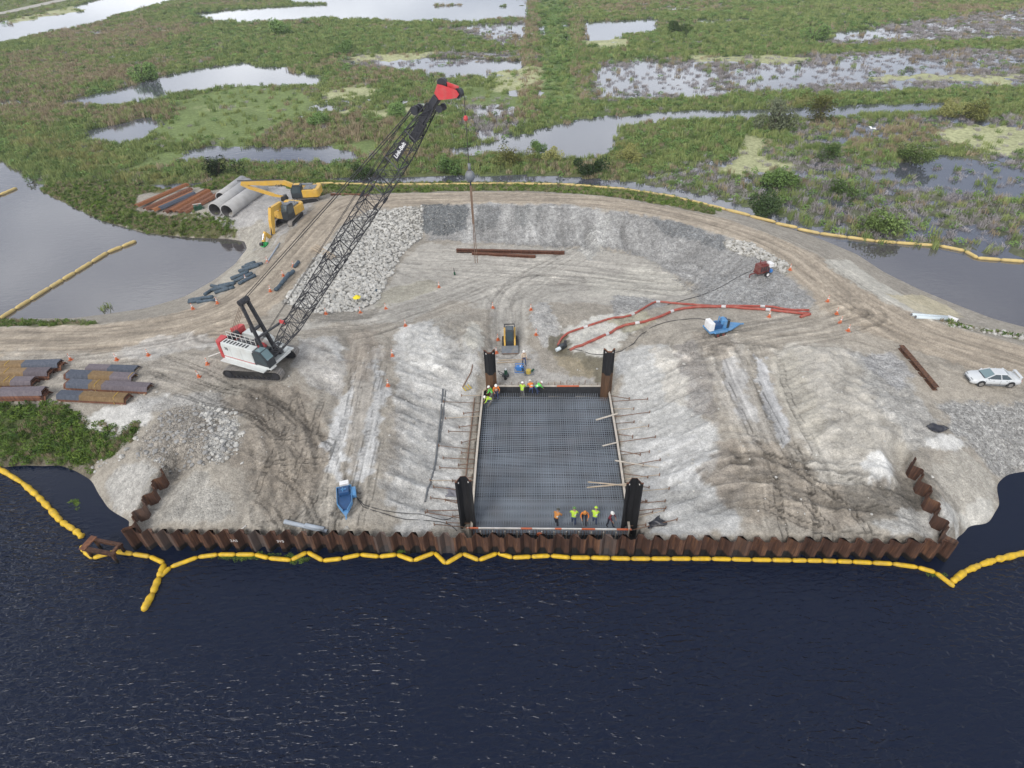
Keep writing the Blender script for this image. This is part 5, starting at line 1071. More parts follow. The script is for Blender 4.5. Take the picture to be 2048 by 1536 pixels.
# ================================================================== FLOATING BOOMS
def boom(name, lst, r, seg, mat, label, z=0.06, lump=0.0, ground=False, off=0.0):
    pts = np.array([P(a, b, z)[:2] for a, b in lst]) + np.array([0, -off]); out = []
    o = empty(name, (pts[0][0], pts[0][1], 0), 0, label, 'boom')
    for a, b in zip(pts[:-1], pts[1:]):
        l = np.linalg.norm(b - a); k = max(1, round(l / seg))
        for j in range(k): out.append((a + (b - a) * j / k, a + (b - a) * (j + 1) / k))
    ms = {}
    for a, b in out:
        l = np.linalg.norm(b - a); key = (round(l, 1), rs.randrange(2))
        if key not in ms:
            L_ = key[0]; mb = MB(); n = 9; ps = []; rr = []
            for i in range(n):
                t = i / (n - 1); ps.append((0.03 + (L_ - 0.06) * t, 0, rs.uniform(-.2, .2) * lump * r)); e_ = min(t, 1 - t) * L_
                rr.append(r * min(1, 0.62 + 0.38 * math.sqrt(min(e_ / (r * 0.9), 1))) * (1 + rs.uniform(-lump, lump) * 0.5))
            mb.tube(ps, rr, 10); ms[key] = mb.mesh('float', mat, True)
        f_ = bpy.data.objects.new('float', ms[key]); link(f_, o); zz = z
        if ground: zz = max(z, float(hgt(a[0], a[1])) + r * 0.6)
        f_.location = (a[0] - pts[0][0], a[1] - pts[0][1], zz); f_.rotation_euler = (0, 0, math.atan2(b[1] - a[1], b[0] - a[0])); f_.scale = (l / key[0], 1, 1)
    ln = MB(); ln.tube([(a[0] - pts[0][0], a[1] - pts[0][1], z - r * 0.5) for a, _ in out] + [(out[-1][1][0] - pts[0][0], out[-1][1][1] - pts[0][1], z - r * 0.5)], r * 0.28, 5)
    if not ground: ln.build('tension_line', mat, o)
    return o
boom('floating_boom', [(-120,880),(0,938),(45,966),(75,992),(100,1018),(122,1043),(150,1061),(165,1074)], 0.22, 2.6, 'boom_yellow', 'thick lumpy yellow floating boom in the left inlet', 0.1, 0.5)
boom('floating_boom', [(163,1092),(168,1103),(186,1116),(232,1103),(300,1113),(328,1126)], 0.17, 1.5, 'boom_yellow', 'short yellow boom looping round the rusty mooring frame')
boom('floating_boom', [(329,1128),(318,1155),(305,1187),(286,1222)], 0.24, 2.2, 'boom_yellow', 'loose yellow boom tail sticking out into the canal', 0.1, 0.25)
boom('floating_boom', [(324,1146),(345,1126),(400,1106),(440,1101),(475,1101),(513,1101),(540,1108),(585,1112),(617,1096),(648,1113),(686,1109),(722,1101),(760,1105),(795,1101),(828,1113),(870,1097),(892,1119),(926,1099),(958,1112),(995,1098),(1025,1107),(1062,1105),(1100,1103),(1140,1107),(1180,1107),(1260,1109),(1340,1109),(1420,1109),(1500,1111),(1580,1112),(1640,1113),(1700,1115),(1780,1119),(1830,1126),(1865,1136),(1903,1165)], 0.165, 1.28, 'boom_yellow', 'long zigzag yellow boom floating along the front sheet pile wall', off=0.34)
boom('floating_boom', [(1904,1164),(1930,1143),(1960,1130),(1990,1120),(2060,1103),(2250,1060)], 0.21, 2.6, 'boom_yellow', 'thick yellow boom running off to the right from the wall corner', 0.1, 0.45)
boom('floating_boom', [(-160,715),(0,637),(60,600),(100,575),(150,545),(215,505),(272,482)], 0.24, 2.6, 'boom_pale', 'faded yellow boom lying across the left pond', 0.1, 0.2)
boom('floating_boom', [(-120,445),(0,390),(33,376)], 0.24, 2.6, 'boom_pale', 'short faded boom end at the left edge of the pond', 0.1, 0.2)
boom('floating_boom', [(640,379),(700,377),(760,376),(900,375),(1050,374),(1150,377),(1250,383),(1350,400),(1450,425),(1550,449),(1640,467),(1750,482),(1880,492),(1930,502),(1955,516),(2048,523),(2200,532)], 0.22, 3.0, 'boom_pale', 'long thin yellow boom following the outside of the back road', 0.1, 0.1, True)

# ================================================================== THE SLAB: FORMWORK AND REINFORCEMENT
def lerp(a, b, t): return a + (b - a) * t
def along(line, t):
    k = t * (len(line) - 1); i = min(int(k), len(line) - 2); return lerp(line[i], line[i + 1], k - i)
fo = empty('formwork', (FL[0][0], FL[0][1], 0), 0, 'timber formwork with bracing rods around the rebar slab', 'formwork'); F0 = Vector((FL[0][0], FL[0][1], 0))
def seg(a, b, th, z0, z1, name, mat, par=None):
    a = Vector((a[0], a[1], 0)); b = Vector((b[0], b[1], 0))
    return MB().bar(a - F0 + Vector((0, 0, (z0 + z1) / 2)), b - F0 + Vector((0, 0, (z0 + z1) / 2)), th, z1 - z0).build(name, mat, par or fo)
for line in (FL, FR):
    n = 7
    for i in range(n):
        a = along(line, i / n); b = along(line, (i + 1) / n); b2 = a + (b - a) * 0.996
        seg(a, b2, 0.06, -0.9, FORM_Z - 0.05, 'form_panel', 'form_shaded'); seg(a, b2, 0.17, FORM_Z - 0.045, FORM_Z + 0.03, 'top_plate', 'form_wood')
for i in range(5):
    a = lerp(FB[0], FB[1], i / 5); b = lerp(FB[0], FB[1], (i + 0.996) / 5); seg(a, b, 0.06, -0.9, FORM_Z - 0.05, 'form_panel', 'form_shaded'); seg(a, b, 0.15, FORM_Z - 0.045, FORM_Z + 0.03, 'top_plate', 'rail_orange' if i == 3 else 'form_wood')
for a, b in ((FL[0], FB[0]), (FR[0], FB[1])): seg(a, b, 0.06, -0.9, FORM_Z - 0.05, 'form_panel', 'form_shaded'); seg(a, b, 0.16, FORM_Z - 0.04, FORM_Z + 0.04, 'corner_plate', 'wood')
for side, line in ((-1, FL), (1, FR)):                                     # bracing rods driven into the slope
    for i in range(24):
        t = (i + 0.5) / 24 + rs.uniform(-0.012, 0.012); a = Vector(along(line, t)); a.z = 0.1
        lnn = (rs.uniform(2.6, 3.6) if i % 2 else rs.uniform(1.2, 2.2)) * (1.0 if side < 0 else 0.95)
        e_ = a + Vector((side * lnn, rs.uniform(-0.45, 0.25) * (1 if i % 2 else 1.6), 0)); e_.z = max(float(hgt(e_.x, e_.y)) + 0.12, 0.15)
        st = a + Vector((side * 0.1, 0, 0)); br = MB().bar(st - F0, e_ - F0, 0.045).build('brace', rs.choice(['bar_rust', 'bar_rust', 'wood', 'wire_rust']), fo)
        MB().bar(e_ - F0 + Vector((0, 0, -0.35)), e_ - F0 + Vector((0, 0, 0.16)), 0.07).build('stake', 'bar_rust', br)
w_ = []
for i in range(10):
    p_ = Vector(along(FL, 0.03 + 0.68 * i / 9)); p_.x -= 0.75; p_.z = float(hgt(p_.x, p_.y)) + 0.1; w_.append(p_ - F0)
MB().tube(w_, 0.045, 6).build('waler_pipe', 'bar_rust', fo)
for i in range(18):                                                        # dowel stubs along the back form
    p_ = Vector(lerp(FB[0], FB[1], (i + .5) / 18)); p_.y += 0.25 + 0.5 * rs.random(); z = float(hgt(p_.x, p_.y)); p_.z = 0
    MB().bar(p_ - F0 + Vector((0, 0, z - .1)), p_ - F0 + Vector((rs.uniform(-.05, .05), 0, z + rs.uniform(0.25, .5))), 0.045).build('stake', 'bar_rust', fo)
# reinforcement
ro = empty('rebar_mat', (FL[0][0], FL[0][1], SLABZ), 0, 'dense grid of dark steel reinforcement bars filling the slab form', 'rebar')
ub = MB().box((0.5, 0, 0), (1, 0.028, 0.028)).mesh('rebar', 'bar_steel')
def rbar(a, b, z, par=ro):
    a = Vector((a[0], a[1], z)); b = Vector((b[0], b[1], z)); d = b - a
    o_ = bpy.data.objects.new('rebar', ub); link(o_, par); o_.location = a - F0 - Vector((0, 0, SLABZ)); o_.rotation_euler = (0, 0, math.atan2(d.y, d.x)); o_.scale = (d.length, 1, 1)
def lx(t): return along(FL, t) + np.array([0.06, 0, 0])
def rx(t): return along(FR, t) - np.array([0.06, 0, 0])
for i in range(68):
    s_ = (i + .5) / 68; t0 = 0.004 if 0.08 < s_ < 0.92 else 0.015
    a = lerp(lx(t0), rx(t0), s_); a = a + np.array([0, (0.45 if 0.08 < s_ < 0.92 else 0.0), 0]); rbar(a, lerp(lx(0.998), rx(0.998), s_), SLABZ)
for i in range(96):
    t = 0.01 + 0.985 * (i + .5) / 96; rbar(lx(t), rx(t), SLABZ + 0.036)
lo = MB()
for i in range(58):
    s_ = (i + .2) / 58; lo.bar(Vector(lerp(lx(.01), rx(.01), s_)) * 1.0 + Vector((-F0.x, -F0.y, -FORM_Z - 0.25)), Vector(lerp(lx(.99), rx(.99), s_)) + Vector((-F0.x, -F0.y, -FORM_Z - 0.25)), 0.034)
for i in range(82):
    t = 0.01 + 0.985 * (i + .2) / 82; lo.bar(Vector(lx(t)) + Vector((-F0.x, -F0.y, -FORM_Z - 0.21)), Vector(rx(t)) + Vector((-F0.x, -F0.y, -FORM_Z - 0.21)), 0.034)
tag(lo.build('lower_bars', 'bar_steel', ro), kind='stuff')
# guard rail with pickets at the front of the slab
RA = Vector(P(933, 1056, 0.85)); RB = Vector(P(1263, 1059, 0.85)); gr_ = empty('guard_rail', (RA.x, RA.y, -0.9), math.atan2(RB.y - RA.y, RB.x - RA.x), 'orange and white striped guard rail with rebar pickets at the slab front', 'railing'); RL = (RB - RA).length
x = 0.0; wlist = [(2.2, 1), (7.5, 0), (2.1, 1), (5.6, 0), (1.3, 1), (3.3, 0), (4.6, 1), (9.4, 0), (5.0, 1)]; tw = sum(a for a, _ in wlist)
wlist = [(0.9, 1), (3.2, 0), (0.85, 1), (1.7, 0), (0.5, 1), (1.5, 0), (1.0, 1), (1.6, 0), (1.1, 1)]; tw = sum(a for a, _ in wlist)
for a, c in wlist:
    l = a / tw * RL; MB().bar((x + 0.004, 0, 1.75), (x + l - 0.004, 0, 1.75), 0.09, 0.10).build('rail', 'rail_orange' if c else 'rail_white', gr_); x += l
for i in range(14): MB().bar((RL * (i + .15) / 13.4, -0.06, 0), (RL * (i + .15) / 13.4, -0.2, 2.1 if i in (0, 13) else 1.70), 0.07).build('post', 'form_wood', gr_)
pk = MB().bar((0, 0, 0), (0, 0, 1.68), 0.035).mesh('picket', 'bar_rust')
for i in range(48): o_ = bpy.data.objects.new('picket', pk); link(o_, gr_); o_.location = (RL * (i + .5) / 48, 0.03, 0); o_.rotation_euler = (R_(rs.uniform(2, 7)), 0, 0)
mk_ = MB().cyl((RL * 0.445, -0.25, 1.45), (RL * 0.445, -0.31, 1.45), 0.2, 12).build('marker_disc', 'cone_orange', gr_); MB().bar((RL * .445, -0.23, 0), (RL * .445, -0.23, 1.5), 0.05).build('marker_post', 'rail_white', gr_)
# planks laid over the right form
for (a, b, w2, mat, lb) in [((1192,839),(1236,826),0.16,'form_wood','grey plank lying over the right form, nearest the far end'), ((1205,891),(1234,884),0.12,'form_wood','short plank lying over the middle of the right form'), ((1174,974),(1262,966),0.10,'wood','lower of the two crossed sticks by the near right pile'), ((1176,964),(1262,972),0.10,'wood','upper of the two crossed sticks by the near right pile'), ((1230,920),(1318,934),0.11,'form_wood','pale stick lying from the right form out over the slope')]:
    A = Vector(P(*a, FORM_Z + 0.12)); B = Vector(P(*b, FORM_Z + 0.12)); k = 0.06 if 'upper' in lb else 0.0; o_ = MB().bar((0, 0, 0), B - A, w2, 0.05).build('plank', mat); o_.location = A + Vector((0, 0, k - 0.055)); tag(o_, lb, 'plank', 'loose planks by the form')
# ================================================================== MACHINES
def inplane(px, py, org, az):
    """where the sight line through a photo point meets the upright plane through org with heading az -> (forward, height)"""
    d = _F + (px - 1024) / FPX * _R + (768 - py) / FPX * _U
    n = np.array([-math.sin(az), math.cos(az), 0]); t = ((np.array([org[0], org[1], 0]) - _C) @ n) / (d @ n); q = _C + t * d
    return (q[0] - org[0]) * math.cos(az) + (q[1] - org[1]) * math.sin(az), q[2] - org[2]
def crawler(par, name, x0, x1, y, w_, h_, ang=0.0, padmat='track_pad', zc=0.0, pads=True):
    """crawler track: belt of shoes round a side frame with rollers"""
    r = h_ / 2; R = Matrix.Rotation(ang, 4, 'Z'); pr = []
    for i in range(9): t = math.pi / 2 + math.pi * i / 8; pr.append((x0 + r + r * math.cos(t), r + r * math.sin(t)))
    for i in range(9): t = -math.pi / 2 + math.pi * i / 8; pr.append((x1 - r + r * math.cos(t), r + r * math.sin(t)))
    core = MB(); core.prism([(a, b * 0.9 + 0.05 * h_) for a, b in pr], y - w_ * 0.36, y + w_ * 0.36, 'y'); core.v = [tuple(R @ Vector((a, b, c + zc))) for a, b, c in core.v]; o = core.build(name, 'track_steel', par)
    sh = MB(); per = []; 
    for a, b in zip(pr, pr[1:] + pr[:1]): per.append((Vector((a[0], 0, a[1])), Vector((b[0], 0, b[1]))))
    step = 0.24 if h_ > 0.6 else 0.17; acc = 0.0
    for a, b in per:
        l = (b - a).length; d = (b - a) / l; k = max(1, round(l / step)); nrm = Vector((-d.z, 0, d.x))
        for j in range(k):
            c = a + d * l * (j + .5) / k; sh.bar(c - d * (l / k) * 0.42 + Vector((0, y, 0)), c + d * (l / k) * 0.42 + Vector((0, y, 0)), w_, 0.05, up=(0, 1, 0)) if False else sh.box((c.x, y, c.z), (l / k * 0.86, w_, 0.055), Matrix.Rotation(-math.atan2(d.z, d.x), 3, 'Y'))
    sh.v = [tuple(R @ Vector((a, b, c + zc))) for a, b, c in sh.v]; sh.build('track_shoes', padmat, o)
    ro_ = MB()
    for i in range(int((x1 - x0) / 0.45)): xx = x0 + r + (x1 - x0 - 2 * r) * i / max(1, int((x1 - x0) / 0.45) - 1); ro_.cyl((xx, y - w_ * .44, r * .45), (xx, y + w_ * .44, r * .45), r * .32, 8)
    for xx in (x0 + r, x1 - r): ro_.cyl((xx, y - w_ * .45, r), (xx, y + w_ * .45, r), r * .7, 12)
    ro_.v = [tuple(R @ Vector((a, b, c + zc))) for a, b, c in ro_.v]; ro_.build('rollers', 'black_steel', o)
    return o
def lettering(text, size, mat, par, loc, rot, name='lettering', ext=0.004):
    cu = bpy.data.curves.new(name, 'FONT'); cu.body = text; cu.size = size; cu.align_x = 'CENTER'; cu.align_y = 'CENTER'; cu.extrude = ext; cu.offset = size * 0.02
    t_ = bpy.data.objects.new(name, cu); COL.objects.link(t_); bpy.context.view_layer.update()
    me = bpy.data.meshes.new_from_object(t_.evaluated_get(bpy.context.evaluated_depsgraph_get())); bpy.data.objects.remove(t_)
    me.materials.clear(); me.materials.append(M(mat)); o = link(bpy.data.objects.new(name, me), par); o.location = loc; o.rotation_euler = rot; return o

# ---- crawler crane
CZ = 2.85; CO = (-23.1, 45.75, CZ); CA = R_(-25)
CO = (CO[0], CO[1], float(hgt(CO[0], CO[1])) - 0.03)
cr_ = empty('crawler_crane', CO, CA, 'white and red crawler crane with long black lattice boom', 'crane')
for y in (-1.72, 1.72): crawler(cr_, 'crawler_track', -2.75, 2.75, y, 0.82, 1.0, R_(17))
MB().box((0, 0, 0.62), (2.4, 3.3, 0.5), Matrix.Rotation(R_(17), 3, 'Z')).cyl((0, 0, 0.8), (0, 0, 1.25), 0.95, 20).build('undercarriage', 'black_steel', cr_)
MB().box((-0.2, 0, 1.36), (5.2, 3.0, 0.28)).build('deck', 'white_paint', cr_, bevel=0.02)
for s_ in (-1, 1): MB().box((-0.2, s_ * 1.78, 1.30), (5.0, 0.55, 0.07)).box((-0.2, s_ * 1.53, 1.42), (5.0, 0.05, 0.2)).build('walkway', 'white_paint', cr_)
hs_ = MB().box((-0.75, -1.12, 2.25), (3.7, 0.78, 1.48)).build('engine_house', 'white_paint', cr_, bevel=0.03)
for i in range(8): MB().box((-2.3 + i * 0.36, -1.12, 3.0), (0.16, 0.42, 0.03)).build('louver', 'black_steel', hs_)
for i in range(3): MB().box((-2.2 + i * 1.25, -1.525, 2.2), (1.15, 0.02, 1.2)).build('door_panel', 'white_paint', hs_)
MB().box((-0.75, -1.53, 1.56), (3.72, 0.025, 0.05)).build('stripe', 'crane_red', hs_)
lettering('78', 0.42, 'black_steel', hs_, (-2.05, -1.545, 2.45), (math.pi / 2, 0, 0), 'number')
hp = MB().prism([(-2.4, 1.5), (-2.4, 2.5), (-2.1, 2.8), (0.6, 2.8), (0.9, 2.55), (0.9, 1.5)], 0.72, 1.5, 'y').build('port_house', 'white_paint', cr_, bevel=0.03)
MB().prism([(1.0, 1.5), (1.0, 2.2), (1.9, 2.0), (2.2, 1.7), (2.2, 1.5)], 0.95, 1.55, 'y').build('front_deck', 'white_paint', cr_, bevel=0.03); MB().box((1.5, 1.25, 2.14), (0.5, 0.25, 0.05)).build('hatch', 'cab_dark', cr_)
for i in range(2): MB().cyl((-0.9 + i * 1.15, -0.62, 1.95), (-0.9 + i * 1.15, 0.62, 1.95), 0.40, 16).build('winch_drum', ['deck_grey', 'crane_red'][i], cr_)
MB().box((-0.3, 0, 1.6), (3.2, 1.2, 0.25)).build('machinery_bed', 'deck_grey', cr_)
rl = MB()
for i in range(7): rl.bar((-2.4 + i * 0.55, -0.70, 3.0), (-2.4 + i * 0.55, -0.70, 3.75), 0.035)
for z in (3.4, 3.75): rl.bar((-2.4, -0.70, z), (0.9, -0.70, z), 0.035)
rl.build('handrail', 'rail_white', cr_)
for s_ in (-1, 1):
    cw = MB()
    for i in range(5): cw.prism([(-3.35, s_ * 0.55), (-3.1, s_ * 1.5), (-2.62, s_ * 1.6), (-2.62, s_ * 0.5)], 1.3 + i * 0.36, 1.63 + i * 0.36, 'z')
    cw.build('counterweight', 'crane_red', cr_)
MB().box((-2.95, 0, 1.75), (0.7, 1.0, 0.9)).build('counterweight_tray', 'crane_red', cr_)
MB().cyl((-2.55, -0.55, 2.75), (-2.55, 0.55, 2.75), 0.34, 14).build('boom_hoist_drum', 'black_steel', cr_)
MB().cyl((-3.3, -1.0, 1.5), (-5.6, -1.1, 0.35), 0.05, 6).build('hand_pole', 'rail_white', cr_)
cb = MB().prism([(1.0, 1.5), (1.0, 2.75), (1.35, 3.02), (2.05, 3.02), (2.55, 2.35), (2.65, 1.5)], -1.56, -0.62, 'y').build('cab', 'cab_dark', cr_, bevel=0.03)
MB().prism([(1.42, 3.03), (2.03, 3.03), (2.03, 3.06), (1.42, 3.06)], -1.45, -0.75, 'y').build('roof_window', 'glass_light', cb)
MB().prism([(2.09, 3.0), (2.59, 2.33), (2.63, 2.33), (2.12, 3.02)], -1.48, -0.72, 'y').build('windshield', 'glass_light', cb)
MB().prism([(1.15, 2.0), (1.15, 2.7), (1.45, 2.92), (2.0, 2.92), (2.4, 2.3), (2.45, 1.75)], -1.575, -1.562, 'y').build('side_window', 'glass', cb)
MB().ball((1.75, -1.05, 2.55), (0.18, 0.18, 0.22), 8, 5).build('seat', 'dull_yellow', cb)
MB().box((2.5, -1.25, 1.46), (0.7, 0.7, 0.1)).build('cab_step', 'white_paint', cr_)
for x_, y_, z_, a_, b_, c_, m_ in ((-1.9, .35, 2.0, .8, .7, .7, 'deck_grey'), (.95, .3, 1.85, .5, .6, .5, 'cab_dark'), (-1.5, -.35, 1.95, .5, .4, .6, 'cab_dark'), (1.6, -.1, 1.75, .7, .8, .45, 'black_steel'), (.3, 1.1, 2.92, .7, .5, .22, 'deck_grey')): MB().box((x_, y_, z_), (a_, b_, c_)).build('machinery', m_, cr_, bevel=.03)
MB().cyl((-1.3, 1.1, 2.8), (-1.3, 1.1, 3.35), .1, 10).build('exhaust', 'black_steel', cr_); MB().box((1.95, -1.1, 1.56), (1.3, .96, .1)).build('cab_floor', 'white_paint', cr_)
for s_ in (-1, 1): MB().bar((1.3, s_ * .62, 1.5), (2.2, s_ * .62, 1.9), .3, .5).build('boom_bracket', 'black_steel', cr_)
# boom, from sight lines
FX, FZ = 1.85, 1.75
tx, tz = inplane(866, 208, CO, CA); mxx, mzz = inplane(487, 602, CO, CA)
A = Vector((FX, 0, FZ)); T = Vector((tx, 0, tz)); ux = (T - A).normalized(); BL = (T - A).length; up_ = Vector((-ux.z, 0, ux.x)); print('boom', BL, tx, tz, 'mast', mxx, mzz)
def bw(s_):                                  # section depth and width along the boom
    a = min(1, 0.28 + 0.72 * s_ / 4.6); b2 = min(1, 0.40 + 0.60 * (BL - s_) / 4.2); return 1.16 * min(a, b2), 1.16 * max(0.55, min(1, b2 + 0.1))
def bpnt(s_, i):
    d_, w2 = bw(s_); return A + ux * s_ + up_ * (d_ / 2 * (1 if i in (0, 1) else -1)) + Vector((0, w2 / 2 * (1 if i in (0, 3) else -1), 0))
NS = 26; ss = [BL * i / NS for i in range(NS + 1)]
ch = MB()
for i in range(4):
    for a, b in zip(ss[:-1], ss[1:]): ch.bar(bpnt(a, i), bpnt(b, i), 0.055)
bm_ = ch.build('boom', 'black_steel', cr_)
for sec in range(0, NS, 2):
    lc = MB()
    for k in (sec, sec + 1):
        a, b = ss[k], ss[k + 1]
        for i in range(4):
            j = (i + 1) % 4; lc.cyl(bpnt(a, i), bpnt(b, j), 0.02, 5) if k % 2 else lc.cyl(bpnt(a, j), bpnt(b, i), 0.02, 5); m_ = (a + b) / 2
            lc.cyl(bpnt(a, i), bpnt(m_, j), 0.016, 5); lc.cyl(bpnt(m_, j), bpnt(b, i), 0.016, 5)
    for i in range(4): lc.cyl(bpnt(ss[sec], i), bpnt(ss[sec], (i + 1) % 4), 0.04, 5)
    lc.build('lacing', 'black_steel', bm_)
for k in (7, 13, 19): 
    for i in range(4): MB().bar(bpnt(ss[k] - 0.25, i), bpnt(ss[k] + 0.25, i), 0.14).build('coupling', 'black_steel', bm_)
hd = MB(); dv, wv = bw(BL); hd.bar(A + ux * (BL - 1.3), A + ux * (BL + 0.55), 0.4, 0.5, up=(0, 1, 0)); hd.build('boom_head', 'black_steel', bm_, bevel=0.03)
for s_ in (-.3, 0, .3): MB().cyl(A + ux * (BL - 1.0) + up_ * 0.6 + Vector((0, s_ - .05, 0)), A + ux * (BL - 1.0) + up_ * 0.6 + Vector((0, s_ + .05, 0)), 0.24, 16).build('sheave', 'black_steel', bm_)
for s_ in (-.25, .25): MB().cyl(A + ux * (BL + 0.2) - up_ * 0.5 + Vector((0, s_ - .05, 0)), A + ux * (BL + 0.2) - up_ * 0.5 + Vector((0, s_ + .05, 0)), 0.2, 14).build('sheave', 'black_steel', bm_)
jx, jz = inplane(917, 186, CO, CA); _j0 = inplane(886, 182, CO, CA); J0 = Vector((_j0[0], 0, _j0[1])); J1 = Vector((jx, 0, jz)); jd = (J1 - J0).normalized(); ju = Vector((-jd.z, 0, jd.x))
jb = MB()
for s_ in (-1, 1):
    pr = [J0 - jd * .42 - ju * .1, J0 - jd * .2 + ju * .38, J0 + jd * .1 + ju * .36, J1 + ju * .2, J1 + jd * .16, J1 - ju * .2, J0 + jd * .15 - ju * .38, J0 - jd * .15 - ju * .42]
    jb.prism([(p_.x, p_.z) for p_ in pr], s_ * 0.26, s_ * 0.22, 'y')
jb.bar(J0 + ju * .35, J1 + ju * .15, 0.4, 0.06, up=(0, 1, 0)); jib = jb.build('jib', 'crane_red', bm_)
MB().cyl(J1 + Vector((0, -.16, 0)), J1 + Vector((0, .16, 0)), 0.26, 16).build('jib_sheave', 'black_steel', bm_); MB().cyl(J0 + ju * .38 + Vector((0, -.12, 0)), J0 + ju * .38 + Vector((0, .12, 0)), 0.3, 16).build('guide_sheave', 'black_steel', bm_)
# sign plate on the near face of the boom
sb = (proj_s := None)
def bs(px, py):
    x_, z_ = inplane(px, py, CO, CA); return (Vector((x_, 0, z_)) - A).dot(ux)
s0 = bs(799, 306); s1 = bs(825, 281); sm = (s0 + s1) / 2; SL = abs(s1 - s0)
rotb = Matrix((ux, up_, ux.cross(up_))).transposed().to_euler()
pl_ = MB().box((0, 0, 0), (SL * 1.15, 0.5, 0.03)); sp_ = pl_.build('sign_plate', 'black_steel', bm_); sp_.location = A + ux * sm + Vector((0, -0.66, 0)); sp_.rotation_euler = rotb
lettering('Link-Belt', SL * 0.26, 'tank_white', bm_, A + ux * sm + Vector((0, -0.68, 0)), rotb)
s2 = bs(838, 262); MB().bar(A + ux * (s2 - 0.75) - up_ * .1, A + ux * (s2 + 0.6) - up_ * .1, 0.5, 0.42, up=(0, 1, 0)).build('boom_winch', 'black_steel', bm_, bevel=0.05)
s3 = bs(583, 632); MB().box((0, 0, 0), (0.5, 0.12, 0.3)).build('red_bracket', 'crane_red', bm_).location = A + ux * 5.3 + up_ * 0.75 + Vector((0, -.5, 0))
# mast and backstop struts
MT = Vector((mxx, 0, mzz)); ma = MB()
for s_ in (-1, 1): ma.bar(Vector((FX - 0.25, s_ * 0.62, FZ + 0.1)), MT + Vector((0, s_ * 0.36, 0)), 0.22, 0.30)
mid = lerp(Vector((FX - 0.25, 0, FZ)), MT, 0.52); ma.bar(mid + Vector((0, -.5, 0)), mid + Vector((0, .5, 0)), 0.35, 0.12); mst = ma.build('mast', 'black_steel', cr_)
MB().cyl(MT + Vector((0, -.5, 0)), MT + Vector((0, .5, 0)), 0.28, 14).build('mast_sheave', 'black_steel', mst)
b0 = inplane(497, 688, CO, CA); b1 = inplane(566, 642, CO, CA)
for s_ in (-.32, .32): MB().cyl((b0[0], s_ * 1.3, max(b0[1], 2.0)), (b1[0], s_ * 1.6, b1[1]), 0.085, 8).build('backstop', 'black_steel', cr_)
wr = MB()
for s_ in (-.34, -.12, .12, .34): wr.cyl(MT + Vector((0, s_, 0)), (-2.55, s_ * 1.2, 2.9), 0.022, 5)
wr.build('boom_hoist_ropes', 'wire_rust', cr_)
for s_ in (-.4, .4): MB().cyl(MT + Vector((0, s_, .1)), A + ux * (BL - 1.0) + up_ * 0.75 + Vector((0, s_ * .8, 0)), 0.032, 5).build('pendant_line', 'cable', cr_)
for s_ in (-.1, .15): MB().cyl(Vector((0.2, s_, 2.3)), A + ux * (BL - 1.0) + up_ * 0.9 + Vector((0, s_, 0)), 0.02, 5).build('hoist_rope', 'cable', cr_)
# hook line and ball
HX, HB = inplane(936, 350, CO, CA); HTOP = J1 + jd * 0.33
hb = HTOP.copy(); bz = inplane(937, 352, CO, CA)[1]
MB().cyl(HTOP, (HTOP.x, 0, bz + 0.4), 0.022, 5).build('hook_line', 'cable', cr_); MB().ball((HTOP.x, 0, bz), (0.3, 0.3, 0.36), 12, 8).cyl((HTOP.x, 0, bz + .3), (HTOP.x, 0, bz + .75), 0.09, 8).build('headache_ball', 'deck_grey', cr_, True)
rz_ = inplane(925, 236, CO, CA)[1]; MB().ball((HTOP.x, 0, rz_), (0.13, 0.13, 0.16), 8, 6).build('limit_weight', 'crane_red', cr_)
# sling hanging on the hook: its own thing
zb1 = inplane(940, 447, CO, CA)[1]; zb2 = inplane(943, 524, CO, CA)[1]; Rz = Matrix.Rotation(CA, 3, 'Z'); hw = Rz @ Vector((HTOP.x, 0, 0)) + Vector(CO)
slg = empty('rigging_sling', (hw.x, hw.y, CO[2] + zb2), 0, 'long rusty chain sling hanging from the crane hook ball', 'sling')
MB().bar((0, 0, zb1 - zb2), (0, 0, bz - 0.55 - zb2), 0.13).build('chain_bundle', 'wire_rust', slg); MB().bar((0, 0, bz - 0.55 - zb2), (0, 0, bz - 0.28 - zb2), 0.1).build('hook', 'black_steel', slg)
for s_ in (-.07, .09): MB().cyl((s_ * .4, 0, zb1 - zb2), (s_, 0, 0.0), 0.022, 5).build('sling_leg', 'wire_rust', slg)

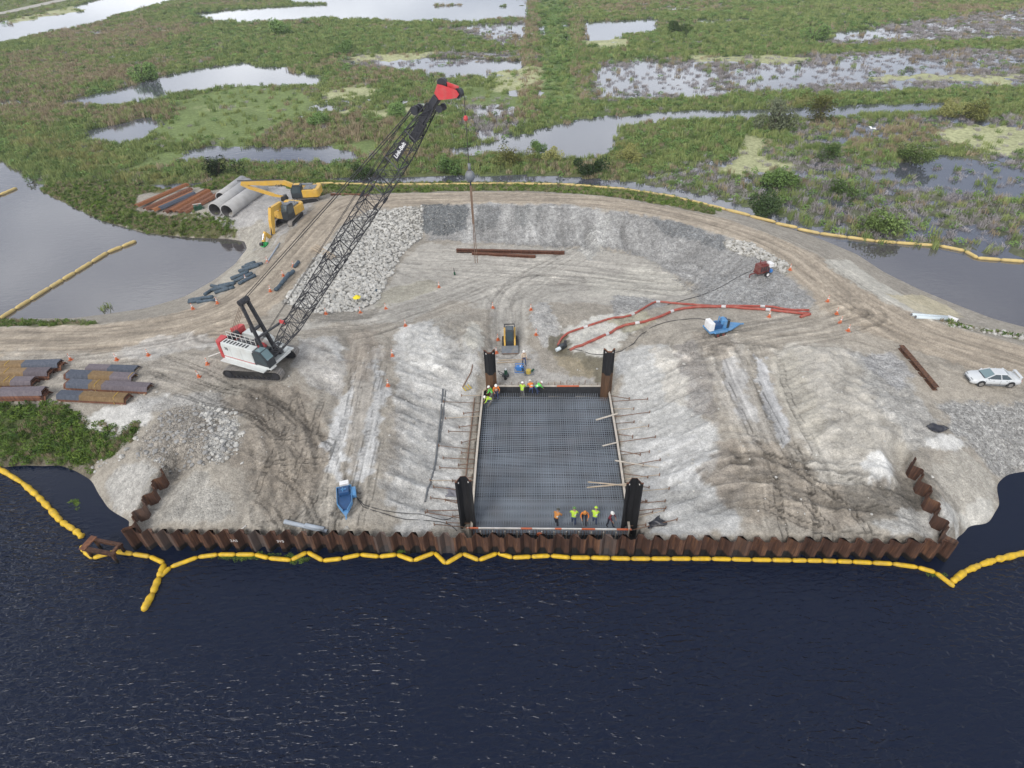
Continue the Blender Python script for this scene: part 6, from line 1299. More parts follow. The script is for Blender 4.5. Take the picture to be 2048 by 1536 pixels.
# ---- excavators
def excavator(px, py, az, taz, boom_pts, stick_pts, label, long=False, green=False):
    g0 = G(px, py); o = empty('excavator', g0, az, label, 'excavator')
    TA = taz - az
    for y in (-1.15, 1.15): crawler(o, 'crawler_track', -1.95, 1.95, y, 0.6, 0.82, TA)
    MB().box((0, 0, 0.6), (1.6, 1.9, 0.4), Matrix.Rotation(TA, 3, 'Z')).cyl((0, 0, .7), (0, 0, 1.0), 0.6, 16).build('undercarriage', 'black_steel', o)
    MB().prism([(-1.75, 1.0), (-1.75, 1.95), (-1.5, 2.05), (1.35, 2.05), (1.35, 1.0)], -1.35, 1.35, 'y').build('body', 'cat_yellow', o, bevel=0.04)
    MB().prism([(-2.5, -1.0), (-2.25, -1.38), (-1.7, -1.4), (-1.7, 1.4), (-2.25, 1.38), (-2.5, 1.0)], 1.0, 2.15, 'z').build('counterweight', 'cat_yellow', o, bevel=0.08)
    dk = MB().box((-1.2, 0.25, 2.12), (1.6, 1.5, 0.16)).build('engine_deck', 'deck_grey', o, bevel=0.02); MB().cyl((-1.3, 0.75, 2.2), (-1.3, .75, 2.6), 0.07, 8).build('exhaust', 'chrome', dk)
    MB().box((-0.1, -1.0, 2.12), (2.2, 0.6, 0.15)).build('side_deck', 'deck_grey', o)
    cb = MB().prism([(-0.15, 1.0), (-0.15, 2.75), (0.0, 2.86), (0.95, 2.86), (1.42, 2.1), (1.45, 1.0)], 0.42, 1.36, 'y').build('cab', 'cab_dark', o, bevel=0.03)
    MB().prism([(-0.05, 1.7), (-0.05, 2.65), (0.92, 2.7), (1.28, 2.1), (1.3, 1.7)], 1.365, 1.375, 'y').build('side_window', 'glass', cb); MB().prism([(1.0, 2.8), (1.44, 2.1), (1.465, 2.1), (1.02, 2.83)], 0.5, 1.28, 'y').build('windshield', 'glass', cb); MB().box((0.45, 0.9, 2.875), (0.8, 0.7, 0.03)).build('cab_roof', 'cat_yellow' if long else 'deck_grey', cb)
    def arm(pts, ths, w2, name, mat='cat_yellow'):
        P_ = [Vector((a, 0, b)) for a, b in pts]; up1 = []; dn = []
        for i, p_ in enumerate(P_):
            d = (P_[min(i + 1, len(P_) - 1)] - P_[max(i - 1, 0)]).normalized(); n = Vector((-d.z, 0, d.x)); up1.append(p_ + n * ths[i] / 2); dn.append(p_ - n * ths[i] / 2)
        pr = [(q.x, q.z) for q in up1 + dn[::-1]]; mb = MB(); n = len(P_)
        for a in range(n - 1):
            mb.prism([pr[a], pr[a + 1], pr[2 * n - 2 - a], pr[2 * n - 1 - a]], -w2 / 2, w2 / 2, 'y')
        return mb.build(name, mat, o, bevel=0.0)
    k = len(boom_pts); bb = arm(boom_pts, [0.5] + [0.78 if not long else 0.62] * (k - 2) + [0.38], 0.42, 'boom'); st = arm(stick_pts, [0.45] * (len(stick_pts) - 1) + [0.26], 0.34, 'stick')
    for s_ in (-1, 1): MB().cyl((1.2, s_ * .34, 1.3), (boom_pts[1][0], s_ * .30, boom_pts[1][1] - .1), 0.09, 8).build('boom_cylinder', 'chrome', bb)
    i = k // 2; MB().cyl((boom_pts[i][0], 0, boom_pts[i][1] + .45), (stick_pts[0][0] + (0.2 if not long else .4), 0, stick_pts[0][1] + .4), 0.085, 8).build('stick_cylinder', 'black_steel', bb)
    e = Vector((stick_pts[-1][0], 0, stick_pts[-1][1])); p2 = Vector((stick_pts[-2][0], 0, stick_pts[-2][1])); MB().cyl(lerp(e, p2, .75) + Vector((0.1, 0, .25)), lerp(e, p2, .08) + Vector((.1, 0, .25)), 0.07, 8).build('bucket_cylinder', 'chrome', st)
    if green:
        at_ = MB().box((e.x + .1, 0, e.z - .25), (0.7, 0.55, 0.5), taper=(.7, .8)).cyl((e.x - .15, -.4, e.z - .35), (e.x - .15, .4, e.z - .35), 0.3, 10).build('green_grapple', 'bright_green', o); MB().bar((e.x + .2, 0, e.z), (e.x + .2, 0, e.z - .35), 0.3).cyl((e.x + .45, -.2, e.z - .1), (e.x + .45, .2, e.z - .1), .22, 10).build('grapple_bracket', 'black_steel', at_)
    else:
        bk = MB().prism([(e.x - .1, e.z + .25), (e.x + .45, e.z + .15), (e.x + .55, e.z - .35), (e.x + .1, e.z - .6), (e.x - .35, e.z - .35)], -.5, .5, 'y').build('bucket', 'track_steel', o)
    lettering('CAT', 0.42, 'black_steel', bb, ((boom_pts[1][0] * .55 + boom_pts[-1][0] * .45), -0.225, (boom_pts[1][1] * .55 + boom_pts[-1][1] * .45)), (math.pi / 2, 0, 0)) if not long else lettering('CAT', 0.5, 'black_steel', bb, ((boom_pts[1][0] * .72 + boom_pts[-1][0] * .28), 0.32, (boom_pts[1][1] * .72 + boom_pts[-1][1] * .28)), (math.pi / 2, 0, math.pi))
    return o
def ip(px, py, g0, az): a, b = inplane(px, py, g0, az); return (a, b)
E1 = G(612, 402); az1 = R_(181)
excavator(612, 402, az1, az1 + R_(8), [(0.7, 1.5), ip(588, 372, E1, az1), ip(568, 365, E1, az1), ip(525, 366, E1, az1), ip(483, 366, E1, az1)], [ip(482, 367, E1, az1), ip(500, 375, E1, az1), ip(545, 389, E1, az1), ip(570, 394, E1, az1)], 'yellow long reach excavator with folded arm beside the concrete pipes', True)
E2 = G(577, 444); az2 = R_(-110)
excavator(577, 444, az2, R_(-98), [(0.6, 1.5), ip(559, 409, E2, az2), ip(542, 420, E2, az2), ip(543, 440, E2, az2), ip(546, 468, E2, az2)], [ip(547, 478, E2, az2), ip(538, 473, E2, az2), ip(530, 466, E2, az2), ip(527, 484, E2, az2)], 'yellow excavator with a bright green attachment at the pond edge', False, True)
# ---- compact track loader
g0 = G(1020, 690); az = R_(-91); o = empty('track_loader', (g0.x, g0.y, float(hgt(g0.x, g0.y))), az, 'black and yellow compact track loader with its bucket on the ramp', 'loader')
for y in (-0.62, 0.62): crawler(o, 'rubber_track', -0.95, 0.95, y, 0.36, 0.62, 0, 'rubber')
MB().prism([(-1.0, 0.35), (-1.05, 1.15), (-0.5, 1.3), (0.7, 0.95), (0.85, 0.35)], -0.42, 0.42, 'y').build('body', 'cab_dark', o, bevel=0.03)
cb = MB().prism([(-0.6, 0.9), (-0.6, 1.98), (0.45, 1.98), (0.75, 0.9)], -0.40, 0.40, 'y').build('cab', 'cab_dark', o, bevel=0.03); MB().prism([(0.47, 1.92), (0.74, 0.98), (0.76, 0.98), (0.49, 1.92)], -0.32, 0.32, 'y').build('windshield', 'glass', cb); MB().box((-0.1, 0, 2.0), (0.7, 0.6, 0.03)).build('roof_hatch', 'glass', cb)
for s_ in (-1, 1): 
    a_ = MB(); a_.bar((-1.0, s_ * .52, 1.45), (0.6, s_ * .52, 1.1), 0.16, 0.14).bar((0.6, s_ * .52, 1.12), (1.05, s_ * .5, 0.35), 0.16, 0.14).bar((-1.0, s_ * .52, 0.8), (-1.0, s_ * .52, 1.5), 0.16, 0.14); a_.build('lift_arm', 'cat_yellow', o)
MB().bar((-1.25, -.52, 1.75), (-1.25, .52, 1.75), 0.08).bar((-1.0, -.5, 1.4), (-1.25, -.52, 1.78), .08).bar((-1.0, .5, 1.4), (-1.25, .52, 1.78), .08).build('rear_guard', 'black_steel', o)
MB().prism([(1.0, 0.08), (1.0, 0.62), (1.08, 0.66), (1.2, 0.35), (1.62, 0.12), (1.62, 0.06)], -0.85, 0.85, 'y').build('bucket', 'deck_grey', o); MB().bar((1.63, -.85, .08), (1.63, .85, .08), 0.06).build('cutting_edge', 'bar_rust', o)

# ---- white sedan
def sedan(px, py, az, label):
    g0 = G(px, py); o = empty('sedan_car', (g0.x, g0.y, g0.z), az, label, 'car')
    st = [(-2.24, .62, .34, .74), (-2.16, .76, .28, .84), (-1.85, .82, .22, .90), (-1.2, .845, .20, .93), (-0.3, .85, .20, .92), (0.6, .85, .20, .90), (1.15, .845, .20, .885), (1.7, .83, .20, .83), (2.05, .78, .24, .76), (2.20, .66, .28, .66), (2.24, .60, .34, .58)]   # x, half width, sill z, deck z
    v = []; f = []; n = 8
    for x_, hw_, z0, z1 in st:
        zm = (z0 + z1) / 2
        v += [(x_, -hw_ * .86, z0), (x_, -hw_, zm - .08), (x_, -hw_ * .985, z1 - .10), (x_, -hw_ * .80, z1), (x_, hw_ * .80, z1), (x_, hw_ * .985, z1 - .10), (x_, hw_, zm - .08), (x_, hw_ * .86, z0)]
    for i in range(len(st) - 1):
        for j in range(n): f.append((i * n + j, (i + 1) * n + j, (i + 1) * n + (j + 1) % n, i * n + (j + 1) % n))
    f += [tuple(range(n)), tuple(reversed(range((len(st) - 1) * n, len(st) * n)))]
    body = MB().add(v, f).build('body', 'car_white', o, True)
    # greenhouse: belt and roof rings
    belt = [(-1.45, .68), (-0.9, .76), (0.3, .76), (1.05, .70)]; roof = [(-0.82, .52), (-0.6, .56), (0.1, .56), (0.30, .53)]
    vb = []; 
    for (xb, yb), (xr, yr) in zip(belt, roof): vb += [(xb, -yb, .89), (xr, -yr, 1.29), (xr, yr, 1.29), (xb, yb, .89)]
    fb = []
    for i in range(3): fb += [(i * 4, i * 4 + 1, i * 4 + 5, i * 4 + 4), (i * 4 + 2, i * 4 + 3, i * 4 + 7, i * 4 + 6), (i * 4 + 1, i * 4 + 2, i * 4 + 6, i * 4 + 5)]
    fb += [(0, 1, 2, 3), (12, 13, 14, 15), (0, 3, 15, 12)]
    MB().add(vb, fb).build('glasshouse', 'glass', o); MB().add([(1.07, -.62, .905), (.33, -.49, 1.285), (.33, .49, 1.285), (1.07, .62, .905), (1.05, -.62, .90), (.31, -.49, 1.28), (.31, .49, 1.28), (1.05, .62, .90)], [(0, 1, 2, 3), (7, 6, 5, 4), (0, 4, 5, 1), (1, 5, 6, 2), (2, 6, 7, 3), (3, 7, 4, 0)]).build('windshield', 'glass_light', o)
    rf = MB(); rf.add([(-.88, -.55, 1.29), (.34, -.56, 1.29), (.34, .56, 1.29), (-.88, .55, 1.29), (-.75, -.46, 1.335), (.2, -.47, 1.335), (.2, .47, 1.335), (-.75, .46, 1.335)], [(0, 3, 2, 1), (4, 5, 6, 7), (0, 1, 5, 4), (1, 2, 6, 5), (2, 3, 7, 6), (3, 0, 4, 7)]); rf.build('roof', 'car_white', o, bevel=0.015)
    for s_ in (-1, 1):
        pl = MB(); pl.bar((1.07, s_ * .71, .89), (.33, s_ * .545, 1.30), .07).bar((-1.47, s_ * .69, .89), (-.83, s_ * .53, 1.30), .13).bar((-.32, s_ * .775, .89), (-.2, s_ * .57, 1.30), .06); pl.build('pillar', 'car_white', o)
        MB().ball((.78, s_ * .88, .93), (.09, .10, .07), 8, 5).build('mirror', 'car_white', o)
        MB().ball((2.10, s_ * .52, .58), (.12, .17, .07), 8, 5).build('headlight', 'glass_light', o); MB().box((-2.2, s_ * .52, .70), (.1, .3, .12)).build('tail_light', 'crane_red', o)
        for x_ in (1.32, -1.32):
            w_ = MB().cyl((x_, s_ * .66, .31), (x_, s_ * .86, .31), .31, 18).build('wheel', 'rubber', o); MB().cyl((x_, s_ * .85, .31), (x_, s_ * .875, .31), .20, 14).build('rim', 'chrome', w_)
            MB().cyl((x_, s_ * .70, .36), (x_, s_ * .852, .36), .37, 18).build('wheel_arch', 'cab_dark', o)
    sp = MB().bar((-2.05, -.66, 1.13), (-2.05, .66, 1.13), .26, .045, up=(0, 0, 1)); sp.bar((-2.0, -.62, .88), (-2.05, -.62, 1.12), .05, .2).bar((-2.0, .62, .88), (-2.05, .62, 1.12), .05, .2); sp.build('spoiler', 'car_white', o)
    MB().box((2.21, 0, .40), (.1, 1.0, .10)).build('grille', 'cab_dark', o); MB().box((2.235, 0, .53), (.06, 1.15, .035)).build('bumper_gap', 'cab_dark', o)
    for s_ in (-1, 1):
        for x_ in (1.02, -.28, -1.02): MB().box((x_, s_ * .851, .56), (.018, .012, .52)).build('door_seam', 'deck_grey', o)
        MB().box((0.35, s_ * .858, .77), (.14, .02, .03)).box((-.8, s_ * .858, .77), (.14, .02, .03)).build('door_handle', 'deck_grey', o); MB().box((0, s_ * .845, .235), (1.7, .03, .07)).build('sill', 'deck_grey', o); MB().box((2.08, s_ * .46, .695), (.22, .34, .03)).build('headlight_lens', 'deck_grey', o)
    MB().box((1.12, 0, .895), (.1, 1.2, .02)).build('wiper_cowl', 'cab_dark', o)
    o.scale = (.87, .87, .87)
paint('car_white', (0.62, 0.645, 0.66), 0.25, 0, 0.04, 0.25, (0.42, 0.41, 0.38), 2.0)
a_ = G(1952, 768); b_ = G(2006, 772); sedan(1980, 764, math.atan2(a_.y - b_.y, a_.x - b_.x), 'white four door sedan with rear spoiler parked on the dirt road')

# ---- pump trailers and generators
def pump_trailer(px, py, az, label, sc=1.0, open_top=False):
    g0 = G(px, py); o = empty('pump_trailer', g0, az, label, 'trailer'); o.scale = (sc,) * 3
    MB().prism([(-1.5, -.8), (1.0, -.8), (2.55, -.07), (2.55, .07), (1.0, .8), (-1.5, .8)], 0.5, 0.66, 'z').build('trailer_bed', 'pump_blue', o, bevel=0.015)
    MB().bar((2.5, 0, .55), (2.95, 0, .5), 0.12).build('tow_hitch', 'pump_blue', o)
    if not open_top:
        for s_ in (-1, 1): MB().prism([(-1.1, .62), (-1.0, .78), (.35, .78), (.45, .62)], s_ * .82, s_ * 1.08, 'y').build('fender', 'pump_blue', o)
        for x in (-.65, .0):
            for s_ in (-1, 1): w_ = MB().cyl((x, s_ * .8, .31), (x, s_ * 1.03, .31), .31, 16).build('wheel', 'rubber', o); MB().cyl((x, s_ * 1.02, .31), (x, s_ * 1.045, .31), .16, 12).build('rim', 'maroon', w_)
        MB().box((-1.2, 0, 1.15), (.55, 1.2, .95)).build('white_tank', 'tank_white', o, bevel=0.04)
        MB().box((-.35, 0, .95), (1.0, .8, .55)).build('engine', 'pump_dark_blue', o, bevel=0.03); MB().box((.4, 0, 1.15), (.4, .9, .95)).build('radiator', 'pump_blue', o, bevel=0.03); MB().cyl((.75, -.3, .7), (.75, -.3, 1.6), .22, 12).build('pump_casing', 'cab_dark', o); MB().cyl((.75, .3, .7), (.75, .3, 1.45), .18, 12).build('pump_casing', 'pump_dark_blue', o); MB().cyl((-.1, .2, 1.2), (-.1, .2, 1.9), .06, 8).build('exhaust', 'pump_blue', o)
        MB().cyl((0.1, -.25, 1.2), (0.1, -.25, 1.65), .16, 10).build('air_filter', 'pump_blue', o)
    else:
        bx_ = MB()
        for a, b in [((-1.5, -.8), (.95, -.8)), ((-1.5, .8), (.95, .8)), ((-1.5, -.8), (-1.5, .8)), ((.95, -.8), (2.0, -.25)), ((.95, .8), (2.0, .25))]: bx_.bar((*a, .85), (*b, .85), .06, .4)
        bx_.build('side_board', 'pump_blue', o); MB().prism([(-.2, -.66), (.95, -.66), (1.75, -.3), (1.75, .3), (.95, .66), (-.2, .66)], .67, .80, 'z').build('cover', 'pump_dark_blue', o)
        MB().box((-.75, 0, .98), (.9, 1.1, .6)).build('engine', 'pump_dark_blue', o, bevel=.03); MB().bar((-.75, -.3, 1.3), (-.75, .3, 1.3), .1).bar((-.45, -.1, 1.3), (-1.0, -.1, 1.3), .1).build('engine_pipe', 'pump_blue', o); MB().box((-1.75, .1, 1.2), (.55, 1.0, .42)).build('white_tank', 'tank_white', o, bevel=.04); MB().box((-.55, 1.05, .72), (1.3, .45, .5)).build('tool_box', 'pump_blue', o, bevel=.03)
        for s_ in (-1, 1): MB().cyl((-.5, s_ * .72, .3), (-.5, s_ * .92, .3), .3, 14).build('wheel', 'rubber', o)
        MB().bar((-1.75, .1, .6), (-1.75, .1, 1.0), .3).build('tank_stand', 'pump_blue', o); MB().bar((2.3, 0, 0), (2.3, 0, .52), .08).build('jack_stand', 'pump_blue', o)
a_ = G(1418, 668); b_ = G(1478, 655); pump_trailer(1436, 664, math.atan2(b_.y - a_.y, b_.x - a_.x), 'blue twin axle pump trailer with white tank below the orange hoses', 0.92)
a_ = G(692, 990); b_ = G(694, 1028); pump_trailer(692, 1004, math.atan2(b_.y - a_.y, b_.x - a_.x), 'blue pointed pump trailer standing near the front sheet pile wall', 0.66, True)
g0 = G(1521, 550); o = empty('welder_trailer', g0, R_(200), 'dark red engine trailer with white tank on the gravel slope', 'trailer'); o.scale = (.92,) * 3
MB().box((0, 0, 1.05), (1.5, 1.0, .95)).build('engine_box', 'maroon', o, bevel=.03)
for i in range(4): MB().box((-.5 + i * .33, .51, 1.05), (.18, .03, .6)).build('vent', 'cab_dark', o); 
for i in range(4): MB().box((-.5 + i * .33, -.51, 1.05), (.18, .03, .6)).build('vent', 'cab_dark', o)
MB().box((-.75, .35, 1.45), (.55, .75, .5)).build('white_tank', 'tank_white', o, bevel=.04); MB().cyl((.3, -.2, 1.5), (.3, -.2, 1.95), .06, 8).build('exhaust', 'maroon', o); MB().box((.1, .1, 1.62), (.6, .5, .2)).build('control_box', 'maroon', o, bevel=.02)
MB().box((0, 0, .5), (1.7, .9, .12)).build('chassis', 'maroon', o); MB().bar((.8, 0, .5), (1.7, 0, .42), .1).bar((1.65, 0, .45), (1.65, 0, 0), .08).build('drawbar', 'maroon', o)
for s_ in (-1, 1): w_ = MB().cyl((-.35, s_ * .58, .34), (-.35, s_ * .8, .34), .34, 16).build('wheel', 'rubber', o); MB().cyl((-.35, s_ * .79, .34), (-.35, s_ * .82, .34), .2, 12).build('rim', 'tank_white', w_)
MB().box((-.95, .45, .62), (.3, .4, .35)).build('blue_canister', 'gen_blue', o)
# small things on the ground behind the slab
g0 = G(1039, 742); o = empty('generator', g0, R_(-6), 'small bright blue portable generator behind the slab', 'generator'); MB().box((0, 0, .38), (.62, .48, .42)).build('tank', 'gen_blue', o, bevel=.04)
for s_ in (-1, 1): MB().bar((-.42, s_ * .3, .03), (.42, s_ * .3, .03), .05).bar((-.42, s_ * .3, 0), (-.42, s_ * .3, .68), .045).bar((.42, s_ * .3, 0), (.42, s_ * .3, .68), .045).bar((-.42, s_ * .3, .68), (.42, s_ * .3, .68), .045).build('frame', 'gen_blue', o)
MB().box((.36, 0, .32), (.16, .4, .3)).build('control_panel', 'cab_dark', o); MB().cyl((.1, 0, .58), (.1, 0, .64), .08, 8).build('cap', 'tank_white', o)
g0 = G(1012, 756); o = empty('mixer', g0, R_(20), 'dark upright concrete saw left of the blue generator', 'machine'); MB().box((0, 0, .35), (.55, .4, .35)).build('engine', 'cab_dark', o, bevel=.03); MB().cyl((0, 0, .5), (0, 0, 1.0), .16, 10).build('column', 'dark_green', o); MB().ball((0, 0, 1.05), .12, 8, 6).build('knob', 'tank_white', o)
MB().bar((-.2, -.2, .5), (-.7, -.3, .9), .04).bar((-.2, .2, .5), (-.7, .3, .9), .04).bar((-.7, -.3, .9), (-.7, .3, .9), .04).build('handle', 'black_steel', o)
for s_ in (-1, 1): MB().cyl((-.15, s_ * .22, .14), (-.15, s_ * .3, .14), .14, 10).build('wheel', 'rubber', o)
g0 = G(1058, 748); o = empty('plate_compactor', g0, R_(5), 'yellow plate compactor right of the blue generator', 'machine'); MB().box((0, 0, .07), (.95, .55, .1)).build('base_plate', 'deck_grey', o, bevel=.02); MB().cyl((-.05, 0, .12), (-.05, 0, .5), .24, 12).build('engine', 'dull_yellow', o); MB().bar((.25, 0, .3), (.5, 0, .55), .14).build('air_filter', 'dark_green', o); MB().bar((-.3, -.18, .15), (-.7, -.18, .65), .035).bar((-.3, .18, .15), (-.7, .18, .65), .035).bar((-.7, -.18, .65), (-.7, .18, .65), .035).build('handle', 'black_steel', o)
for i, (a, b, lb) in enumerate([((996,721),(1062,719),'upper of the long timber strips lying below the loader bucket'), ((994,726),(1042,724),'lower short timber strip lying below the loader bucket')]):
    A = G(*a, .04); B = G(*b, .04); o_ = MB().bar((0, 0, 0), B - A, .1, .08).build('timber_strip', 'wood'); o_.location = A; tag(o_, lb, 'timber')

# ================================================================== STOCK PILES, PIPES, BEAMS
def bundle(px0, py0, px1, py1, label, n=4, mats=(('steel_blue', 0.35), ('steel_ochre', 0.4), ('steel_violet', 0.25)), dz=0.0, w2=1.15, straps=(.3,), flip=False):
    """strapped bundle of nested sheet piles; the first point is the left end of its axis"""
    A = G(px0, py0); B = G(px1, py1); ln = math.hypot(B.x - A.x, B.y - A.y); z = min(A.z, B.z)
    o = empty('pile_bundle', (A.x, A.y, z + dz), math.atan2(B.y - A.y, B.x - A.x), label, 'steel piles', 'bundles of sheet piles in the left yard'); hh_ = .36
    for i in range(n):
        zz = .06 + i * .115; off = rs.uniform(-.3, .3) if i < n - 1 else 0
        pr = [(-w2 / 2, zz), (-w2 * .3, zz + hh_), (w2 * .3, zz + hh_), (w2 / 2, zz), (w2 / 2 - .04, zz - .03), (w2 * .28, zz + hh_ - .05), (-w2 * .28, zz + hh_ - .05), (-w2 / 2 + .04, zz - .03)]
        sp = MB().prism(pr, off + .004, (ln * mats[0][1] if i == n - 1 else ln + off), 'x').build('sheet_pile', mats[0][0] if i == n - 1 else 'rust_dry', o)
        if i == n - 1:
            x = ln * mats[0][1]
            for m_, fr in mats[1:]: MB().prism(pr, x + .002, x + ln * fr - .002, 'x').build('coated_length', m_, sp); x += ln * fr
    for s_ in (0.04, .96): MB().box((ln * s_, 0, .03), (.16, w2 * 1.15, .12)).build('timber_sleeper', 'wood', o)
    top = .06 + (n - 1) * .115 + hh_ + .012
    for s_ in straps:
        x = ln * s_; MB().bar((x, -w2 / 2 - .02, .05), (x, -w2 * .3, top), .07, .02, up=(1, 0, 0)).bar((x, -w2 * .3, top), (x, w2 * .3, top), .07, .02, up=(1, 0, 0)).bar((x, w2 * .3, top), (x, w2 / 2 + .02, .05), .07, .02, up=(1, 0, 0)).build('strap', 'strap', o)
    return o
bundle(-60, 742, 127, 737, 'rear left bundle of sheet piles with blue steel end, beside the road', 5, (('steel_ochre', .62), ('steel_blue', .38)), straps=(.45,))
bundle(-60, 757, 106, 752, 'second left bundle from the road, brown piles with rusty ends', 5, (('steel_ochre', .72), ('steel_violet', .28)), straps=(.5,))
bundle(-60, 773, 75, 772, 'third left bundle from the road with double yellow strap', 5, (('steel_ochre', .7), ('steel_violet', .3)), straps=(.62, .7))
bundle(-60, 797, 98, 794, 'front left bundle of rusty piles above the green bank', 6, (('steel_ochre', .45), ('steel_violet', .55)), straps=())
bundle(178, 739, 276, 742, 'thin single pair of dark piles at the back of the middle stock', 1, (('steel_violet', .45), ('steel_blue', .55)), straps=())
bundle(143, 754, 272, 760, 'rear strapped bundle of the middle stock with blue left end', 3, (('steel_blue', .34), ('steel_ochre', .33), ('steel_violet', .33)), straps=(.96,))
bundle(143, 773, 303, 780, 'longest bundle of the middle stock with orange band', 3, (('steel_blue', .28), ('steel_ochre', .16), ('steel_violet', .56)), straps=(.36,))
bundle(124, 795, 258, 802, 'front bundle of the middle stock, mostly ochre, above the white gravel', 3, (('steel_blue', .34), ('steel_ochre', .66)), straps=(.85,))
# rusty piles lying in the grass by the left pond
for i, (a, b, mat, lb) in enumerate([((276,421),(377,377),'rust_orange','longest orange rusty pile at the back of the grass stock'), ((292,424),(384,382),'rust_dry','brown rusty pile next to the orange one in the grass'), ((308,426),(388,390),'rust_orange','orange rusty pile with mud in the middle of the grass stock'), ((322,424),(392,393),'steel_blue','grey blue pile lying among the rusty ones in the grass'), ((332,431),(416,386),'rust_dry','dark rusty pile just below the grey blue one'), ((345,430),(420,388),'rust_orange','narrow rusty pile, third from the concrete pipes'), ((356,430),(424,392),'rust_dry','brown pile, second from the concrete pipes'), ((370,430),(436,394),'rust_dry','dark pile of the grass stock nearest the concrete pipes')]):
    A = G(*a); B = G(*b); ln = (B - A).length; z = .04 + (.16 if i in (3, 5) else 0) + max(0, max(float(hgt(*(A + (B - A) * t)[:2])) - (A + (B - A) * t).z for t in np.linspace(0, 1, 12)))
    o_ = MB().prism([(-.55, 0), (-.28, .3), (.28, .3), (.55, 0), (.5, -.03), (.25, .25), (-.25, .25), (-.5, -.03)], 0, ln, 'x').build('sheet_pile', mat); o_.location = A + Vector((0, 0, z)); o_.rotation_euler = (0, -math.atan2(B.z - A.z, math.hypot(B.x - A.x, B.y - A.y)), math.atan2(B.y - A.y, B.x - A.x)); tag(o_, lb, 'steel pile', 'rusty piles in the grass by the pond')
# three big concrete pipes
def bigpipe(a, b, r, label):
    A = G(*a); B = G(*b); d = B - A; d.z = 0; ln = d.length
    o = empty('concrete_pipe', (A.x, A.y, min(A.z, B.z)), math.atan2(d.y, d.x), label, 'pipe', 'large concrete pipes by the excavators'); n = 28; mb = MB(); v = []; f = []
    for x in (0, ln):
        for rr in (r, r * .88):
            for j in range(n): t = 2 * math.pi * j / n; v.append((x, rr * math.cos(t), r + rr * math.sin(t)))
    for j in range(n):
        k = (j + 1) % n; f += [(j, k, 2 * n + k, 2 * n + j), (j, n + j, n + k, k), (2 * n + j, 2 * n + k, 3 * n + k, 3 * n + j)]
    mb.add(v, f).build('shell', 'concrete', o, True)
    v2 = [(x, r * .88 * math.cos(2 * math.pi * j / n), r + r * .88 * math.sin(2 * math.pi * j / n)) for x in (.01, ln - .01) for j in range(n)]; MB().add(v2, [(j, n + j, n + (j + 1) % n, (j + 1) % n) for j in range(n)]).build('bore', 'pipe_inside', o, True)
    for i in range(1, 6): MB().cyl((ln * i / 6, 0, r), (ln * i / 6 + .05, 0, r), r * 1.006, 28, cap=False).build('seam', 'concrete', o)
bigpipe((434, 433), (502, 380), 1.0, 'middle grey concrete pipe with an open end facing the camera'); bigpipe((458, 436), (528, 382), 1.0, 'right grey concrete pipe lying against its neighbour'); bigpipe((444, 402), (490, 372), 0.85, 'left grey concrete pipe lying farther back near the grass')
# dark rolls along the pond shore
def roll(a, b, r, label, group='dark rolls along the pond shore', dz=0.0, mat='slate_roll'):
    A = G(*a); B = G(*b); A.z = float(hgt(A.x, A.y)); B.z = float(hgt(B.x, B.y)); d = B - A; mb = MB(); n = 10; v = []; f = []
    k = 6; ps = [A * 0 + d * (i / (k - 1)) + Vector((rs.uniform(-.03, .03), rs.uniform(-.03, .03), r * .9)) for i in range(k)]
    mb.tube(ps, [r * rs.uniform(.92, 1.06) for _ in ps], 10); 
    for e_ in (ps[0] - (ps[1] - ps[0]).normalized() * .01, ps[-1]): mb.cyl(e_, e_ + (ps[1] - ps[0]).normalized() * .02, r * .35, 8)
    o_ = mb.build('fabric_roll', mat, None, True); o_.location = A + Vector((0, 0, dz)); tag(o_, label, 'roll', group)
RL_ = [((480,545),(518,533),.22), ((486,537),(524,530),.2), ((492,533),(510,527),.2), ((464,560),(498,546),.22), ((470,566),(506,549),.22), ((478,570),(512,553),.2), ((425,583),(462,572),.22), ((424,574),(458,580),.2), ((440,575),(470,569),.22), ((432,588),(468,577),.2), ((380,603),(426,596),.2), ((396,607),(432,602),.18), ((410,592),(424,583),.2), ((378,607),(404,603),.18)]
RN = ['top roll of the farthest heap on the pond shore', 'right roll of the farthest heap on the pond shore', 'small roll behind the farthest heap on the pond shore', 'upper roll of the heap below the farthest one, by the cone', 'middle roll of the heap beside the cone on the shore', 'lower roll of the heap beside the cone on the shore', 'long roll in front of the third heap on the pond shore', 'crossed roll on top of the third heap on the pond shore', 'right end roll of the third heap on the pond shore', 'lowest roll of the third heap on the pond shore', 'longest roll of the nearest heap, left of the crane mast', 'front roll of the nearest heap beside the two cones', 'upright lying roll between the nearest and third heaps', 'leftmost thin roll at the water by the nearest heap']
for (a, b, r), lb in zip(RL_, RN): roll(a, b, r, 'dark slate fabric roll, ' + lb)
for (a, b, r), lb in zip([((552,583),(562,573),.22), ((562,572),(572,560),.22), ((570,562),(580,550),.24), ((580,552),(588,545),.22), ((590,536),(598,526),.2)], ['lowest roll at the riprap edge, next to a cone', 'second roll up along the riprap edge', 'third roll up along the riprap edge', 'fourth roll up along the riprap edge', 'highest roll at the riprap edge, below the ladder']): roll(a, b, r, 'dark roll, ' + lb, 'dark rolls along the riprap edge')
A = G(560, 487); B = G(533, 527); roll((560, 487), (534, 527), .09, 'long thin grey hose roll lying beside the green attachment', 'dark rolls along the pond shore', 0, 'pvc_grey')
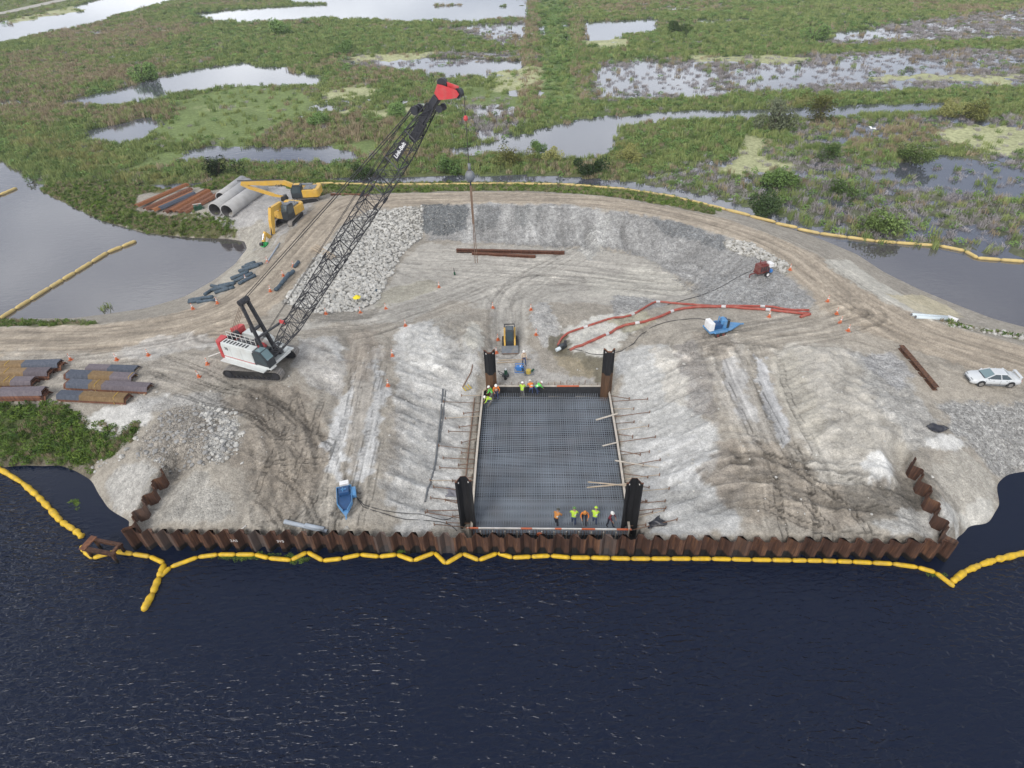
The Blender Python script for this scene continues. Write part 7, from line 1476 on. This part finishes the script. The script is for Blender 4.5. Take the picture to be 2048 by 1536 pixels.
# steel beams
def beam(a, b, w2, h2, mat, name, label, dz=0.0, cat='steel beam', group=None):
    A = G(*a); B = G(*b); d = B - A; ln = d.length; t_ = .05
    mb = MB(); mb.box((ln / 2, 0, t_ / 2), (ln, w2, t_)).box((ln / 2, 0, h2 - t_ / 2), (ln, w2, t_)).box((ln / 2, 0, h2 / 2), (ln, t_, h2 - 2 * t_))
    o_ = mb.build(name, mat); o_.location = A + Vector((0, 0, dz)); o_.rotation_euler = (0, -math.atan2(d.z, math.hypot(d.x, d.y)), math.atan2(d.y, d.x)); tag(o_, label, cat, group); return o_
beam((913, 503), (1129, 508), .42, .36, 'rust_dry', 'steel_beam', 'longest dark steel beam lying at the foot of the gravel slope'); beam((944, 509), (1071, 515), .40, .28, 'rust_dry', 'steel_beam', 'shorter rusty beam lying in front of the longest one in the pit')
beam((913, 505), (1000, 507), .2, .2, 'rust', 'steel_beam', 'narrow beam under the left half of the longest pit beam', -.02)
beam((1800, 697), (1870, 781), .42, .4, 'rust', 'steel_beam', 'rusty channel beam lying diagonally beside the parked car'); MB().prism([(-.3, 0), (-.3, .35), (-.25, .35), (-.25, .05), (.25, .05), (.25, .35), (.3, .35), (.3, 0)], 0, 1.3, 'x')
beam((662, 391), (738, 392), .34, .3, 'rust_dry', 'steel_beam', 'dark beam lying beside the back road near the excavators')
# pipes
def pipe(a, b, r, mat, label, name='plastic_pipe', dz=0.0, hollow=True, cat='pipe'):
    A = G(*a); B = G(*b); d = B - A; ax = d.normalized(); mb = MB().cyl(Vector((0, 0, r)), d + Vector((0, 0, r)), r, 12); o_ = mb.build(name, mat, None, True); o_.location = A + Vector((0, 0, dz)); tag(o_, label, cat)
    for e_, s_ in ((Vector((0, 0, r)), -1), (d + Vector((0, 0, r)), 1)): MB().cyl(e_ + ax * s_ * .002, e_ + ax * s_ * .012, r * .82, 12).build('bore', 'pipe_inside', o_)
    return o_
pipe((570, 1046), (655, 1066), .16, 'pvc_grey', 'longer grey pipe lying behind the left part of the front wall'); pipe((612, 1054), (650, 1062), .15, 'pvc_grey', 'shorter blue grey pipe resting beside the longer one', dz=.08); pipe((472, 1068), (493, 1052), .05, 'rail_white', 'thin white stick lying at the left part of the front wall')
pipe((1822, 632), (1892, 637), .16, 'pvc', 'rear pale blue plastic pipe on the right bank'); pipe((1830, 637), (1894, 642), .18, 'pvc', 'front pale blue plastic pipe on the right bank')
o_ = pipe((1894, 637), (1914, 645), .2, 'tank_white', 'white torn pipe end at the right of the pale pipes')
def hose(lst, r, mat, label, name='hose', dz=0.0, n=8, clamps=(), cat='hose', step=0.7, wob=0.0):
    pts = [G(a, b) for a, b in lst]; q = smooth_line(np.array([tuple(p_) for p_ in pts]), step)
    for p_ in q: p_[2] = max(p_[2] * 0.2 + 0.8 * float(hgt(p_[0], p_[1])), float(hgt(p_[0], p_[1]))) + r * .85 + dz
    O = Vector(q[0]); o = empty(name, O - Vector((0, 0, r)), 0, label, cat); MB().tube([Vector(p_) - O + Vector((0, 0, r)) for p_ in q], r, n).build('tube', mat, o, True)
    for c in clamps:
        i = int(c * (len(q) - 2)); a = Vector(q[i]) - O + Vector((0, 0, r)); b = Vector(q[i + 1]) - O + Vector((0, 0, r)); MB().cyl(a, a + (b - a).normalized() * .45, r * 1.15, 10).build('coupling', 'clamp', o)
    return o
hose([(1116, 692), (1125, 676), (1150, 662), (1185, 650), (1215, 640), (1262, 632), (1290, 616), (1312, 605), (1340, 607), (1400, 612), (1460, 613), (1520, 614), (1545, 615), (1570, 620), (1618, 622)], .12, 'hose_orange', 'upper long orange discharge hose running from the sump to the right', clamps=(.16, .30, .46, .86))
hose([(1140, 702), (1165, 692), (1200, 676), (1220, 668), (1250, 652), (1290, 645), (1320, 635), (1350, 622), (1380, 617), (1430, 615), (1500, 619), (1560, 624), (1618, 629)], .145, 'hose_orange', 'lower thick orange discharge hose running from the sump to the right', clamps=(.2, .32, .48, .7, .9))
hose([(1600, 636), (1612, 632), (1620, 630)], .15, 'hose_orange', 'short stub of orange hose at the right end of the two long ones')
hose([(1135, 700), (1180, 708), (1225, 707), (1260, 692), (1290, 665), (1330, 645), (1380, 638), (1412, 640)], .035, 'hose_black', 'thin black hose from the sump to the blue pump trailer', n=6)
hose([(1335, 610), (1400, 592), (1440, 575), (1475, 555), (1505, 540)], .035, 'hose_black', 'thin black hose leading to the dark red engine trailer', n=6)
hose([(708, 986), (728, 1010), (770, 1022), (820, 1028), (860, 1033), (885, 1040), (905, 1035)], .028, 'hose_black', 'upper black cable from the near blue trailer to the slab', n=6)
hose([(710, 985), (726, 1014), (770, 1028), (830, 1040), (880, 1044), (900, 1050), (914, 1062)], .028, 'hose_black', 'lower black cable from the near blue trailer to the slab', n=6)
hose([(886, 779), (882, 830), (877, 880), (868, 940), (850, 1005)], .075, 'drain_grey', 'long dark grey pipe running down the left slope beside the slab', 'drain_pipe', cat='pipe'); hose([(891, 782), (887, 830), (880, 885)], .05, 'drain_grey', 'thinner grey pipe beside the upper half of the long drain pipe', 'drain_pipe', cat='pipe')
hose([(925, 775), (942, 745), (945, 730)], .05, 'bar_rust', 'bent rusty rod beside the far left guide pile', 'rod', cat='rod')
# pump head in the sump
g0 = G(1122, 700); o = empty('sump_pump', g0, R_(30), 'dark submersible pump with pale cylinder in the sump', 'pump'); MB().cyl((-.6, 0, .2), (-.1, 0, .28), .2, 10).build('float_can', 'pvc', o); MB().box((.25, .1, .3), (.8, .5, .5)).build('housing', 'cab_dark', o, bevel=.04); MB().cyl((.4, 0, .3), (.6, .1, .9), .16, 8).build('outlet', 'black_steel', o)

# ================================================================== CONES
def make_cone():
    o = empty('traffic_cone', (0, 0, 0)); MB().box((0, 0, .03), (.42, .42, .06)).build('base', 'cone_orange', o, bevel=.01)
    mb = MB(); mb.cyl((0, 0, .055), (0, 0, .42), .155, 14, .10); b_ = mb.build('cone_body', 'cone_orange', o, True); MB().cyl((0, 0, .42), (0, 0, .58), .101, 14, .075).build('collar', 'cone_white', b_, True); MB().cyl((0, 0, .58), (0, 0, .66), .075, 14, .062).build('cone_tip', 'cone_orange', b_, True); MB().cyl((0, 0, .66), (0, 0, .76), .062, 14, .045).build('upper_collar', 'cone_white', b_, True); MB().cyl((0, 0, .76), (0, 0, .90), .045, 14, .03).build('cone_tip', 'cone_orange', b_, True)
    return o
cproto = make_cone(); first = True
for px, py, lb in [(142,720,'on the road edge behind the rear left pile bundle'), (234,720,'standing behind the middle pile stock, left of two'), (297,711,'on the pale ground right of the middle pile stock'), (415,729,'between the middle pile stock and the crane, rear one'), (398,754,'between the middle pile stock and the crane, nearer one'), (386,618,'at the pond shore left of the nearest roll heap'), (435,607,'at the pond shore right of the nearest roll heap'), (492,561,'at the pond shore in front of the second roll heap'), (535,525,'on the shore road above the farthest roll heap'), (567,552,'among the rolls of the riprap edge, upper one'), (541,583,'below the lowest roll of the riprap edge'), (587,533,'next to the top roll of the riprap edge'),
                   (652,628,'on the berm under the riprap, leftmost of three'), (721,626,'on the berm under the riprap, middle one below the yellow marker'), (772,618,'on the berm under the riprap, rightmost of three'), (878,575,'standing alone in the pit between riprap and floor'), (811,652,'at the fork of the ramp above the pale track'), (785,712,'beside the pale track left of the white rocks'), (776,772,'beside the pale track, the lowest on the left slope'), (986,616,'at the left head of the loader ramp'), (1062,620,'at the right head of the loader ramp'), (996,680,'left of the loader, beside its track'), (993,706,'left of the loader bucket'), (1072,670,'right of the loader, on the slope'),
                   (1538,634,'under the orange hoses, right of the blue trailer'), (1580,540,'on the gravel right of the dark red trailer'), (1655,603,'at the right junction, farthest of four'), (1673,628,'at the right junction, second of four'), (1680,646,'at the right junction, third of four'), (1696,662,'at the right junction, nearest of four')]:
    c = cproto if first else copy_tree(cproto); first = False; g0 = G(px, py); c.location = (g0.x, g0.y, float(hgt(g0.x, g0.y)) - .01); c.rotation_euler = (rs.uniform(-.05, .05), rs.uniform(-.05, .05), rs.random() * 1.5); c.scale = (.85,) * 3
    tag(c, 'orange traffic cone ' + lb, 'traffic cone', 'traffic cones around the site')

# ================================================================== ODDS AND ENDS
def tarp(px, py, sx_, sy_, mat, name, label, hgt_=.35, rz=0.0, seed=1):
    g0 = G(px, py); mb = MB(); n = 14; v = []; f = []
    for i in range(n + 1):
        for j in range(n + 1):
            u, w2 = i / n * 2 - 1, j / n * 2 - 1; r = max(abs(u), abs(w2)); x = u * sx_ * (1 + .25 * math.sin(3 * w2 + seed)); y = w2 * sy_ * (1 + .3 * math.sin(2.3 * u + seed * 2))
            wx = g0.x + x * math.cos(rz) - y * math.sin(rz); wy = g0.y + x * math.sin(rz) + y * math.cos(rz); z = float(hgt(wx, wy)) + .02 + hgt_ * max(0, 1 - r ** 2) * (.5 + .5 * math.sin(4.1 * u + 3 * w2 + seed)) + .06 * math.sin(9 * u + 5 * w2 + seed) ** 2
            v.append((wx - g0.x, wy - g0.y, z - g0.z)); 
    for i in range(n):
        for j in range(n): f.append((i * (n + 1) + j, (i + 1) * (n + 1) + j, (i + 1) * (n + 1) + j + 1, i * (n + 1) + j + 1))
    o_ = mb.add(v, f).build(name, mat, None, True); o_.location = g0; sm_ = o_.modifiers.new('thick', 'SOLIDIFY'); sm_.thickness = .02; tag(o_, label, 'tarpaulin'); return o_
tarp(1875, 858, .85, .3, 'tarp', 'tarpaulin', 'crumpled dark blue tarpaulin on the right heap', .25, 0.1, 1); tarp(1312, 1047, .55, .42, 'tarp', 'tarpaulin', 'black rubbish sheet right of the near right guide pile', .45, 0.2, 3); tarp(906, 988, .45, .5, 'grey_sheet', 'tarpaulin', 'grey sheet lying left of the near left guide pile', .15, 0, 5)
tarp(752, 582, .25, .9, 'slate_roll', 'filter_cloth', 'dark strip of filter cloth at the foot of the riprap', .1, -.6, 2)
g0 = G(716, 606); o = empty('marker_umbrella', g0, 0, 'bright yellow umbrella shaped marker standing in the riprap', 'marker'); MB().cyl((0, 0, -.2), (0, 0, .9), .03, 6).build('pole', 'black_steel', o); cp = MB(); v = [(0, 0, 1.05)]
for i in range(10): t = 2 * math.pi * i / 10; rr = .48 * (1 if i % 2 else .86); v.append((rr * math.cos(t), rr * math.sin(t), .72))
cp.add(v + [(a, b, c - .02) for a, b, c in v], [(0, 1 + i, 1 + (i + 1) % 10) for i in range(10)] + [(11, 12 + (i + 1) % 10, 12 + i) for i in range(10)]); cp.build('canopy', 'yellow', o)
g0 = G(909, 550); o = empty('survey_stake', g0, 0, 'small dark post standing alone on the pit floor', 'post'); MB().cyl((0, 0, -.1), (0, 0, 1.0), .07, 7, .03).build('post', 'black_steel', o); MB().box((.03, 0, .2), (.22, .16, .4)).build('sleeve', 'dark_green', o, bevel=.03)
g0 = G(645, 508); A = G(628, 496); B = G(668, 520); o = empty('ladder', A + Vector((0, 0, .15)), math.atan2(B.y - A.y, B.x - A.x), 'brown slatted gangway lying on the riprap crest behind the boom', 'gangway'); o.rotation_euler[1] = -math.atan2(B.z - A.z, math.hypot(B.x - A.x, B.y - A.y)); ln = (B - A).length
for s_ in (-.42, .42): MB().bar((0, s_, .1), (ln, s_, .1), .08, .14).build('rail', 'wood', o)
for i in range(12): MB().bar((ln * (i + .5) / 12, -.42, .12), (ln * (i + .5) / 12, .42, .12), .13, .04).build('rung', 'wood', o)
g0 = G(400, 418); o = empty('drum_rack', g0, R_(25), 'dark green steel frame standing by the open pipe ends', 'rack'); 
for x in (-.5, .1): MB().cyl((x, -.3, .35), (x, .3, .35), .3, 12).build('drum', 'dark_green', o)
for s_ in (-1, 1): MB().bar((-.9, s_ * .38, .05), (.7, s_ * .38, .05), .08).bar((-.9, s_ * .38, 0), (-.4, s_ * .38, .8), .07).bar((.6, s_ * .38, 0), (.2, s_ * .38, .75), .07).build('frame', 'dark_green', o)
MB().bar((-.8, .1, .8), (.4, .1, .75), .08).build('top_bar', 'rail_white', o)
g0 = G(1743, 290); o = empty('bird', (g0.x, 100.0, 3.2), R_(15), 'white egret flying low over the right marsh', 'bird'); q = P(1744, 257, 2.2); o.location = q
MB().ball((0, 0, 0), (.38, .11, .10), 8, 6).cyl((.3, 0, .02), (.62, 0, .06), .05, 6, .03).ball((.66, 0, .07), (.08, .045, .045), 6, 5).build('body', 'bird', o, True)
for s_ in (-1, 1): MB().add([(.12, s_ * .06, .05), (.2, s_ * .55, .22), (.02, s_ * 1.0, .08), (-.16, s_ * .6, .18), (-.18, s_ * .06, .03), (.12, s_ * .06, .03), (.2, s_ * .55, .205), (.02, s_ * 1.0, .07), (-.16, s_ * .6, .165), (-.18, s_ * .06, .015)], [(0, 1, 2, 3, 4), (9, 8, 7, 6, 5), (0, 5, 6, 1), (1, 6, 7, 2), (2, 7, 8, 3), (3, 8, 9, 4)]).build('wing', 'bird', o)
g0 = G(692, 1058); tag(MB().add([(-.2, -.1, .02), (.25, -.05, .05), (.1, .2, .12), (-.1, .12, .02), (0, .05, .25)], [(0, 1, 4), (1, 2, 4), (2, 3, 4), (3, 0, 4), (0, 3, 2, 1)]).build('limestone_block', 'stone_white'), 'small white stone lying below the near blue trailer', 'stone').location = g0
g0 = G(932, 774); o = empty('pallet', g0, R_(-60), 'small yellow slatted pallet left of the far left guide pile', 'pallet')
for i in range(3): MB().box((0, -.3 + i * .3, .05), (1.1, .12, .05)).build('slat', 'dull_yellow', o)
for s_ in (-.4, .4): MB().box((s_, 0, .015), (.1, .75, .03)).build('bearer', 'wood', o)
pipe((975, 1064), (1035, 1066), .03, 'bar_rust', 'thin rusty rod lying behind the guard rail', 'rod', hollow=False, cat='rod') if False else None

# ================================================================== STONES
def stone_mesh(r_, seed, sub=0):
    q = random.Random(seed); t = (1 + 5 ** .5) / 2; v = [(-1, t, 0), (1, t, 0), (-1, -t, 0), (1, -t, 0), (0, -1, t), (0, 1, t), (0, -1, -t), (0, 1, -t), (t, 0, -1), (t, 0, 1), (-t, 0, -1), (-t, 0, 1)]
    f = [(0, 11, 5), (0, 5, 1), (0, 1, 7), (0, 7, 10), (0, 10, 11), (1, 5, 9), (5, 11, 4), (11, 10, 2), (10, 7, 6), (7, 1, 8), (3, 9, 4), (3, 4, 2), (3, 2, 6), (3, 6, 8), (3, 8, 9), (4, 9, 5), (2, 4, 11), (6, 2, 10), (8, 6, 7), (9, 8, 1)]
    sx_, sy_, sz_ = q.uniform(.75, 1.3), q.uniform(.75, 1.3), q.uniform(.55, .9)
    return [(a / 1.9 * sx_ * (k := q.uniform(.75, 1.15)), b / 1.9 * sy_ * k, c / 1.9 * sz_ * k) for a, b, c in v], f
SM = [stone_mesh(1, i) for i in range(10)]; SMM = [MB().add(*s_).mesh('stone', 'stone_white') for s_ in SM]; SMG = [MB().add(*s_).mesh('stone', 'stone_grey') for s_ in SM]
def stones(poly, spacing, r0, r1, parent, big, mats, name, seed, edge=.15, power=1.6):
    pts = GP(poly); x0, y0 = pts.min(0); x1, y1 = pts.max(0); n = int((x1 - x0) * (y1 - y0) / spacing ** 2)
    X = x0 + (x1 - x0) * RNG.random(n); Y = y0 + (y1 - y0) * RNG.random(n); s_ = poly_sd(pts, X, Y) + .8 * fbm(X, Y, .8, 500 + seed, 3); k = (s_ > 0) & (poly_sd(PIT, X, Y) < -.4); X, Y, s_ = X[k], Y[k], s_[k]
    r = r0 + (r1 - r0) * RNG.random(len(X)) ** power; z = hgt(X, Y); od = np.argsort(-r); bigs = set(od[:big].tolist()); V = []; Fc = []; nb = 0
    for i in range(len(X)):
        a = RNG.random() * 6.283; m_ = int(RNG.integers(10))
        if i in bigs:
            o_ = bpy.data.objects.new('stone', mats[m_]); link(o_, parent); o_.location = (X[i], Y[i], z[i] + r[i] * .3); o_.rotation_euler = (RNG.random() * .6, RNG.random() * .6, a); o_.scale = (r[i],) * 3
        else:
            vv = np.array(SM[m_][0]) * r[i]; c, s2 = math.cos(a), math.sin(a); w_ = np.stack([vv[:, 0] * c - vv[:, 1] * s2 + X[i], vv[:, 0] * s2 + vv[:, 1] * c + Y[i], vv[:, 2] + z[i] + r[i] * .25], 1)
            V.append(w_); Fc.append(np.array(SM[m_][1]) + nb); nb += 12
    me = bpy.data.meshes.new(name); me.from_pydata(np.concatenate(V).tolist(), [], np.concatenate(Fc).tolist()); me.materials.append(mats[0].materials[0]); me.update(); o_ = link(bpy.data.objects.new(name, me), parent); tag(o_, kind='stuff'); return o_, len(X)
print('rip', stones(RIP_A, .21, .10, .28, RIP_OBJ, 220, SMM, 'riprap_stones', 1)[1], stones(RIP_B, .23, .11, .30, RIP_OBJ, 60, SMM, 'riprap_stones', 2)[1])
def loose(poly, spacing, r0, r1, mats, name, label, seed):
    o_, n = stones(poly, spacing, r0, r1, None, 0, mats, name, seed, power=3); tag(o_, label, 'stones', kind='stuff'); print(name, n)
loose([(290,870),(320,830),(390,808),(455,830),(480,880),(430,930),(340,950),(270,915)], .34, .04, .22, SMG, 'rubble_stones', 'loose grey rubble on the heap behind the left wall', 3)
loose([(395,800),(470,820),(490,870),(470,915),(430,930),(410,880)], .30, .06, .26, SMM, 'rubble_stones', 'pale broken rock along the right flank of the rubble heap', 4)
loose([(1890,815),(1960,800),(2048,800),(2150,820),(2150,940),(2048,944),(1990,948),(1940,890)], .26, .05, .15, SMG, 'gravel_stones', 'coarse grey gravel on the right bank below the car', 5)
loose([(1880,645),(1950,655),(2048,668),(2100,690),(2000,672),(1900,655)], .4, .06, .28, SMM, 'bank_stones', 'pale stones along the right pond bank', 6)
loose([(850,412),(1000,410),(1290,432),(1480,486),(1615,600),(1600,622),(1400,603),(1290,515),(1000,487),(860,478)], .33, .05, .13, SMG, 'slope_gravel', 'coarse grey gravel lining the inner slope of the ring road', 7)
loose([(170,930),(225,915),(285,850),(300,865),(240,925),(200,950)], .5, .05, .25, SMM, 'bank_stones', 'pale stones along the edge of the green bank', 8)
loose([(300,960),(600,920),(900,1060),(1400,1060),(1890,1070),(1850,900),(1500,700),(1250,720),(900,640),(700,700),(500,780),(300,760)], 1.5, .03, .15, SMM, 'scattered_stones', 'small pale stones scattered over the worked ground', 9)

# ================================================================== PEOPLE
paint('skin', (0.36, 0.21, 0.14), 0.6); paint('jeans', (0.045, 0.07, 0.15), 0.85); paint('grey_trousers', (0.17, 0.165, 0.155), 0.85); paint('dark_trousers', (0.02, 0.022, 0.035), 0.85); paint('boots', (0.05, 0.035, 0.025), 0.8)
paint('hivis_lime', (0.44, 0.66, 0.05), 0.7); paint('hivis_green', (0.12, 0.62, 0.09), 0.7); paint('hivis_orange', (0.72, 0.20, 0.025), 0.7); paint('dull_orange', (0.52, 0.21, 0.045), 0.75); paint('pale_shirt', (0.62, 0.50, 0.38), 0.8); paint('red_shirt', (0.16, 0.025, 0.04), 0.8); paint('hat_white', (0.78, 0.77, 0.74), 0.4); paint('hat_dark', (0.05, 0.05, 0.04), 0.5); paint('hat_green', (0.10, 0.22, 0.06), 0.5); paint('reflective', (0.60, 0.60, 0.55), 0.4)
def person(px, py, face, lean, label, shirt, trousers, hat, ground=True, arms='down', stride=.12, z=None, s=1.0):
    if z is None: g0 = G(px, py); g0.z = float(hgt(g0.x, g0.y))
    else: g0 = Vector(P(px, py, z))
    o = empty('person', g0, face, label, 'person'); o.scale = (s,) * 3
    u = Vector((math.sin(lean), 0, math.cos(lean))); fw = Vector((math.cos(lean), 0, -math.sin(lean)))
    bend = min(lean, 1.2); pel = Vector((-.30 * math.sin(bend), 0, .93 - .05 * bend)); wa = pel + u * .16; chs = pel + u * .40; nk = pel + u * .56; hdn = (u * .75 + Vector((.25 * math.sin(lean), 0, .35))).normalized(); hd0 = nk + hdn * .10; hd1 = nk + hdn * .24
    J = [pel, wa, chs, nk, hd0, hd1]; Rr = [(.155, .125), (.145, .11), (.19, .125), (.062, .062), (.085, .095), (.075, .085)]; E_ = [(0, 1), (1, 2), (2, 3), (3, 4), (4, 5)]; M_ = [0, 0, 0, 2, 2, 2]; 
    for s_ in (-1, 1):
        b = len(J); hip = pel + Vector((0, s_ * .1, -.05)); st = stride * s_; kn = Vector((pel.x * .45 + st * .55 + .05, s_ * .115, .49)); an = Vector((st, s_ * .12, .10)); toe = an + Vector((.17, s_ * .02, -.055))
        J += [hip, kn, an, toe]; Rr += [(.098, .105), (.066, .07), (.05, .055), (.045, .04)]; E_ += [(0, b), (b, b + 1), (b + 1, b + 2), (b + 2, b + 3)]; M_ += [1, 1, 1, 3]
        b = len(J); sh = chs + u * .09 + Vector((0, s_ * .20, 0))
        if arms == 'down': el = sh + Vector((.04, s_ * .05, -.29)); wrp = el + Vector((.12, -s_ * .02, -.23))
        elif arms == 'out': el = sh + Vector((.10, s_ * .10, -.26)); wrp = el + Vector((.22, -s_ * .08, -.10))
        else: el = sh + Vector((.13, s_ * .08, -.25)); wrp = el + Vector((.16, -s_ * .08, -.20))
        hn = wrp + (wrp - el).normalized() * .08
        J += [sh, el, wrp, hn]; Rr += [(.07, .068), (.05, .05), (.036, .036), (.042, .025)]; E_ += [(2, b), (b, b + 1), (b + 1, b + 2), (b + 2, b + 3)]; M_ += [0, 0, 2, 2]
    me = bpy.data.meshes.new('body'); me.from_pydata([tuple(j) for j in J], E_, []); t_ = bpy.data.objects.new('tmp', me); COL.objects.link(t_); sk = t_.modifiers.new('s', 'SKIN'); me.skin_vertices or None
    for i, sv in enumerate(me.skin_vertices[0].data): sv.radius = Rr[i]; sv.use_root = (i == 0)
    sub = t_.modifiers.new('u', 'SUBSURF'); sub.levels = 1; sub.render_levels = 1; bpy.context.view_layer.update()
    bm2 = bpy.data.meshes.new_from_object(t_.evaluated_get(bpy.context.evaluated_depsgraph_get())); bpy.data.objects.remove(t_)
    mb = MB(); mb.v = [tuple(v.co) for v in bm2.vertices]; mb.f = [tuple(p_.vertices) for p_ in bm2.polygons]; nbase = len(mb.f)
    for a, b in ((10, 9), (10 + 8, 9 + 8)) if False else ((13, 12), (21, 20)):         # fingers rooted in each palm
        h_, w_ = J[a], J[b]; d = (h_ - w_).normalized(); side = d.cross(Vector((1, 0, 0.2))).normalized(); nrm = d.cross(side)
        for k in range(4): p0 = h_ + side * (.027 - .018 * k); p1 = p0 + d * (.045 - .006 * abs(k - 1)); p2 = p1 + (d * .6 + nrm * .8) * .03; mb.tube([p0 - d * .01, p1, p2], [.010, .009, .007], 5)
        mb.tube([h_ - d * .03 + side * .03, h_ + side * .055 + d * .01, h_ + side * .06 + d * .035], [.011, .010, .008], 5)
    hn = hd0 + hdn * .05; fwd = Vector((0, 1, 0)).cross(hdn).normalized(); mb.ball(tuple(hn + fwd * .105), (.018, .014, .022), 6, 4); [mb.ball(tuple(hn + Vector((0, q_ * .088, 0))), (.018, .010, .028), 6, 4) for q_ in (-1, 1)]
    neck_f = len(mb.f); eye0 = len(mb.f); [mb.ball(tuple(hn + fwd * .088 + hdn * .03 + Vector((0, q_ * .035, 0))), (.012, .012, .010), 6, 4) for q_ in (-1, 1)]
    mesh = bpy.data.meshes.new('body'); mesh.from_pydata(mb.v, [], mb.f)
    for m_ in (shirt, trousers, 'skin', 'boots', 'reflective', 'cab_dark'): mesh.materials.append(M(m_))
    JV = np.array([tuple(j) for j in J])
    for p_ in mesh.polygons:
        c = np.array(p_.center)
        if p_.index >= eye0: p_.material_index = 5
        elif p_.index >= nbase: p_.material_index = 2
        else:
            bd_, bi = 1e9, 0
            for a, b in E_:
                e = JV[b] - JV[a]; t = np.clip(((c - JV[a]) @ e) / (e @ e), 0, 1); d_ = np.linalg.norm(c - JV[a] - t * e)
                if d_ < bd_: bd_, bi = d_, (b if (b in (3, 4, 5) or t > .5) else a) if M_[a] != M_[b] else b
            mi = M_[bi]
            if mi == 0 and (Vector(c) - pel).dot(u) < .02: mi = 1
            if mi == 0 and abs((Vector(c) - pel).dot(u) - .2) < .035 and abs(c[1]) < .2: mi = 4
            p_.material_index = mi
    mesh.polygons.foreach_set('use_smooth', [True] * len(mesh.polygons)); mesh.update(); link(bpy.data.objects.new('body', mesh), o)
    hc = hd0 + hdn * .07; ht = MB(); q = hdn.to_track_quat('Z', 'Y').to_matrix(); tmp = MB().ball((0, 0, .02), (.118, .135, .115), 12, 8); keep = [i for i, v in enumerate(tmp.v) if v[2] > -.03]
    ht.v = [tuple(hc + q @ Vector((v[0], v[1], max(v[2], -.005)))) for v in tmp.v]; ht.f = tmp.f; ht.cyl(tuple(hc + q @ Vector((0, 0, -.012)) + fwd * .03), tuple(hc + q @ Vector((0, 0, .006)) + fwd * .03), .15, 14, .14); ht.build('hard_hat', hat, o, True)
    return o
SZ = SLABZ + .055
person(1113, 1050, R_(60), .55, 'person in dull orange vest and dark cap, leftmost of the front five on the slab', 'dull_orange', 'dark_trousers', 'hat_dark', z=SZ, arms='out')
person(1147, 1048, R_(80), .5, 'person in lime vest and green hat between two orange vests on the slab', 'hivis_lime', 'jeans', 'hat_green', z=SZ, arms='out')
person(1168, 1046, R_(-95), .6, 'person in bright orange jacket holding a staff in the front row', 'hivis_orange', 'dark_trousers', 'dull_orange', z=SZ, arms='out', stride=.18)
person(1189, 1047, R_(75), .7, 'person in lime jacket bending down, second from the near right pile', 'hivis_lime', 'jeans', 'hivis_lime', z=SZ, arms='fwd')
person(1219, 1053, R_(-40), .25, 'person in dark red shirt and white hard hat beside the near right pile', 'red_shirt', 'dark_trousers', 'hat_white', z=SZ, arms='fwd', stride=.2)
person(983, 800, R_(170), .45, 'person in green vest and white hat at the far left slab corner', 'hivis_green', 'grey_trousers', 'hat_white', z=SZ, arms='fwd')
person(993, 797, R_(-80), .2, 'person in orange vest and blue jeans at the far left slab corner', 'hivis_orange', 'jeans', 'hat_white', z=SZ, arms='out')
person(979, 813, R_(185), 1.15, 'person in pale lime shirt bending over the left form', 'hivis_lime', 'grey_trousers', 'hat_white', z=SZ, arms='fwd')
person(1045, 794, R_(80), .3, 'person in lime vest standing at the middle of the back form', 'hivis_lime', 'grey_trousers', 'hat_white', z=SZ, arms='fwd')
person(1062, 787, R_(100), 1.1, 'person in orange vest bending over the back form', 'hivis_orange', 'jeans', 'hat_white', z=SZ, arms='fwd')
person(1076, 787, R_(20), 1.1, 'person in bright green vest bending next to the orange one', 'hivis_green', 'jeans', 'hat_white', z=SZ, arms='fwd')
person(1048, 730, R_(-70), .05, 'person in pale vest, blue jeans and white hat beside the loader bucket', 'pale_shirt', 'jeans', 'hat_white', arms='down')
A = Vector(P(1163, 1040, SZ + .9)); B = Vector(P(1166, 1054, SZ + .02)); tag(MB().cyl((0, 0, 0), B - A, .025, 6).cyl(B - A + Vector((0, 0, 0)), B - A + Vector((0, 0, .12)), .04, 6).build('staff', 'pvc_grey'), 'thin grey staff held by the orange jacket in the front row', 'staff').location = A

# thin air haze over the distance
mt, N, L, b = newmat('haze'); N.remove(b); pv = N.new('ShaderNodeVolumePrincipled'); pv.inputs['Color'].default_value = (0.82, 0.88, 0.96, 1); pv.inputs['Density'].default_value = 0.0002; L.new(pv.outputs[0], N['Material Output'].inputs['Volume'])
tag(MB().box((0, 560, 20.5), (1500, 1360, 49)).build('haze', 'haze'), 'thin pale air haze over the whole marsh', 'haze', kind='stuff')
